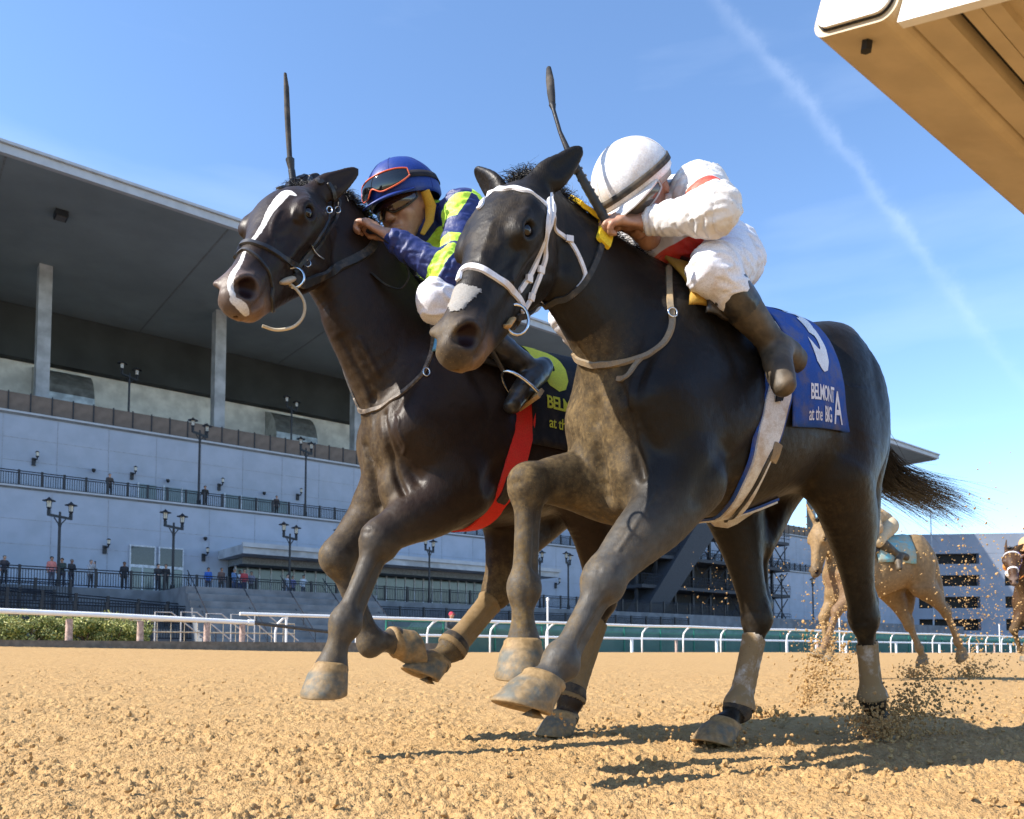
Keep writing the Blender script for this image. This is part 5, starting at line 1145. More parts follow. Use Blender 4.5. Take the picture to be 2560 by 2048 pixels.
class Cloth:
    """a cloth hung over the back: u runs towards the tail, w down from the spine (metres, left side positive)"""
    def __init__(s, bvh, a0, zc, lift=.012, wob=.006, seed=1): s.bvh, s.a0, s.zc, s.lift, s.wob, s.seed = bvh, a0, zc, lift, wob, seed
    def pt(s, u, w, extra=0.0):
        sd = 1 if w >= 0 else -1; ang = min(abs(w) / .275, 1.45); drop = max(abs(w) - 1.45 * .275, 0)
        d = Vector((0, math.sin(ang) * sd, math.cos(ang))); o = Vector((s.a0 - u, 0, s.zc)); hit = s.bvh.ray_cast(o + d * .8, -d, .8)
        p = hit[0] if hit[0] else o + d * .27
        q = np.array([[u * 6, w * 5, s.seed]]); fold = (float(fbm(q, 1.3, 2, 5)[0]) - .5) * 2 * s.wob * (.3 + abs(w) * 2.2)
        return p + d * (s.lift + fold + extra) + Vector((0, 0, -drop))
    def grid(s, edge, nu=26, nw=34, thick=.005):
        V = []; F = []
        for lay in (0, thick):
            for j in range(nw + 1):
                for i in range(nu + 1):
                    u, w = edge(i / nu, j / nw); V.append(s.pt(u, w, lay))
        L = (nu + 1) * (nw + 1); k = nu + 1
        for j in range(nw):
            for i in range(nu): a = j * k + i; F.append((a, a + k, a + k + 1, a + 1)); F.append((L + a, L + a + 1, L + a + k + 1, L + a + k))
        ed = list(range(k)) + [j * k + nu for j in range(1, nw + 1)] + [nw * k + i for i in range(nu - 1, -1, -1)] + [j * k for j in range(nw - 1, 0, -1)]
        for a, b in zip(ed, ed[1:] + ed[:1]): F.append((a, b, L + b, L + a))
        return V, F
    def print_(s, nm, v, f, place, mat, parent, extra=.0075):
        V = [s.pt(*place(x[0], x[1]), extra) for x in v]; return link_mesh(nm, mesh_from(nm, V, f, True), mat, parent)
def torus_ring(c, n, r, t, sq=1.0, up=(0, 0, 1), k=20):
    n = Vector(n).normalized(); u = Vector(up); u = (u - n * u.dot(n)).normalized(); w = n.cross(u); c = Vector(c)
    return MB().tube([c + u * math.cos(2 * math.pi * i / k) * r + w * math.sin(2 * math.pi * i / k) * r * sq for i in range(k)], t, 6, closed=True)
def make_horse(name, cf, origin, label, group, base_col, leg_col, white, dustf, h=.0048):
    root = empty(name, origin, HROT); tag(root, label, 'horse', group)
    S = horse_sdf(cf, h); v, f = S.mesh(8 if h < .01 else 1); v, n = finish_body(v, f, cf); HF = cf['head']; L = HF.L
    v = v + n * (((fbm(v, 22, 3, 5) - .5) * .0022 + (fbm(v, 70, 2, 9) - .5) * .0016)[:, None])
    hc = HF.inv(v)                                                     # head coordinates
    onhead = sstep(hc[:, 0], -.1, .1) * (np.abs(hc[:, 1]) < .4) * (np.abs(hc[:, 2]) < .5)
    col = np.tile(np.array(base_col), (len(v), 1)); legz = sstep(v[:, 2], .80, .55) * (1 - onhead)
    lz = legz * sstep(v[:, 0], .12, .30); col = col * (1 - lz[:, None]) + np.array(leg_col) * lz[:, None]  # grey dusty forelegs; hind legs left dark, their shade put into the colour
    muz = sstep(hc[:, 0], .74, .92) * onhead; pk_ = np.array(cf.get('muzcol', (.05, .042, .037))); col = col * (1 - muz[:, None] * .7) + pk_ * muz[:, None] * .7
    lip = sstep(hc[:, 2], -.035, -.09) * sstep(hc[:, 0], .78, .88) * onhead * cf.get('pinklip', .6); col = col * (1 - lip[:, None]) + np.array((.30, .17, .09)) * lip[:, None]
    flank = sstep(v[:, 0], -.1, -.45) * sstep(v[:, 2], 1.3, .9) * (1 - legz); col = col * (1 - .25 * flank[:, None]) + np.array((.045, .026, .014)) * (.25 * flank)[:, None]
    dust = dustf(v, n, hc, onhead, legz)
    ins = np.zeros(len(v))
    for sd in (1, -1):
        q = HF.p(.945, .086 * sd, .020); d = (hc - np.array([.945, .075 * sd, .022])) / np.array([.047 * cf.get('flare', 1), .045, .036 * cf.get('flare', 1)]); ins = np.maximum(ins, sstep(np.linalg.norm(d, axis=1), 1.0, .75))
        e = np.array(cf['eye']) * (1, sd, 1)
    dust *= 1 - ins
    w = np.full(len(v), .05)
    for pts, rs in white:
        pa = catmull(np.column_stack([np.array(pts), rs]), 5); best = np.full(len(v), .05); near = np.where(onhead > .5)[0]; x = v[near]
        for a, b in zip(pa[:-1], pa[1:]):
            d = b[:3] - a[:3]; t = np.clip(((x - a[:3]) @ d) / max(d @ d, 1e-9), 0, 1); best[near] = np.minimum(best[near], np.linalg.norm(x - a[:3] - t[:, None] * d, axis=1) - (a[3] + (b[3] - a[3]) * t))
        w = np.minimum(w, best)
    me = mesh_from('body', v, f); set_attr(me, 'col', col); set_attr(me, 'dust', dust); set_attr(me, 'white', w); set_attr(me, 'inner', ins)
    body = link_mesh('body', me, cf['coat'], root)
    for key in ('fore', 'hind'):
        for leg in cf[key]: link_mesh('hoof', hoof_mesh(leg['cor'], leg['dn'], leg['toe']), M_HOOF, root)
    ex, ey, ez = cf['eye']
    for sd in (1, -1):
        mb = MB().lathe([(.0165 * L / .6 * math.sin(math.pi * i / 10), .0165 * L / .6 * -math.cos(math.pi * i / 10)) for i in range(11)], tuple(HF.p(ex, (ey - .018) * sd, ez)), 16); mb.build('eye', M_EYE, root, True)
    bvh = BVHTree.FromPolygons([Vector(p) for p in v], [tuple(map(int, q)) for q in f])
    # mane along the crest and forelock
    r = np.random.default_rng(3); R = []; Dn = []; Ln = []
    cr = catmull(np.array(cf['mane']), 20)
    for i in range(1100):
        t = r.uniform(0, len(cr) - 1.01); k = int(t); p = cr[k] + (cr[k + 1] - cr[k]) * (t - k) + r.normal(size=3) * (.006, .009, .002)
        lo = bvh.find_nearest(Vector(p))[0]; R.append(np.array(lo) - np.array([0, 0, .004])); Dn.append((-.8 + r.normal() * .25, .45 + r.normal() * .3, .22 + r.normal() * .18)); Ln.append(r.uniform(.03, .075))
    fl = HF.p(.02, 0, .12)
    for i in range(420):
        p = HF.p(r.uniform(-.06, .05), r.normal() * .028, .10); lo = bvh.find_nearest(Vector(p))[0]; R.append(np.array(lo) - HF.w * .004); Dn.append(HF.w * .32 - HF.u * r.uniform(.4, 1.0) + r.normal(size=3) * .24); Ln.append(r.uniform(.04, .10))
    V, Fc = strands(R, Dn, Ln, .0010, 6, .30, 4, .55); o_ = link_mesh('mane', mesh_from('mane', V, Fc), M_HAIR, root); o_['kind'] = 'stuff'
    return root, v, f, n, bvh

# ------------------------------------------------------------------ the two leaders
def dust_h2(v, n, hc, onhead, legz):
    fwd = np.clip(n[:, 0] * .8 + n[:, 1] * .15 + .1, 0, 1)  # dust favours front faces; the shade of the other sides is put into it
    chest = sstep(v[:, 0], .30, .52) * sstep(v[:, 2], 1.32, 1.0) * sstep(v[:, 1], .17, .06) * (1 - onhead)
    neck = sstep(v[:, 0], .45, .62) * sstep(v[:, 2], 1.40, 1.15) * (1 - onhead) * sstep(v[:, 1], .10, .02)
    under = sstep(-n[:, 2], .3, .9) * sstep(v[:, 2], 1.0, .8) * .5
    mus = onhead * (sstep(hc[:, 0], .80, .98) * .55 * sstep(np.abs(hc[:, 1]), .12, .03) + .03 + .12 * sstep(hc[:, 2], .05, .14) * sstep(fbm(v, 25, 3, 8), .45, .6))
    p = fbm(v, 16, 4, 3); leg = legz * (.02 + .08 * fwd + .42 * sstep(v[:, 0], -.1, .2) * sstep(p, .50, .70) * (.3 + .7 * fwd))
    d = chest * (.25 + .75 * fwd) * .80 + neck * .5 * fwd + under * .6 + mus + leg + .006
    return np.clip(d, 0, .95)
def dust_h1(v, n, hc, onhead, legz):
    fwd = np.clip(n[:, 0] * .8 + .15, 0, 1)
    chest = sstep(v[:, 0], .30, .55) * sstep(v[:, 2], 1.45, .9) * sstep(v[:, 1], .18, .08) * (1 - onhead) * .55
    p = fbm(v, 16, 4, 31); leg = legz * (.03 + .10 * fwd + .75 * (v[:, 1] < 0) * (v[:, 0] < .36) + .55 * sstep(p, .48, .70) * (.4 + .6 * fwd))
    return np.clip(chest * fwd + leg + .012 + onhead * sstep(hc[:, 0], .9, 1.0) * .2, 0, .95)
H2['coat'] = coat_material('black_brown_coat', .43); H1['coat'] = coat_material('dark_bay_coat', .43)
H2['mane'] = [(.34, 0, 1.48), (.46, 0, 1.52), (.60, 0, 1.56), (.72, 0, 1.60), (.80, 0, 1.61)]; H2['pinklip'] = .75; H2['muzcol'] = (.06, .046, .038)
H1['mane'] = [(.34, 0, 1.58), (.46, 0, 1.66), (.56, 0, 1.74), (.66, 0, 1.82), (.76, 0, 1.88)]; H1['muzcol'] = (.16, .11, .09); H1['pinklip'] = .8
ORG2 = TW(2.2, 1.61); ORG1 = TW(1.93, 2.42)
LEADERS = 'racehorses fighting out the finish'
H2['ridges'] = [([(0.6166, 0.0947, 1.0389), (0.6294, 0.1279, 0.9822), (0.6054, 0.1260, 0.9144), (0.5860, 0.1315, 0.8437), (0.5808, 0.1453, 0.7829)], .014, -.013), ([(0.6108, 0.1444, 1.0362), (0.6233, 0.1466, 0.9968), (0.6257, 0.1334, 0.9635)], .010, .006), ([(0.6150, 0.0059, 0.9912), (0.6108, 0.0080, 0.9630)], .026, -.013), ([(0.6115, -0.0804, 0.8854), (0.6056, -0.0351, 0.8392), (0.5866, -0.0211, 0.8011), (0.5638, -0.0041, 0.7822)], .010, -.006), ([(0.7353, 0.0182, 1.2174), (0.7022, 0.0157, 1.1849), (0.6660, 0.0139, 1.1474), (0.6419, 0.0251, 1.1121)], .012, .005),
    ([(0.9843, 0.1291, 1.2763), (0.9986, 0.1209, 1.2461), (1.0114, 0.1209, 1.2093), (0.9983, 0.1077, 1.1891)], .006, .0035), ([(1.0029, 0.1200, 1.2410), (1.0219, 0.1180, 1.2237), (1.0430, 0.1192, 1.2047)], .005, .003), ([(1.0493, 0.0942, 1.3395), (1.0662, 0.0968, 1.2918), (1.0851, 0.1025, 1.2428)], .012, .004), ([(0.5788, 0.1946, 0.7393), (0.6134, 0.1901, 0.6873), (0.6575, 0.1834, 0.6312), (0.7042, 0.1744, 0.5679)], .006, .0035), ([(0.3516, 0.2451, 0.8719), (0.4516, 0.2590, 0.7902), (0.4775, 0.2452, 0.7216)], .03, -.008)]
H1['ridges'] = [([(0.6187, 0.1071, 1.0860), (0.6251, 0.1328, 1.0240), (0.6026, 0.1262, 0.9602), (0.5828, 0.1290, 0.8891), (0.5723, 0.1606, 0.8257)], .013, -.013), ([(0.6019, 0.1586, 1.0818), (0.6086, 0.1895, 1.0508), (0.6107, 0.1831, 1.0247), (0.6000, 0.1897, 0.9980), (0.5828, 0.1906, 0.9735), (0.5750, 0.1607, 0.9532)], .006, .004), ([(0.6154, -0.0199, 1.0057), (0.6048, -0.0095, 0.9671), (0.6061, 0.0508, 0.9180)], .022, -.010), ([(0.7363, 0.0368, 1.3345), (0.6987, 0.0434, 1.2763), (0.6559, 0.0507, 1.2090), (0.6193, 0.0514, 1.1506)], .012, -.006), ([(0.6887, 0.0712, 1.3310), (0.6556, 0.0772, 1.2765), (0.6248, 0.0788, 1.2269)], .010, .004),
    ([(1.0142, 0.1885, 1.5995), (1.0369, 0.1962, 1.5550), (1.0490, 0.2112, 1.5117), (1.0442, 0.2165, 1.4914)], .007, .0035), ([(0.9731, 0.2058, 1.5659), (0.9915, 0.2017, 1.5346), (1.0290, 0.2114, 1.5050)], .010, -.003), ([(0.9798, 0.2120, 1.6012), (0.9840, 0.2065, 1.5820), (0.9747, 0.2090, 1.5774)], .007, .003)]
R2, v2, f2, n2, bv2 = make_horse('racehorse', H2, ORG2, 'black brown racehorse in a white bridle with a grey nasal strip and blue saddlecloth', LEADERS, (.0085, .0068, .0054), (.072, .073, .073), [], dust_h2)
blaze = [([(0.9805, 0.1505, 1.6860), (1.0148, 0.1641, 1.6369), (1.0391, 0.1711, 1.5950), (1.0619, 0.1841, 1.5451), (1.0820, 0.1951, 1.5074), (1.1031, 0.2023, 1.4741)], [.019, .017, .012, .0085, .008, .006]), ([(0.9718, 0.1631, 1.6801), (0.9639, 0.1733, 1.6732)], [.012, .006]), ([(1.1282, 0.2144, 1.4297), (1.1564, 0.2512, 1.3688), (1.1801, 0.2724, 1.3273), (1.1870, 0.2780, 1.3002), (1.1838, 0.2876, 1.2671)], [.006, .007, .010, .009, .008]), ([(1.1806, 0.2859, 1.2533), (1.1552, 0.2832, 1.2428), (1.1368, 0.2674, 1.2345)], [.010, .014, .010])]
R1, v1, f1, n1, bv1 = make_horse('racehorse', H1, ORG1, 'dark bay racehorse with a narrow white blaze, black bridle and black number 6 cloth', LEADERS, (.022, .0112, .0066), (.064, .060, .055), blaze, dust_h1)
# ---- bandages and hoof boots
M_BAND = weave('dusty_bandage', (.52, .50, .47), (.22, .145, .065), .95, lo=.26, hi=.52)
M_BAND_DIRTY = weave('sandy_bandage', (.21, .14, .068), (.165, .105, .043), .9)
M_TAPE = weave('dark_tape', (.03, .027, .025), (.3, .2, .1), .35)
for k, (leg, t0, t1) in enumerate(((H2['hind'][1], .20, 1.02), (H2['hind'][0], .30, 1.0))):
    b_ = bandage('bandage', v2, f2, n2, leg['hock'], leg['fet'], t0, t1, M_BAND, R2, .006)
    if k == 0: bandage('tape', v2, f2, n2, leg['fet'], leg['cor'], -.02, .45, M_TAPE, b_, .004, wraps=2)
for k, (leg, t0, t1) in enumerate(((H1['hind'][1], .16, 1.03), (H1['hind'][0], .2, 1.0))):
    b_ = bandage('bandage', v1, f1, n1, leg['hock'], leg['fet'], t0, t1, M_BAND_DIRTY, R1, .006)
    bandage('tape', v1, f1, n1, leg['hock'], leg['fet'], .86, .97, M_TAPE, b_, .008, wraps=1)
# ---- tails
def tail(root, pts, seed, count=520, spread=.05):
    r = np.random.default_rng(seed); pa = catmull(np.array(pts), 10); V = []; F = []
    for i in range(count):
        o0 = r.normal(size=3) * (.012, .016, .018); o1 = r.normal(size=3) * (spread, spread, spread * .62) + np.array([0, 0, .0]); ln = r.uniform(.45, 1.0) ** .6; ph = r.uniform(0, 6.28); w = r.uniform(.0009, .0022); base = len(V); K = 16
        a2 = r.normal() * .02
        for k in range(K + 1):
            t = k / K * ln; x = t * (len(pa) - 1); j = min(int(x), len(pa) - 2); p = pa[j] + (pa[j + 1] - pa[j]) * (x - j)
            p = p + o0 + o1 * t ** 1.2 + np.array([0, a2 * math.sin(6 * t + ph), .028 * math.sin(4.5 * t + ph) * t])
            ww = w * (1 - k / K * .85)
            for m_ in range(3): an = 2.094 * m_; V.append(p + np.array([.2 * math.cos(an), math.cos(an), math.sin(an)]) * ww)
        for k in range(K):
            for m_ in range(3): F.append((base + k * 3 + m_, base + k * 3 + (m_ + 1) % 3, base + k * 3 + 3 + (m_ + 1) % 3, base + k * 3 + 3 + m_))
    o_ = link_mesh('tail', mesh_from('tail', np.array(V), np.array(F)), M_HAIR, root); o_['kind'] = 'stuff'
tail(R2, [(-.66, 0, 1.27), (-.78, 0, 1.24), (-.90, 0, 1.12), (-1.05, 0, 1.03), (-1.30, 0, 1.0), (-1.55, 0, .975), (-1.74, 0, .94)], 5, 1350, .07)
tail(R1, [(-.70, 0, 1.32), (-.82, 0, 1.28), (-.95, .05, 1.15), (-1.2, .1, 1.08), (-1.6, .1, 1.05)], 6, 260)
# ---- bridle of the black horse: white nylon
br = strap(bv2, [(1.0404, 0.0292, 1.4040), (1.0270, 0.0269, 1.4268), (0.9264, -0.0825, 1.5340), (0.9918, 0.0529, 1.4630), (0.9795, 0.0908, 1.4527), (0.9620, 0.1214, 1.4375), (0.9209, 0.1238, 1.4292), (0.8971, 0.1311, 1.4096)], .0165, .004).build('browband', M_WHITE_STRAP, R2, True)
ck = strap(bv2, [(0.8535, 0.0883, 1.4854), (0.8666, 0.1112, 1.4376), (0.8939, 0.1337, 1.3839), (0.9066, 0.1354, 1.3534), (0.9063, 0.1180, 1.3266), (0.9056, 0.0926, 1.2961), (0.9187, 0.0821, 1.2574), (0.9395, 0.0823, 1.2256), (0.9596, 0.0859, 1.1994)], .0145, .004).build('cheek_strap', M_WHITE_STRAP, R2, True)
strap(bv2, [(0.8819, 0.1107, 1.4498), (0.9144, 0.1445, 1.3893), (0.9184, 0.1427, 1.3549), (0.9077, 0.1240, 1.3322), (0.8811, 0.0933, 1.3185), (0.8842, 0.0819, 1.2785), (0.8937, 0.0786, 1.2488), (0.9083, 0.0696, 1.2067), (0.9264, 0.0683, 1.1764), (0.9426, 0.0715, 1.1582)], .0125, .004, .0055).build('cheek_strap', M_WHITE_STRAP, R2, True)
strap(bv2, [(0.8847, 0.1265, 1.4073), (0.8503, 0.0940, 1.4069), (0.8003, 0.0641, 1.4071), (0.7717, 0.0654, 1.3992), (0.7491, 0.0734, 1.3678), (0.7292, 0.0766, 1.3316), (0.7221, 0.0755, 1.3114), (0.7300, 0.0688, 1.2910), (0.7388, 0.0619, 1.2795)], .0125, .004).build('throat_strap', M_WHITE_STRAP, R2, True)
nb = strap(bv2, [(1.1270, 0.0706, 1.1837), (1.1159, 0.0642, 1.2095), (1.1106, 0.0806, 1.2171), (1.0998, 0.1059, 1.2096), (1.0745, 0.1213, 1.1966), (1.0331, 0.1194, 1.1892), (0.9817, 0.0935, 1.1884), (0.9498, 0.0804, 1.1787), (0.9306, 0.0687, 1.1709)], .0185, .005).build('noseband', M_WHITE_STRAP, R2, True)
for p in ((0.9289, 0.0813, 1.2418), (0.8902, 0.0823, 1.2766), (0.9122, 0.0709, 1.2052), (0.7718, 0.0654, 1.4001)):
    l, n_, i_, d_ = bv2.find_nearest(Vector(p)); b = MB().box((-.010, -.008, -.002), (.010, .008, .006)); o = b.build('keeper', M_WHITE_STRAP, ck); o.location = l + n_ * .006; o.rotation_euler = n_.to_track_quat('Z', 'Y').to_euler()
bit2 = torus_ring(Vector((0.9677, 0.0761, 1.1267)) + Vector((.0, .012, .0)), (.45, .9, .0), .038, .0045, .8).build('bit_ring', M_STEEL, R2, True)
torus_ring(H2['head'].p(.80, -.115, -.04), (.3, -.9, .0), .036, .004, .8).build('bit_ring', M_STEEL, R2, True)
M_TANLEATHER = simple('tan_rubber', (.42, .27, .12), .6, nscale=40)
MB().tube([Vector((0.9809, 0.0827, 1.1212)) + Vector((.004, .010, 0)), Vector((0.9965, 0.0859, 1.1016)) + Vector((.004, .008, -.002)), Vector((1.0147, 0.0946, 1.0962))], [.014, .015, .008], 10, flat=.45).build('bit_guard', M_TANLEATHER, bit2, True)
strap(bv2, [(0.9306, 0.0687, 1.1709), (0.9351, 0.0623, 1.1504), (0.9332, 0.0435, 1.1354), (0.9456, 0.0489, 1.1236)], .011, .003).build('chin_strap', M_LEATHER, R2, True)
# nasal strip: sticks to the nose, ragged where it has been cut
hc2 = H2['head'].inv(v2)
def poly_sd(p, poly):
    poly = np.asarray(poly, float); d = np.full(len(p), 9.); ins = np.zeros(len(p), bool)
    for i in range(len(poly)):
        a, b = poly[i], poly[(i + 1) % len(poly)]; e = b - a; w = p - a; t = np.clip((w @ e) / (e @ e), 0, 1); d = np.minimum(d, np.linalg.norm(w - t[:, None] * e, axis=1))
        c = ((a[1] > p[:, 1]) != (b[1] > p[:, 1])) & (p[:, 0] < (b[0] - a[0]) * (p[:, 1] - a[1]) / (b[1] - a[1] + 1e-12) + a[0]); ins ^= c
    return np.where(ins, -d, d)
npoly = np.array([H2['head'].inv(p) for p in [(1.1305, 0.0756, 1.1756), (1.1238, 0.1094, 1.1597), (1.1054, 0.1236, 1.1536), (1.0872, 0.1265, 1.1530), (1.1018, 0.1267, 1.1448), (1.0990, 0.1281, 1.1387), (1.1143, 0.1260, 1.1336), (1.1127, 0.1271, 1.1258), (1.1238, 0.1260, 1.1200), (1.1312, 0.1265, 1.1099), (1.1418, 0.1249, 1.1048), (1.1505, 0.1274, 1.0899), (1.1681, 0.1228, 1.0809), (1.1785, 0.1077, 1.0801), (1.1563, 0.0651, 1.1129), (1.1446, 0.0681, 1.1414)]])[:, :2]
npoly = np.vstack([npoly, npoly[-1:] * (1, 1) + (.02, -.05), npoly[:1] + (0, -.05)])
isd = poly_sd(hc2[:, :2], npoly) * H2['head'].L + (hc2[:, 2] < .02) * 1.0 + (fbm(v2, 160, 2, 7) - .5) * .004
vv, ff, ids = shell(v2, f2, n2, isd, .0025, .003)
link_mesh('nasal_strip', mesh_from('nasal_strip', vv, ff), weave('grey_plaster', (.27, .255, .235), (.42, .30, .18), .35), R2)
# breast loop and its buckle
M_LOOP = weave('muddy_strap', (.22, .18, .13), (.40, .27, .13), .75)
lp = strap(bv2, [(0.3974, 0.0883, 1.4299), (0.4464, 0.1316, 1.3623), (0.4821, 0.1636, 1.2976), (0.4970, 0.1780, 1.2556), (0.4973, 0.1849, 1.2228), (0.5096, 0.1907, 1.1876), (0.5263, 0.1900, 1.1560), (0.5433, 0.1808, 1.1316), (0.5555, 0.1648, 1.1188), (0.5742, 0.1426, 1.1057), (0.5877, 0.1122, 1.1011), (0.6008, 0.0746, 1.1028), (0.6257, 0.0414, 1.1032), (0.6456, 0.0024, 1.1139), (0.6507, -0.0293, 1.1322), (0.6548, -0.0407, 1.1494)], .019, .006).build('breast_strap', M_LOOP, R2, True)
strap(bv2, [tuple(p) for p in ((0.6548, -0.0407, 1.1494), (.55, -.12, 1.18), (.47, -.16, 1.30), (.40, -.13, 1.40))], .019, .006).build('breast_strap', M_LOOP, R2, True)
torus_ring(Vector((0.4986, 0.1826, 1.2349)) + Vector((.004, .008, 0)), (.4, .9, .1), .013, .003).build('buckle', M_STEEL, lp, True)
strap(bv2, [(0.5742, 0.1426, 1.1057), (0.5914, 0.1338, 1.0836), (0.6083, 0.1280, 1.0586), (0.6140, 0.1149, 1.0494), (0.6103, 0.0833, 1.0563)], .016, .004).build('breast_strap_end', M_LOOP, lp, True)
# reins
RUB = simple('black_rein', (.02, .019, .018), .6, nscale=60, namp=.4, dirt=(.30, .2, .1), dirt_amt=.3, dscale=30)
M_YELLOW = weave('yellow_grip', (.86, .56, .02), (.5, .33, .1), .2)
rn = strap(bv2, [tuple(Vector((0.9546, 0.0697, 1.1343)) + Vector((0, .015, 0)))] + [(0.8803, 0.0286, 1.1845), (0.7633, -0.0406, 1.2633), (0.7744, 0.0147, 1.2518), (0.7585, 0.0371, 1.2543), (0.7410, 0.0577, 1.2712), (0.7254, 0.0704, 1.2917), (0.7118, 0.0789, 1.3177), (0.6973, 0.0835, 1.3479), (0.6808, 0.0835, 1.3806), (0.6630, 0.0780, 1.4163)], .018, .004, .004).build('rein', RUB, R2, True)
HAND2 = Vector(J2['L']['wr'])
strap(bv2, [(0.6632, 0.0782, 1.4152), (0.6440, 0.0690, 1.4495), (0.6289, 0.0568, 1.4785), (0.6135, 0.0329, 1.5109), (0.6310, 0.0346, 1.5126)], .048, .006, .008).build('rein_grip', M_YELLOW, rn, True)
strap(bv2, [(0.6368, 0.0292, 1.5191), (0.6610, 0.0316, 1.5216), (0.6849, 0.0278, 1.5300), (0.7087, 0.0271, 1.5351), (0.7209, 0.0282, 1.5362)], .058, .006, .010).build('rein_grip', M_YELLOW, rn, True)
# ---- bridle of the bay horse: black leather
strap(bv1, [(0.9756, 0.0767, 1.7293), (0.9673, 0.0873, 1.7322), (0.8981, -0.0287, 1.8262), (0.8729, -0.0449, 1.8550), (0.8450, -0.0592, 1.8808), (0.7970, -0.0793, 1.9050), (0.8563, 0.1011, 1.7925), (0.8410, 0.1086, 1.7912)], .016, .005).build('browband', M_LEATHER, R1, True)
ck1 = strap(bv1, [(0.8269, 0.1111, 1.7887), (0.8129, 0.1141, 1.7707), (0.7982, 0.0965, 1.7512), (0.7800, 0.0521, 1.7403), (0.8353, 0.1319, 1.6542), (0.8658, 0.1540, 1.5992), (0.8826, 0.1478, 1.5647), (0.8990, 0.1408, 1.5343), (0.9189, 0.1417, 1.5034), (0.9407, 0.1516, 1.4687), (0.9601, 0.1628, 1.4416)], .016, .005).build('cheek_strap', M_LEATHER, R1, True)
strap(bv1, [(0.8052, 0.1139, 1.7809), (0.7528, 0.0361, 1.7944), (0.7578, 0.0430, 1.7520), (0.7810, 0.0592, 1.6998), (0.8265, 0.1065, 1.6319), (0.8525, 0.1264, 1.5902), (0.8799, 0.1347, 1.5463), (0.8997, 0.1351, 1.5118), (0.9223, 0.1420, 1.4814)], .013, .005).build('cheek_strap', M_LEATHER, R1, True)
strap(bv1, [(1.1379, 0.1811, 1.4235), (1.1278, 0.1711, 1.4446), (1.1144, 0.1546, 1.4729), (1.1130, 0.1755, 1.4765), (1.0968, 0.2184, 1.4613), (1.0682, 0.2282, 1.4555), (1.0304, 0.2168, 1.4530), (0.9955, 0.2059, 1.4499), (0.9457, 0.1548, 1.4695)], .018, .006).build('noseband', M_LEATHER, R1, True)
strap(bv1, [(1.1250, 0.2023, 1.4435), (1.1157, 0.2274, 1.4302), (1.1020, 0.2422, 1.4142), (1.0876, 0.2469, 1.3993), (1.0742, 0.2461, 1.3861), (1.0600, 0.2356, 1.3717), (1.0464, 0.2192, 1.3492)], .010, .004).build('noseband', M_LEATHER, R1, True)
strap(bv1, [(1.1250, 0.2023, 1.4435), (1.1326, 0.1872, 1.4358), (1.1379, 0.1811, 1.4235)], .010, .004).build('noseband', M_LEATHER, R1, True)
strap(bv1, [(1.0464, 0.2192, 1.3492), (1.0489, 0.2183, 1.3195), (1.0342, 0.1913, 1.3001), (1.0214, 0.1650, 1.3076)], .013, .004).build('chin_strap', M_LEATHER, R1, True)
for p in ((0.8356, 0.1315, 1.6864), (0.7648, 0.0451, 1.7487), (0.9069, 0.1355, 1.4920)):
    torus_ring(Vector(p) + Vector((.0, .010, 0)), (.5, .85, .1), .011, .002, .8).build('buckle', M_STEEL, ck1, True)
MB().tube([Vector(p) + Vector((.002, .012, 0)) for p in [(0.9010, 0.1503, 1.5445), (0.8852, 0.1346, 1.5376), (0.8660, 0.1251, 1.5315), (0.8428, 0.1117, 1.5331)]], .0035, 6).build('buckle', M_STEEL, ck1, True)
b1 = torus_ring(Vector((0.9640, 0.1646, 1.4194)) + Vector((0, .012, 0)), (.6, .8, .0), .030, .0045).build('bit_ring', M_STEEL, R1, True)
MB().tube([Vector((0.9675, 0.1666, 1.4125)) + Vector((.004, .010, 0)), Vector((0.9909, 0.1815, 1.3919)) + Vector((.006, .010, 0)), Vector((1.0168, 0.1989, 1.3798))], [.018, .020, .008], 10, flat=.5).build('bit_guard', simple('pale_rubber', (.56, .44, .30), .6), b1, True)
bc = Vector((0.9650, 0.1613, 1.3932)); MB().tube([Vector(x_) for x_ in catmull([np.array(bc) + np.array(o) for o in ((.055, .0, .02), (.03, .02, .005), (.0, .03, -.012), (-.028, .03, -.045), (-.03, .02, -.085), (-.006, .006, -.118), (.035, -.02, -.13), (.075, -.03, -.125))], 6)], .0048, 7).build('bit_loop', simple('cream_cord', (.58, .50, .36), .5), b1, True)
rn1 = strap(bv1, [tuple(Vector((0.9531, 0.1572, 1.4219)) + Vector((0, .02, 0)))] + [(0.9160, 0.1296, 1.4324), (0.8777, 0.1086, 1.4610), (0.8305, 0.0869, 1.4985), (0.7823, 0.0658, 1.5382), (0.7479, 0.0752, 1.5642), (0.7120, 0.0824, 1.5910), (0.6692, 0.0779, 1.6279), (0.6368, 0.0636, 1.6704), (0.6227, 0.0465, 1.7126)], .030, .007, .004).build('rein', RUB, R1, True)
q0 = Vector(J1['L']['wr']); MB().tube([Vector(x_) for x_ in catmull([np.array(q0) + np.array(o) for o in ((.05, -.05, .03), (.01, .01, -.03), (-.03, .03, -.07), (-.06, .03, -.12), (-.05, .0, -.16), (-.01, -.03, -.15), (.03, -.06, -.11))], 6)], .010, 6, flat=.3).build('rein_loop', RUB, rn1, True)
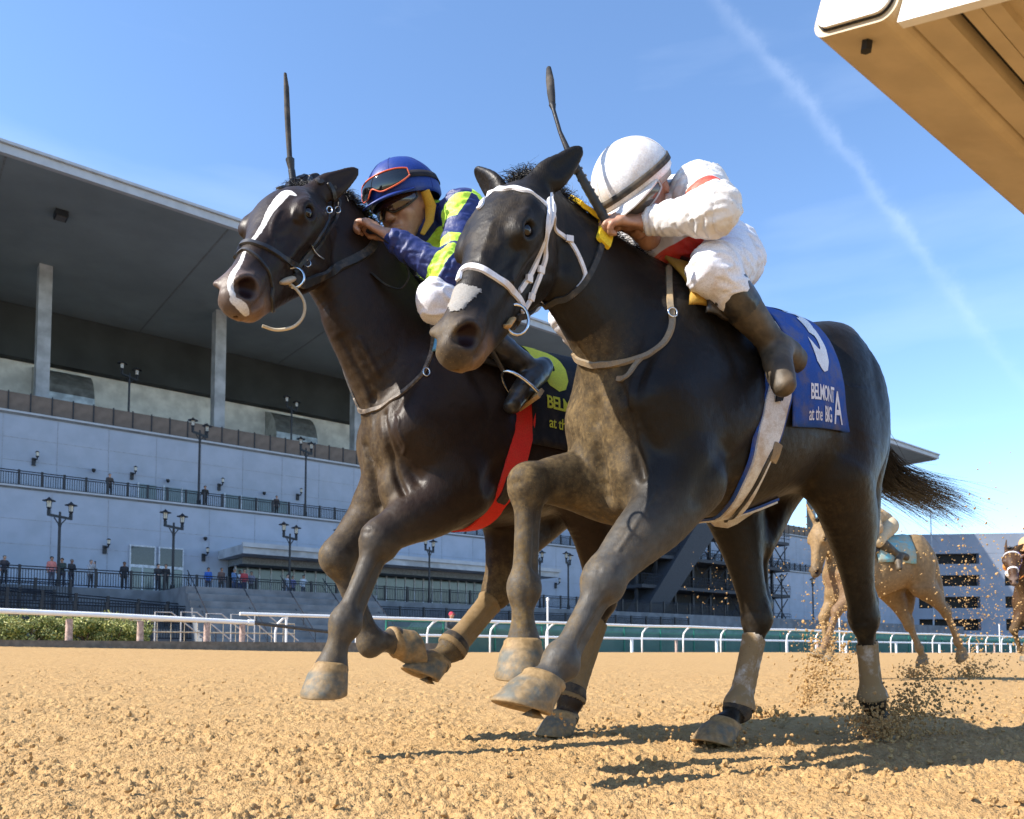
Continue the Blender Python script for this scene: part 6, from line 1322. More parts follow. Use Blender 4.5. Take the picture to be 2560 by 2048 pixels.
lp1 = strap(bv1, [(0.4412, 0.1002, 1.4754), (0.4439, 0.1248, 1.4277), (0.4652, 0.1668, 1.3611), (0.4853, 0.1872, 1.3029), (0.4969, 0.1844, 1.2635), (0.5176, 0.1876, 1.2230), (0.5378, 0.1730, 1.1970), (0.5630, 0.1538, 1.1680), (0.5881, 0.1344, 1.1432), (0.6051, 0.1009, 1.1249), (0.6177, 0.0493, 1.1184), (0.6305, -0.0041, 1.1200), (0.6324, -0.0329, 1.1333), (0.6397, -0.0362, 1.1537), (0.6452, -0.0410, 1.1732)], .016, .005).build('breast_strap', simple('worn_strap', (.10, .075, .055), .6, nscale=50, namp=.5, dirt=(.42, .34, .26), dirt_amt=.6, dscale=60), R1, True)
strap(bv1, [tuple(p) for p in ((0.6452, -0.0410, 1.1732), (.70, -.12, 1.30), (.60, -.15, 1.42), (.48, -.12, 1.55))], .016, .005).build('breast_strap', M_LEATHER, R1, True)
torus_ring(Vector((0.5141, 0.1905, 1.2262)) + Vector((.0, .012, 0)), (.4, .9, .1), .014, .0028, .75).build('buckle', M_STEEL, lp1, True)
# ---- girths, saddles and cloths
M_BLUE = weave('blue_cloth', (.016, .070, .31), (.16, .13, .10), .5, lo=.44, hi=.72)
M_BLACKCLOTH = weave('black_cloth', (.010, .010, .014), (.2, .14, .08), .14)
M_WHITECLOTH = weave('white_print', (.74, .74, .78), (.4, .3, .2), .3)
M_YELLOWPRINT = weave('yellow_print', (.72, .70, .06), (.3, .25, .1), .15)
M_RED = weave('red_girth', (.62, .028, .02), (.3, .1, .05), .18)
M_GIRTHWHITE = weave('white_girth', (.66, .65, .64), (.34, .22, .11), .6, lo=.46, hi=.68)
def girth(bv, left, width, mats, root, T):
    pts = left + [(p[0], -p[1], p[2]) for p in reversed(left)]
    g = strap(bv, pts, width, .006, .003).build('girth', mats[0], root, True); return g, pts
g2, gp = girth(bv2, [(.10, .21, 1.30), (.13, .262, 1.16)] + [(0.1328, 0.2711, 1.0743), (0.1473, 0.2686, 1.0275), (0.1641, 0.2649, 0.9711), (0.1847, 0.2552, 0.9061), (0.1898, 0.2295, 0.8417), (0.1683, 0.1761, 0.7842), (0.1121, 0.0898, 0.7472), (-0.0834, -0.1008, 0.7659)], .094, [M_BLUE], R2, None)
strap(bv2, gp, .078, .006, .009).build('girth_band', M_GIRTHWHITE, g2, True)
strap(bv2, [(0.1575, 0.2581, 0.9050), (0.1684, 0.2493, 0.8805), (0.1744, 0.2302, 0.8438), (0.1671, 0.1988, 0.8056), (0.1548, 0.1604, 0.7731), (0.1121, 0.0960, 0.7489), (-0.0890, -0.0842, 0.7701)], .016, .004, .0155).build('girth_strap', M_LEATHER, g2, True)
strap(bv2, [(0.1448, 0.2621, 0.9185), (0.1478, 0.2571, 0.9018), (0.1482, 0.2480, 0.8789), (0.1503, 0.2436, 0.8695)], .040, .005, .0155).build('girth_buckle_guard', M_LOOP, g2, True)
g1, gp1 = girth(bv1, [(.10, .21, 1.36), (.12, .265, 1.25)] + [(0.1444, 0.2638, 1.1597), (0.1487, 0.2651, 1.1167), (0.1584, 0.2654, 1.0658), (0.1721, 0.2631, 1.0102), (0.1857, 0.2568, 0.9557), (0.1956, 0.2422, 0.9082), (0.2012, 0.2143, 0.8633), (0.2077, 0.1711, 0.8198), (0.2083, 0.1272, 0.7884)], .078, [M_RED], R1, None)
strap(bv1, [(0.1942, 0.2444, 0.9129), (0.1983, 0.2302, 0.8855), (0.1985, 0.2109, 0.8592), (0.2039, 0.1901, 0.8372)], .045, .005, .010).build('girth_elastic', M_LEATHER, g1, True)
def edge2(u, w):
    lo = -.30; hi = .54; ww = lo + (hi - lo + .05 * (1 - u)) * w; k = abs(ww) / .54; back = .255 + .10 * k - .09 * max(0, .16 - abs(ww)) / .16
    return .0 + u * back, ww
C2 = Cloth(bv2, .08, 1.13, .014, .007, 2); V_, F_ = C2.grid(edge2); cl2 = link_mesh('saddlecloth', mesh_from('saddlecloth', V_, F_), M_BLUE, R2)
tv, tf = text_mesh('3', .36, .016); C2.print_('number', tv, tf, lambda x, y: (.125 + x * .62, .37 - y * 1.1), M_WHITECLOTH, cl2)
for txt, sz, x0, w0, bd, spx in (('BELMONT', .068, .085, .455, .0014, .86), ('at the', .060, .078, .520, .0004, .92), ('BIG', .068, .166, .520, .0015, .85), ('A', .15, .236, .522, .002, 1.)):
    tv, tf = text_mesh(txt, sz, bd, spx); C2.print_('lettering', tv, tf, lambda x, y: (x0 + x * .56, w0 - y * 1.0 + .05 * (1 - (x0 + x * .56) / .35)), M_WHITECLOTH, cl2)
def edge1(u, w):
    lo = -.30; hi = .57; ww = lo + (hi - lo) * w; return u * (.32 + .05 * abs(ww) / .57), ww
C1 = Cloth(bv1, .13, 1.17, .014, .006, 4); V_, F_ = C1.grid(edge1); cl1 = link_mesh('saddlecloth', mesh_from('saddlecloth', V_, F_), M_BLACKCLOTH, R1)
tv, tf = text_mesh('6', .38, .019); C1.print_('number', tv, tf, lambda x, y: (.055 + x * .74, .335 - y * 1.12), M_YELLOWPRINT, cl1)
for txt, sz, x0, w0, bd, spx in (('BELMONT', .064, .062, .430, .0016, .88), ('at the', .056, .072, .50, .0004, .92), ('BIG', .062, .185, .50, .0014, .85), ('A', .165, .250, .505, .002, 1.)):
    tv, tf = text_mesh(txt, sz, bd, spx); C1.print_('lettering', tv, tf, lambda x, y: (x0 + x * .86, w0 - y * 1.0), M_YELLOWPRINT, cl1)
def saddle(bv, root, a0, zc, pad):
    """a light racing saddle: seat tree, two flaps and the pad below"""
    C = Cloth(bv, a0, zc, .026, .003, 7)
    def ed(u, w):
        ww = -.34 + .68 * w; k = abs(ww) / .34; return -.10 * k ** 1.2 * (1) + u * (.34 - .10 * k), ww
    V_, F_ = C.grid(ed, 18, 28, .010); s = link_mesh('saddle', mesh_from('saddle', V_, F_), M_LEATHER, root)
    mb = MB(); mb.tube([C.pt(-.02, 0, .02), C.pt(.03, 0, .035), C.pt(.12, 0, .018), C.pt(.22, 0, .022), C.pt(.29, 0, .045)], [.03, .05, .055, .07, .05], 12, flat=.45); mb.build('seat', M_LEATHER, s, True)
    P = Cloth(bv, a0 + .04, zc, .012, .002, 9); V_, F_ = P.grid(lambda u, w: (u * .34 - .09 * abs(-1 + 2 * w), -.30 + .6 * w), 14, 26, .012); link_mesh('pad', mesh_from('pad', V_, F_), pad, s)
    return s
SD2 = saddle(bv2, R2, .33, 1.15, weave('yellow_pad', (.46, .27, .04), (.3, .2, .1), .4)); SD1 = saddle(bv1, R1, .36, 1.20, weave('blue_pad', (.10, .35, .62), (.3, .2, .1), .2))
# dark flap that flies over the girth of the black horse
fl = MB(); q = [Vector(p) for p in [(0.2363, 0.2185, 1.2588), (0.1929, 0.2325, 1.2007), (0.1686, 0.2516, 1.1413), (0.1591, 0.2608, 1.0814), (0.1659, 0.2627, 1.0303)]]; q2 = [Vector(p) for p in [(0.1952, 0.2238, 1.2576), (0.1406, 0.2537, 1.2069), (0.1208, 0.2676, 1.1574), (0.1225, 0.2731, 1.0958), (0.1497, 0.2675, 1.0322)]]
vs = []
for i in range(5):
    for t in np.linspace(0, 1, 6): vs.append(q[i] * (1 - t) + q2[i] * t + Vector((0, .03 + .006 * math.sin(t * 6 + i), 0)))
for i in range(5):
    for t in np.linspace(0, 1, 6): vs.append(q[i] * (1 - t) + q2[i] * t + Vector((0, .024 + .006 * math.sin(t * 6 + i), 0)))
fs = [(i * 6 + k, i * 6 + k + 1, i * 6 + k + 7, i * 6 + k + 6) for i in range(4) for k in range(5)]; fs += [tuple(30 + x for x in reversed(g)) for g in fs]
fl.add(vs, fs); fl.build('saddle_flap', weave('navy_flap', (.022, .026, .035), (.2, .14, .08), .25), SD2, True)
def stirrup(A, root, mat):
    an = Vector(A['ank']); toe = Vector(A['toe']); d = (toe - an).normalized(); c = an * .3 + toe * .7; up = (Vector(A['knee']) - an).normalized(); sd = d.cross(up).normalized(); up = sd.cross(d)
    mb = MB(); w = .05; pts = [c + up * .125 * math.sin(t) * 1.0 + sd * w * math.cos(t) - up * .035 for t in np.linspace(0, math.pi, 14)]
    mb.tube(pts, .006, 7); b = mb.build('stirrup_iron', mat, root, True)
    MB().box((-.058, -.02, -.008), (.058, .02, .006), fr=lambda x, y, z: c + sd * x + d * y + up * (z - .042)).build('stirrup_tread', M_TANLEATHER, b)
    MB().tube([c + up * .088, c + up * .2 - d * .02 + sd * -.02 * (1 if A['ank'][1] > 0 else -1), Vector((.24, .22 * (1 if A['ank'][1] > 0 else -1), A['ank'][2] + .16))], .010, 6, flat=.3).build('stirrup_leather', M_LEATHER, b, True)
for A in (J2['R'],): stirrup(A, SD2, simple('dull_steel', (.35, .33, .30), .4, 1.0))
for A in (J1['L'], J1['R']): stirrup(A, SD1, M_STEEL)

# ------------------------------------------------------------------ the two riders
def skin_mat():
    b = NB('skin'); n = b.noise(40, 5); c = b.mix(b.ramp(n, .3, .7), (.31, .155, .095), (.41, .22, .14)); c = b.mix(b.ramp(b.noise(14, 3), .55, .75, 0, .5), c, (.34, .12, .07))
    c = b.mix(b.math('MULTIPLY', b.ramp(b.noise(70, 5, .7), .58, .72), .4), c, (.38, .26, .14))
    b.set(Base_Color=c, Roughness=.48, Subsurface_Weight=.08, Subsurface_Radius=(.01, .004, .002), Normal=b.bump(b.noise(160, 4), .2, .002)); return b.m
M_SKIN = skin_mat()
def silk(name, cols, dirt, amt=.3):
    """cloth whose panels are cut by the float attributes m0, m1 ... (signed distances)"""
    b = NB(name); c = cols[0]; f = b.noise(260, 2)
    for i, x in enumerate(cols[1:]): c = b.mix(b.ramp(b.attr('m%d' % i), .0012, -.0012), c, x)
    c = b.mix(b.math('MULTIPLY', b.ramp(b.noise(12, 6, .65), .42, .72), amt), c, dirt)
    sp = b.math('MULTIPLY', b.math('LESS_THAN', b.voro(80), .13), b.ramp(b.noise(7, 3), .42, .6)); c = b.mix(b.math('MULTIPLY', sp, min(1, amt * 2)), c, tuple(x * .5 for x in dirt))
    b.set(Base_Color=c, Roughness=.52, Specular_IOR_Level=.4, Sheen_Weight=.04, Normal=b.bump(f, .15, .002, b.bump(b.noise((26, 46, 30), 5, .6), .3, .012))); return b.m
def poly2(v, c, ex, ey, poly):
    x = v - np.asarray(c); p = np.column_stack([x @ unit(ex), x @ unit(ey)]); return poly_sd(p, poly)
M_BREECH = weave('white_breeches', (.74, .74, .80), (.42, .28, .15), .5, .6, lo=.5, hi=.74)
M_BOOTBLK = simple('black_boot', (.020, .019, .018), .30, nscale=20, namp=.4, bump=.12, bscale=60, dirt=(.20, .14, .08), dirt_amt=.45, dscale=9)
M_BOOTTAN = simple('muddy_boot', (.060, .044, .026), .6, nscale=24, namp=.35, bump=.2, bscale=70, dirt=(.15, .10, .05), dirt_amt=.6, dscale=14)
def face(J, root, base, lens, frame, over=None):
    """race goggles over the eyes"""
    M = J['M']; c = J['P'](0, 0, -.006)
    v, f, edge = goggles_mesh(J, c, (.102, .086, .075), -1.15, 1.15, math.radians(66), math.radians(112), .012, nose=.30)
    g = rel('goggles', v, f, lens, root, base)
    MB().tube([p - Vector(base) for p in edge], .0032, 6, closed=True).build('goggle_frame', frame, g, True)
    return g
def cap_set(J, root, base, mat, seam=None):
    r = J['hr']; v, f, c = helmet_shell(J, r); h = rel('helmet', v, f, mat, root, base)
    v, f = peak_mesh(J, c, r, length=.05); pk = rel('peak', v, f, mat, h, base); return h, c, r
def seams(J, h, base, c, r, mat, phs, tw=.0009):
    M = J['M']
    for ph in phs:
        pts = []
        for k in range(18):
            th = math.radians(4 + 96 * k / 17); x, y, z = math.sin(th) * math.cos(ph), math.sin(th) * math.sin(ph), math.cos(th); back = 1 + .06 * max(-x, 0); e = 1 + .012 * math.cos(3 * ph) * math.sin(th) ** 4
            pts.append(Vector(c + np.array([x * (r[0]) * e * back, y * r[1] * e, z * r[2]]) * 1.004 @ M - base))
        MB().tube(pts, tw, 5).build('seam', mat, h, True)
def make_jockey(J, bv, label, base, silk_mat, masks, group):
    base = np.array(base, float)
    root = empty('jockey', (Matrix.Rotation(HROT, 4, 'Z') @ Vector(base)) + J['org'], HROT); tag(root, label, 'jockey', group)
    S = jockey_body(J); v, f = S.mesh(); rel('body', v, f, M_SKIN, root, base)
    S = sleeve_sdf(J); v, f = S.mesh(); m = masks(v, J); v = cloth_wrinkle(v, vnormals(v, f), J, .0055)
    rel('silks', v, f, silk_mat, root, base, {'m%d' % i: a for i, a in enumerate(m)})
    S = breeches_sdf(J); v, f = S.mesh(); n = vnormals(v, f); v = v + n * (((fbm(v, 14, 3, 2) - .5) * .008 + .008 * np.maximum(1 - np.abs(fbm(v, (8, 8, 24), 3, 6) - .5) * 7, 0) ** 1.5)[:, None]); rel('breeches', v, f, M_BREECH, root, base)
    for A in (J['L'], J['R']):
        k = np.array([A['knee'], A['ank'], A['toe']]); S = boot_sdf(A, k.min(0) - .13, k.max(0) + .13); v, f = S.mesh(); n = vnormals(v, f); v = v + n * ((fbm(v, 30, 3, 4) - .5) * .006)[:, None]
        t, _ = along(v, A['knee'], A['ank']); fm = t[f].mean(1) > J.get('boot_t', 2)
        me = mesh_from('boot', v - base, f, True, fm.astype(np.int32)); link_mesh('boot', me, [M_BOOTBLK, M_BOOTTAN], root)
    for A in (J['L'], J['R']):
        el, wr = np.array(A['el'], float), np.array(A['wr'], float); p = el * .14 + wr * .86; q = el * .04 + wr * .96
        MB().tube([Vector(p - base), Vector(q - base)], [.036, .0325], 14, flat=.9).build('cuff', M_BREECH, root, True)
    return root, base
def masks2(v, J):
    A = J['L']; out = []
    m = np.full(len(v), 9.)
    for A in (J['L'], J['R']):
        t, r = along(v, A['sh'], A['el']); L = np.linalg.norm(np.subtract(A['el'], A['sh'])); m = np.minimum(m, np.maximum(np.abs(t - .56) * L - .036, r - .10))
    nb = np.array(J['neck'])
    # a red leaf-like star on the breast and another on the back
    th = np.linspace(0, 2 * math.pi, 22, endpoint=False); rr = np.where(np.arange(22) % 2 == 0, .165, .082) * (1 + .2 * np.cos(th * 3)); poly = np.column_stack([np.cos(th) * rr * 1.05, np.sin(th) * rr * .72])
    left = poly2(v, (.24, .12, 1.50), (1, .0, -.05), (0, -.35, 1), poly) + (v[:, 1] < -.3) * 1
    t, r = along(v, J['L']['sh'], J['L']['el']); t2, r2 = along(v, J['L']['el'], J['L']['wr']); arm = np.minimum(np.where((t > .1) & (t < 1.1), r, 9), np.where((t2 > -.2) & (t2 < 1.2), r2, 9))
    t, r = along(v, J['R']['sh'], J['R']['el']); arm = np.minimum(arm, np.where((t > .1) & (t < 1.1), r, 9))
    left = np.maximum(left, .082 - arm); left = np.maximum(left, v[:, 2] - (nb[2] - .03))
    back = np.maximum(poly2(v, (.20, -.02, 1.75), (1, 0, 0), (0, 1, 0), poly * .8), nb[2] + .05 - v[:, 2])
    return [np.minimum(np.minimum(m, left), back)]
def masks1(v, J):
    t = fbm(v, 5, 2, 3) * .02; p = v[:, 0] * .92 + v[:, 2] * .5 + t; q = -v[:, 2] * .62 + v[:, 0] * .55 + v[:, 1] * .75; s = .135
    a = np.abs((p / s) % 2 - 1) - .5; b = np.abs((q / s) % 2 - 1) - .5; chk = np.where(a * b > 0, 1, -1) * np.minimum(np.abs(a), np.abs(b)) * s
    arm = np.full(len(v), 9.); band = np.full(len(v), 9.)
    for A in (J['L'], J['R']):
        t, r = along(v, A['sh'], A['el']); t2, r2 = along(v, A['el'], A['wr']); L = np.linalg.norm(np.subtract(A['el'], A['sh'])); L2 = np.linalg.norm(np.subtract(A['wr'], A['el']))
        arm = np.minimum(arm, np.minimum(np.where((t > .30) & (t < 1.1), r, 9), np.where((t2 > -.2) & (t2 < 1.3), r2, 9)))
        band = np.minimum(band, np.maximum(np.abs(t - .62) * L - .022, r - .095)); band = np.minimum(band, np.maximum(np.abs(t2 - .17) * L2 - .024, r2 - .085))
    return [np.minimum(np.maximum(chk, .088 - arm), band)]
J2['org'] = ORG2; J1['org'] = ORG1; J2['boot_t'] = .52
RIDERS = 'jockeys riding the finish'
S2 = silk('white_red_silk', [(.70, .69, .69), (.66, .045, .030)], (.46, .32, .17), .34)
S1 = silk('navy_lime_silk', [(.010, .022, .125), (.52, .80, .06)], (.14, .12, .12), .06)
K2, B2 = make_jockey(J2, bv2, 'jockey in white silks with a red leaf and red armbands, white cap bowed low', (.20, 0, 1.40), S2, masks2, RIDERS)
h2_, c_, r_ = cap_set(J2, K2, B2, weave('white_cap', (.76, .75, .76), (.44, .28, .13), .35, .5))
seams(J2, h2_, B2, c_, r_, M_WHITECLOTH, (-.35, .75, 1.9, -1.5, 3.0), .0005)
v_, f_ = ring_band(J2, c_, r_, math.radians(84), math.radians(93), .001, thick=.004, wob=.0); rel('cap_band', v_, f_, weave('black_band', (.03, .03, .03), (.3, .22, .14), .3), h2_, B2)
face(J2, K2, B2, simple('clear_goggles', (.10, .09, .08), .08, spec=.8), simple('grey_frame', (.42, .42, .42), .4))
v_, f_ = ring_band(J2, c_, r_, math.radians(94), math.radians(112), -.010, ph0=1.2, ph1=5.08, thick=.006); rel('goggle_strap', v_, f_, simple('grey_strap', (.40, .39, .37), .6), h2_, B2)
K1, B1 = make_jockey(J1, bv1, 'jockey in navy silks with lime diamonds, blue cap and goggles pushed up', (.20, 0, 1.50), S1, masks1, RIDERS)
h1_, c_, r_ = cap_set(J1, K1, B1, weave('blue_cap', (.012, .036, .21), (.2, .2, .2), .08, .45))
seams(J1, h1_, B1, c_, r_, weave('navy_seam', (.012, .03, .2), (.2, .2, .2), .05), (-.15, .55, 1.7, -1.3, 3.0))
BLKLENS = simple('black_lens', (.008, .008, .009), .07, spec=.8); ORFRAME = simple('orange_frame', (.62, .10, .03), .35)
v_, f_, ed = goggles_mesh(J1, c_, r_, -.80, 1.02, math.radians(67), math.radians(95), .008, nose=.36); g_ = rel('spare_goggles', v_, f_, BLKLENS, h1_, B1)
MB().tube([p - Vector(B1) for p in ed], .0026, 6, closed=True).build('goggle_frame', ORFRAME, g_, True)
face(J1, K1, B1, simple('amber_lens', (.035, .014, .006), .06, spec=.9), simple('dark_frame', (.02, .015, .01), .3))
v_, f_ = ring_band(J1, c_, r_, math.radians(74), math.radians(84), .002, ph0=1.0, ph1=5.28, thick=.004); rel('goggle_strap', v_, f_, weave('black_elastic', (.012, .012, .02), (.2, .2, .2), .1), h1_, B1)
M_ = J1['M']; pad = [Vector(c_ + np.array(p) @ M_ - B1) for p in ((.02, .110, -.03), (.0, .100, -.075), (.012, .085, -.12), (.04, .06, -.155))]
hs = MB().tube(pad, [.018, .022, .018, .010], 8, flat=.5).build('chin_harness', weave('ochre_harness', (.55, .30, .03), (.3, .2, .1), .2), h1_, True)
# whips
def whip(J, org, pts, rads, label, flap):
    q = [Matrix.Rotation(HROT, 4, 'Z') @ Vector(p) + org for p in pts]; b = q[0]
    root = empty('whip', b); tag(root, label, 'whip', 'riding whips')
    m1 = MB().tube([p - b for p in q[:3]], rads[:3], 8); grip = m1.build('handle', simple('whip_rubber', (.022, .022, .022), .5, nscale=30, namp=.4, bump=.3, bscale=300), root, True)
    for k in range(9):
        c = q[0] + (q[2] - q[0]) * (k + .5) / 9; tt = (q[2] - q[0]).normalized()
        MB().tube([c - b - tt * .003, c - b + tt * .003], rads[1] * 1.16, 8).build('wrap', M_LEATHER, grip, True)
    MB().tube([p - b for p in q[2:flap + 1]], rads[2:flap + 1], 8).build('shaft', M_LEATHER, root, True)
    MB().tube([p - b for p in q[flap:]], rads[flap:], 8, flat=.85).build('flap', weave('whip_flap', (.03, .03, .032), (.25, .2, .15), .3), root, True)
whip(J2, ORG2, [(0.6432, 0.0850, 1.4794), (0.7117, 0.0750, 1.5602), (0.7579, 0.0650, 1.6250), (0.7873, 0.0500, 1.6980), (0.7966, 0.0350, 1.7630), (0.7964, 0.0300, 1.7802), (0.7917, 0.0200, 1.8179), (0.7871, 0.0100, 1.8650), (0.7825, 0.0000, 1.9046)], [.0125, .012, .010, .0055, .0055, .010, .013, .0135, .0085], 'riding whip with a grooved flap rising beside the white cap', 5)
whip(J1, ORG1, [(0.8660, -0.0600, 1.8379), (0.8706, -0.0600, 1.8661), (0.8752, -0.0600, 1.8956), (0.8813, -0.0600, 1.9299), (0.8828, -0.0600, 1.9374), (0.8880, -0.0600, 2.0060), (0.8933, -0.0600, 2.0855), (0.8973, -0.0600, 2.1656), (0.9022, -0.0600, 2.2125)], [.009, .010, .010, .015, .010, .011, .0115, .0105, .006], 'slim black riding whip standing up behind the bay horse ears', 3)

# ------------------------------------------------------------------ the two horses behind
def dusty(v, n, hc, onhead, legz): return np.clip(.20 + .4 * (fbm(v, 9, 3, 4) - .5) - .1 * sstep(v[:, 2], .5, .2), 0, .95)
def lightdust(v, n, hc, onhead, legz): return np.clip(.15 + .5 * legz + .3 * sstep(v[:, 0], .4, .7) * (1 - onhead), 0, .9)
h3_head = HeadFrame((.70, .02, 1.675), .25, 1.30, .0, .60)
H3 = dict(lo=(-1.3, -.40, .05), hi=(1.15, .42, 2.0), T=(.0, .125, .0), head=h3_head, eye=(.36, .175, .08), coat=coat_material('chestnut_coat', .5), mane=[(.34, 0, 1.62), (.50, 0, 1.70), (.62, 0, 1.78)],
    neck=[((.30, 0, 1.32), .15, .25), ((.42, 0, 1.40), .13, .23), ((.52, 0, 1.50), .10, .19), ((.60, 0, 1.58), .09, .15)], crest=[(.30, 0, 1.52), (.44, 0, 1.60), (.56, 0, 1.68), (.66, 0, 1.74)], jugular=[(.6, .08, 1.4), (.55, .1, 1.3)],
    fore=[dict(elbow=(.42, .16, .92), knee=(.64, .13, .72), fet=(.77, .12, .40), cor=(.83, .12, .30), dn=(.5, 0, -.9), toe=(.9, 0, .3)), dict(elbow=(.42, -.13, .92), knee=(.62, -.1, .66), fet=(.60, -.1, .38), cor=(.55, -.1, .28), dn=(-.2, 0, -1), toe=(1, 0, -.2))],
    hind=[dict(stifle=(-.46, .17, 1.0), hock=(-.84, .13, .72), fet=(-1.0, .12, .40), cor=(-1.05, .12, .31), dn=(-.5, 0, -.85), toe=(.6, 0, -.6), butt=[(-.68, .13, 1.1), (-.76, .12, .9)]), dict(stifle=(-.30, -.15, .98), hock=(-.55, -.11, .58), fet=(-.67, -.1, .33), cor=(-.72, -.1, .24), dn=(-.3, 0, -.9), toe=(.9, 0, -.3), butt=[(-.6, -.13, 1.05), (-.56, -.12, .78)])],
    ears=[((.83, .09, 1.90), (0, 0, 0), (1, .3, 0)), ((.83, -.09, 1.90), (0, 0, 0), (1, -.3, 0))])
H4 = dict(H1); H4.update(coat=coat_material('bay_coat', .45))
TRAIL = 'horses chasing the leaders'
def place(root, xy, ang, z): root.location = (xy[0], xy[1], z); root.rotation_euler = (0, 0, math.radians(ang))
R3, v3, f3, n3, bv3 = make_horse('racehorse', H3, (0, 0, 0), 'dust covered chestnut racehorse with a pale blue cloth, running behind the black horse tail', TRAIL, (.30, .195, .095), (.30, .20, .10), [], dusty, .012)
R4, v4, f4, n4, bv4 = make_horse('racehorse', H4, (0, 0, 0), 'bay racehorse in a white bridle at the right edge, half out of the photo', TRAIL, (.055, .022, .010), (.04, .02, .012), [], lightdust, .012)
X3, X4 = (4.0, 8.9), (7.95, 12.0); Z3 = .02; Z4 = .06
place(R3, X3, 198, Z3); place(R4, X4, 205, Z4 - .06)
C3 = Cloth(bv3, .20, 1.25, .016, .01, 3); V_, F_ = C3.grid(lambda u, w: (u * .50, -.3 + .74 * w), 14, 18); c3_ = link_mesh('saddlecloth', mesh_from('saddlecloth', V_, F_), weave('pale_blue_cloth', (.14, .42, .50), (.45, .33, .18), .7, lo=.3, hi=.6), R3)
hb = H4['head']; P_ = hb.p
M_WS2 = M_WHITE_STRAP
strap(bv4, [P_(.22, .17, .03), P_(.16, .10, .16), P_(.16, -.10, .16), P_(.22, -.17, .03)], .022, .006).build('browband', M_WS2, R4, True)
strap(bv4, [P_(.62, .10, -.10), P_(.60, .10, .05), P_(.60, 0, .12), P_(.60, -.10, .05), P_(.62, -.10, -.10)], .028, .008).build('noseband', M_WS2, R4, True)
strap(bv4, [P_(.10, .13, .08), P_(.30, .19, -.02), P_(.55, .12, -.06), P_(.78, .09, -.06)], .02, .006).build('cheek_strap', weave('purple_strap', (.10, .06, .30), (.3, .2, .1), .2), R4, True)
MB().tube([P_(.80, .10, -.06), (.75, .20, 1.45), (.60, .16, 1.62)], .012, 5).build('rein', weave('orange_rein', (.65, .2, .03), (.3, .2, .1), .2), R4, True)
SD3 = saddle(bv3, R3, .33, 1.25, weave('aqua_pad', (.06, .38, .42), (.4, .3, .15), .5))
def plain_jockey(J, da, dz, label, silks, cap, breech, root_xy, ang, z, boots):
    J = {k: (v if not isinstance(v, dict) else dict(v)) for k, v in J.items()}
    sh_ = lambda q: tuple(np.asarray(q, float) + (da, 0, dz))
    for k in ('head', 'neck', 'pelvis'): J[k] = sh_(J[k])
    for k in ('lo', 'hi'): J[k] = sh_(J[k])
    for A in (J['L'], J['R']):
        for k in ('sh', 'el', 'wr', 'hip', 'knee', 'ank', 'toe', 'heel'):
            if k in A: A[k] = sh_(A[k])
    base = np.array((.20, 0, 1.45)); c, s = math.cos(math.radians(ang)), math.sin(math.radians(ang))
    rt = empty('jockey', (root_xy[0] + c * base[0], root_xy[1] + s * base[0], z + base[2]), math.radians(ang)); tag(rt, label, 'jockey', 'jockeys on the chasing horses')
    S = jockey_body(J, .010); v, f = S.mesh(); rel('body', v, f, M_SKIN, rt, base)
    S = sleeve_sdf(J, .012); v, f = S.mesh(); v = cloth_wrinkle(v, vnormals(v, f), J, .006); rel('silks', v, f, silks, rt, base)
    S = breeches_sdf(J, .012); v, f = S.mesh(); rel('breeches', v, f, breech, rt, base)
    for A in (J['L'], J['R']):
        k = np.array([A['knee'], A['ank'], A['toe']]); S = boot_sdf(A, k.min(0) - .13, k.max(0) + .13, .01); v, f = S.mesh(); rel('boot', v, f, boots, rt, base)
    r = J['hr']; v, f, c_ = helmet_shell(J, r); h = rel('helmet', v, f, cap, rt, base); v, f = peak_mesh(J, c_, r); rel('peak', v, f, cap, h, base)
plain_jockey(J2, -.22, .13, 'sand covered jockey on the dusty chestnut horse, mostly behind the black tail', weave('dusty_silk', (.42, .30, .18), (.45, .32, .16), .7), weave('dusty_cap', (.5, .4, .25), (.45, .32, .16), .5), weave('dusty_breeches', (.52, .42, .28), (.45, .32, .16), .7), X3, 198, Z3, M_BOOTTAN)
plain_jockey(J1, 0, -.02, 'jockey in orange and purple silks at the right edge of the photo', weave('orange_silk', (.70, .26, .05), (.4, .3, .15), .3), weave('peach_cap', (.72, .38, .18), (.4, .3, .2), .2), M_BREECH, X4, 205, Z4 - .06, M_BOOTBLK)
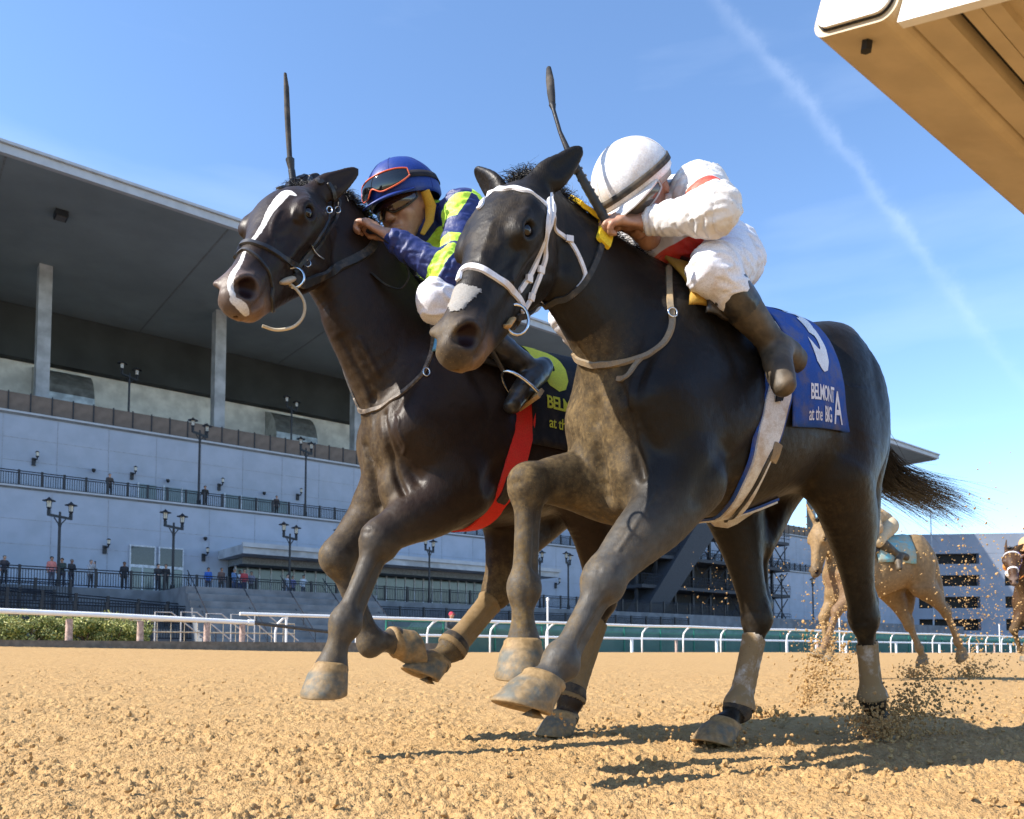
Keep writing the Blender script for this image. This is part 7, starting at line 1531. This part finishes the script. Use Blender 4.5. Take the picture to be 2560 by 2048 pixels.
# ------------------------------------------------------------------ spectators
PM = {}
def pm(col): 
    k = tuple(col)
    if k not in PM: PM[k] = simple('clothing', col, .8, nscale=12, namp=.2) if False else simple('clothing_%d' % len(PM), col, .8, nscale=12, namp=.2)
    return PM[k]
def person(s_, n_, z_, face, label, shirt, legs, pose='down', hair=(.02, .015, .012), skin_=(.42, .24, .16), h=1.72, cap=None):
    k = h / 1.72; S = SDF((-.5, -.5, -.03), (.6, .5, 1.85), .018); P = lambda *q: np.array(q) * 1.0
    for sd in (1, -1):
        S.tube([P(0, .09 * sd, .90), P(.02, .10 * sd, .50), P(-.01, .11 * sd, .09)], [.085, .062, .042], k=.03); S.tube([P(-.03, .11 * sd, .05), P(.14, .125 * sd, .035)], [.042, .04], [.042, .03], k=.02)
        sh = P(0, .17 * sd, 1.40)
        if pose == 'down': el, wr = P(-.03, .23 * sd, 1.13), P(.08, .22 * sd, .90)
        elif pose == 'rail': el, wr = P(.05, .24 * sd, 1.16), P(.28, .15 * sd, 1.06)
        elif pose == 'phone': el, wr = P(.14, .20 * sd, 1.20), P(.30, .06 * sd, 1.50 if sd < 0 else 1.44)
        elif pose == 'fold': el, wr = P(.04, .24 * sd, 1.15), P(.20, -.06 * sd, 1.16)
        else: el, wr = P(-.04, .24 * sd, 1.14), (P(.22, .16 * sd, 1.28) if sd > 0 else P(.06, .23 * sd, .90))
        S.tube([P(0, .10 * sd, 1.42), sh, (sh + el) / 2, el], [.06, .065, .052, .045], k=.03); S.tube([el, wr], [.045, .03], k=.02); S.ell(wr + unit(wr - el) * .06, (.045, .035, .045), k=.02)
    S.tube([P(0, 0, .88), P(.0, 0, 1.08), P(.01, 0, 1.30), P(0, 0, 1.44)], [.16, .145, .175, .11], [.11, .105, .115, .08], k=.04); S.tube([P(0, 0, 1.42), P(.02, 0, 1.56)], .052, k=.03); S.ell(P(.03, 0, 1.63), (.095, .078, .115), k=.02); S.ell(P(.115, 0, 1.61), (.02, .014, .022), k=.015); S.ell(P(.02, .08, 1.62), (.02, .012, .03), k=.01); S.ell(P(.02, -.08, 1.62), (.02, .012, .03), k=.01)
    v, f = S.mesh(1); c = v[f].mean(1); z = c[:, 2]; mi = np.where(z < .92, 1, np.where(z > 1.47, 0, 2)); mi[(z < .06)] = 3
    out = (np.abs(c[:, 1]) > .17) | (c[:, 0] > .16); dist_w = np.minimum(*[np.linalg.norm(c - (np.array([0, .17 * sd, 1.40])), axis=1) for sd in (1, -1)]); mi[out & (z > .8) & (dist_w > .42)] = 0; mi[out & (z > .8) & (z < .95) & (dist_w <= .42)] = 2
    rt = empty('person', TW(s_, n_, z_), TRACK_ROT - math.pi / 2 + math.radians(face)); rt.scale = (k, k, k); tag(rt, label, 'person', 'spectators at the rails of the stand')
    link_mesh('body', mesh_from('body', v, f, True, mi), [pm(skin_), pm(legs), pm(shirt), pm((.02, .02, .02))], rt)
    hm = MB().lathe([(.088, .0), (.098, .04), (.09, .09), (.055, .13), (.01, .142)], (.012, 0, 1.625), 12); 
    if cap: hm.box((.08, -.06, 1.655), (.18, .06, 1.668))
    hm.build('cap' if cap else 'hair', pm(cap or hair), rt, True)
    if pose == 'phone': MB().box((.34, -.05, 1.50), (.352, .04, 1.66)).build('phone', pm((.02, .02, .025)), rt)
for a in (((13.0433, 60.9000, 10.9222), 60.9, 10.86, 10, 'man in a dark brown jacket standing at the balcony railing, leftmost of three up there', (.06, .045, .04), (.02, .02, .025), 'rail'), ((19.5468, 60.9000, 10.9781), 60.9, 10.86, -15, 'person in black leaning on the balcony railing beside the lamp post', (.018, .016, .016), (.016, .016, .02), 'rail'), ((25.0701, 60.9000, 10.9301), 60.9, 10.86, 0, 'person in a dark brown top on the balcony, rightmost of three', (.05, .035, .03), (.02, .018, .02), 'down'),
          ((6.0760, 53.0000, 4.0995), 53, 4.0, 20, 'tall man in a dark shirt at the far left end of the terrace', (.05, .04, .045), (.015, .015, .02), 'bag'), ((8.4075, 53.0000, 4.4529), 53, 4.0, 5, 'spectator in a salmon pink shirt by the nearest lamp post', (.62, .20, .17), (.10, .10, .13), 'down'), ((8.9415, 53.0000, 4.3661), 53, 4.0, -30, 'spectator in dark green right of the pink shirt', (.035, .05, .045), (.03, .03, .05), 'fold'), ((9.4384, 53.0000, 4.3929), 53, 4.0, 25, 'woman with dark hair in a black jacket over a white top', (.03, .03, .035), (.03, .035, .06), 'fold'),
          ((10.4504, 53.0000, 4.5188), 53, 4.0, 30, 'person in a light grey shirt holding up a phone', (.40, .40, .42), (.05, .05, .06), 'phone'), ((12.2960, 53.0000, 4.4255), 53, 4.0, -10, 'man in a plain black coat standing alone on the terrace', (.02, .02, .025), (.02, .02, .025), 'down'), ((14.2317, 53.0000, 4.3277), 53, 4.0, 15, 'left of a pair in dark clothes with a badge on the chest', (.03, .03, .035), (.02, .02, .03), 'rail'), ((14.7067, 53.0000, 4.3013), 53, 4.0, -20, 'right of a pair in black with a hat, leaning on the railing', (.015, .015, .018), (.02, .02, .025), 'rail'),
          ((17.3186, 53.0000, 4.2233), 53, 4.0, 0, 'man in a bright blue shirt before the glass doors', (.03, .11, .42), (.04, .05, .09), 'down'), ((18.1660, 53.0000, 4.2108), 53, 4.0, 10, 'man in a brown shirt at the top of the terrace steps', (.12, .07, .06), (.05, .045, .045), 'down'), ((19.0043, 53.0000, 4.1968), 53, 4.0, 30, 'person in a blue top, left in the little group by the steps', (.10, .18, .34), (.06, .09, .18), 'fold'), ((19.5942, 53.6000, 4.3115), 53.6, 4.0, -5, 'person in a white shirt in the little group by the steps', (.62, .62, .64), (.04, .07, .20), 'down'), ((19.6705, 53.0000, 4.2006), 53, 4.0, 0, 'person in a red shirt in the little group by the steps', (.42, .05, .06), (.05, .05, .09), 'down'), ((20.3460, 53.5000, 4.2865), 53.5, 4.0, -25, 'man in a grey shirt and cap at the right of the little group', (.18, .17, .21), (.08, .07, .07), 'rail'),
          ((23.1011, 54.0000, 4.2165), 54, 4.0, 15, 'person in pale clothes under the entrance canopy', (.36, .38, .44), (.20, .21, .25), 'down'), ((23.9183, 55.0000, 4.3057), 55, 4.0, -10, 'person in a violet shirt behind the railing under the canopy', (.16, .16, .30), (.05, .05, .08), 'rail'), ((24.2886, 54.0000, 4.2110), 54, 4.0, 5, 'person in a white top turning aside under the canopy', (.50, .52, .56), (.10, .10, .12), 'bag')):
    hr = random.Random(a[4]).choice([(.02, .015, .012), (.05, .03, .02), (.15, .14, .13), (.03, .02, .015)])
    person(a[0][0], a[1], a[2], a[3], a[4], a[5], a[6], a[7], hair=hr, h=1.66 + .12 * random.Random(a[4] + 'h').random(), skin_=random.Random(a[4] + 's').choice([(.42, .24, .16), (.36, .19, .12), (.50, .30, .22), (.20, .10, .06)]))
pr_ = (15.4657, 22.6000, 1.2508); person(pr_[0], 22.6, .02, 0, 'man in a red cap and dark shirt leaning by the outer rail', (.05, .06, .065), (.05, .05, .06), 'rail', cap=(.48, .03, .06), h=1.60)
# ------------------------------------------------------------------ dirt in the air
r_ = np.random.default_rng(11)
def spray(name, c, d, n, spread, size, grav=.5, mat=M_DIRT, pw=2.2):
    pts = []; sz = []
    for k in range(n):
        t = r_.uniform() ** .8; p = np.array(c) + np.array(d) * t * r_.uniform(.5, 1.2) + r_.normal(size=3) * np.array(spread) * (.15 + t) + np.array([0, 0, -grav * t * t])
        q = size * (.25 + r_.uniform() ** pw); s_, n_ = p[0] * DV.x + p[1] * DV.y, p[0] * NV.x + p[1] * NV.y
        p[2] = max(p[2], float(gz(s_, n_)) + q * .3); pts.append(p); sz.append(q)
    return scatter(name, pts, sz, mat)
Wq = lambda q: np.array(TW(2.2 - q[0], 1.61 - q[1], q[2]))
spray('flying_dirt', Wq((-.80, .10, .02)), Wq((-1.15, .18, .42)) - Wq((-.80, .10, .02)), 1900, (.09, .09, .05), .0055, .30)
spray('flying_dirt', Wq((-.70, .14, .0)), Wq((-.60, .12, .16)) - Wq((-.70, .14, .0)), 1500, (.085, .085, .035), .0055, .05)
spray('flying_dirt', Wq((-.05, -.1, .0)), np.array((.05, .05, .05)), 200, (.10, .08, .02), .007, .02)
spray('flying_dirt', np.array((1.6464, 4.6000, 0.0172)), np.array((2.0736, 5.2000, 0.3867)) - np.array((1.6464, 4.6000, 0.0172)), 1500, (.10, .16, .10), .010, .0, pw=4)
spray('flying_dirt', np.array((2.4669, 6.6000, 0.2776)), np.array((3.1395, 7.2000, 1.3076)) - np.array((2.4669, 6.6000, 0.2776)), 1100, (.22, .3, .30), .0085, .0, pw=3)
spray('flying_dirt', np.array((1.3992, 4.2000, -0.0188)), np.array((1.0781, 4.0000, 0.0164)) - np.array((1.3992, 4.2000, -0.0188)), 700, (.10, .16, .022), .012, .0)
spray('flying_dirt', np.array((4.4648, 9.0000, 0.0451)), np.array((.1, 0, .14)), 600, (.16, .2, .05), .012, .03)
spray('flying_dirt', np.array((5.3754, 9.6000, 0.0275)), np.array((.15, 0, .22)), 800, (.20, .2, .09), .012, .04)
spray('flying_dirt', np.array((4.8492, 8.5000, 0.2683)), np.array((4.4478, 8.0000, 1.6980)) - np.array((4.8492, 8.5000, 0.2683)), 700, (.22, .3, .22), .011, .0, pw=3)
spray('flying_dirt', np.array((6.9229, 11.0000, 0.2020)), np.array((6.0483, 10.0000, 1.7953)) - np.array((6.9229, 11.0000, 0.2020)), 500, (.4, .4, .3), .012, .0, pw=3)
spray('flying_dirt', np.array((1.3919, 6.0000, 0.6945)), np.array((.9, 0, .5)), 260, (.30, .4, .25), .006, .0, pw=3)
spray('flying_dirt', Wq((.62, .0, .1)), np.array((.05, .0, .05)), 60, (.2, .1, .05), .006, .0)
print('script seconds', time.time() - T0, 'tris', sum(sum(len(p.vertices) - 2 for p in []) + (len(o.data.loops) - 2 * len(o.data.polygons)) for o in bpy.data.objects if o.type == 'MESH'))
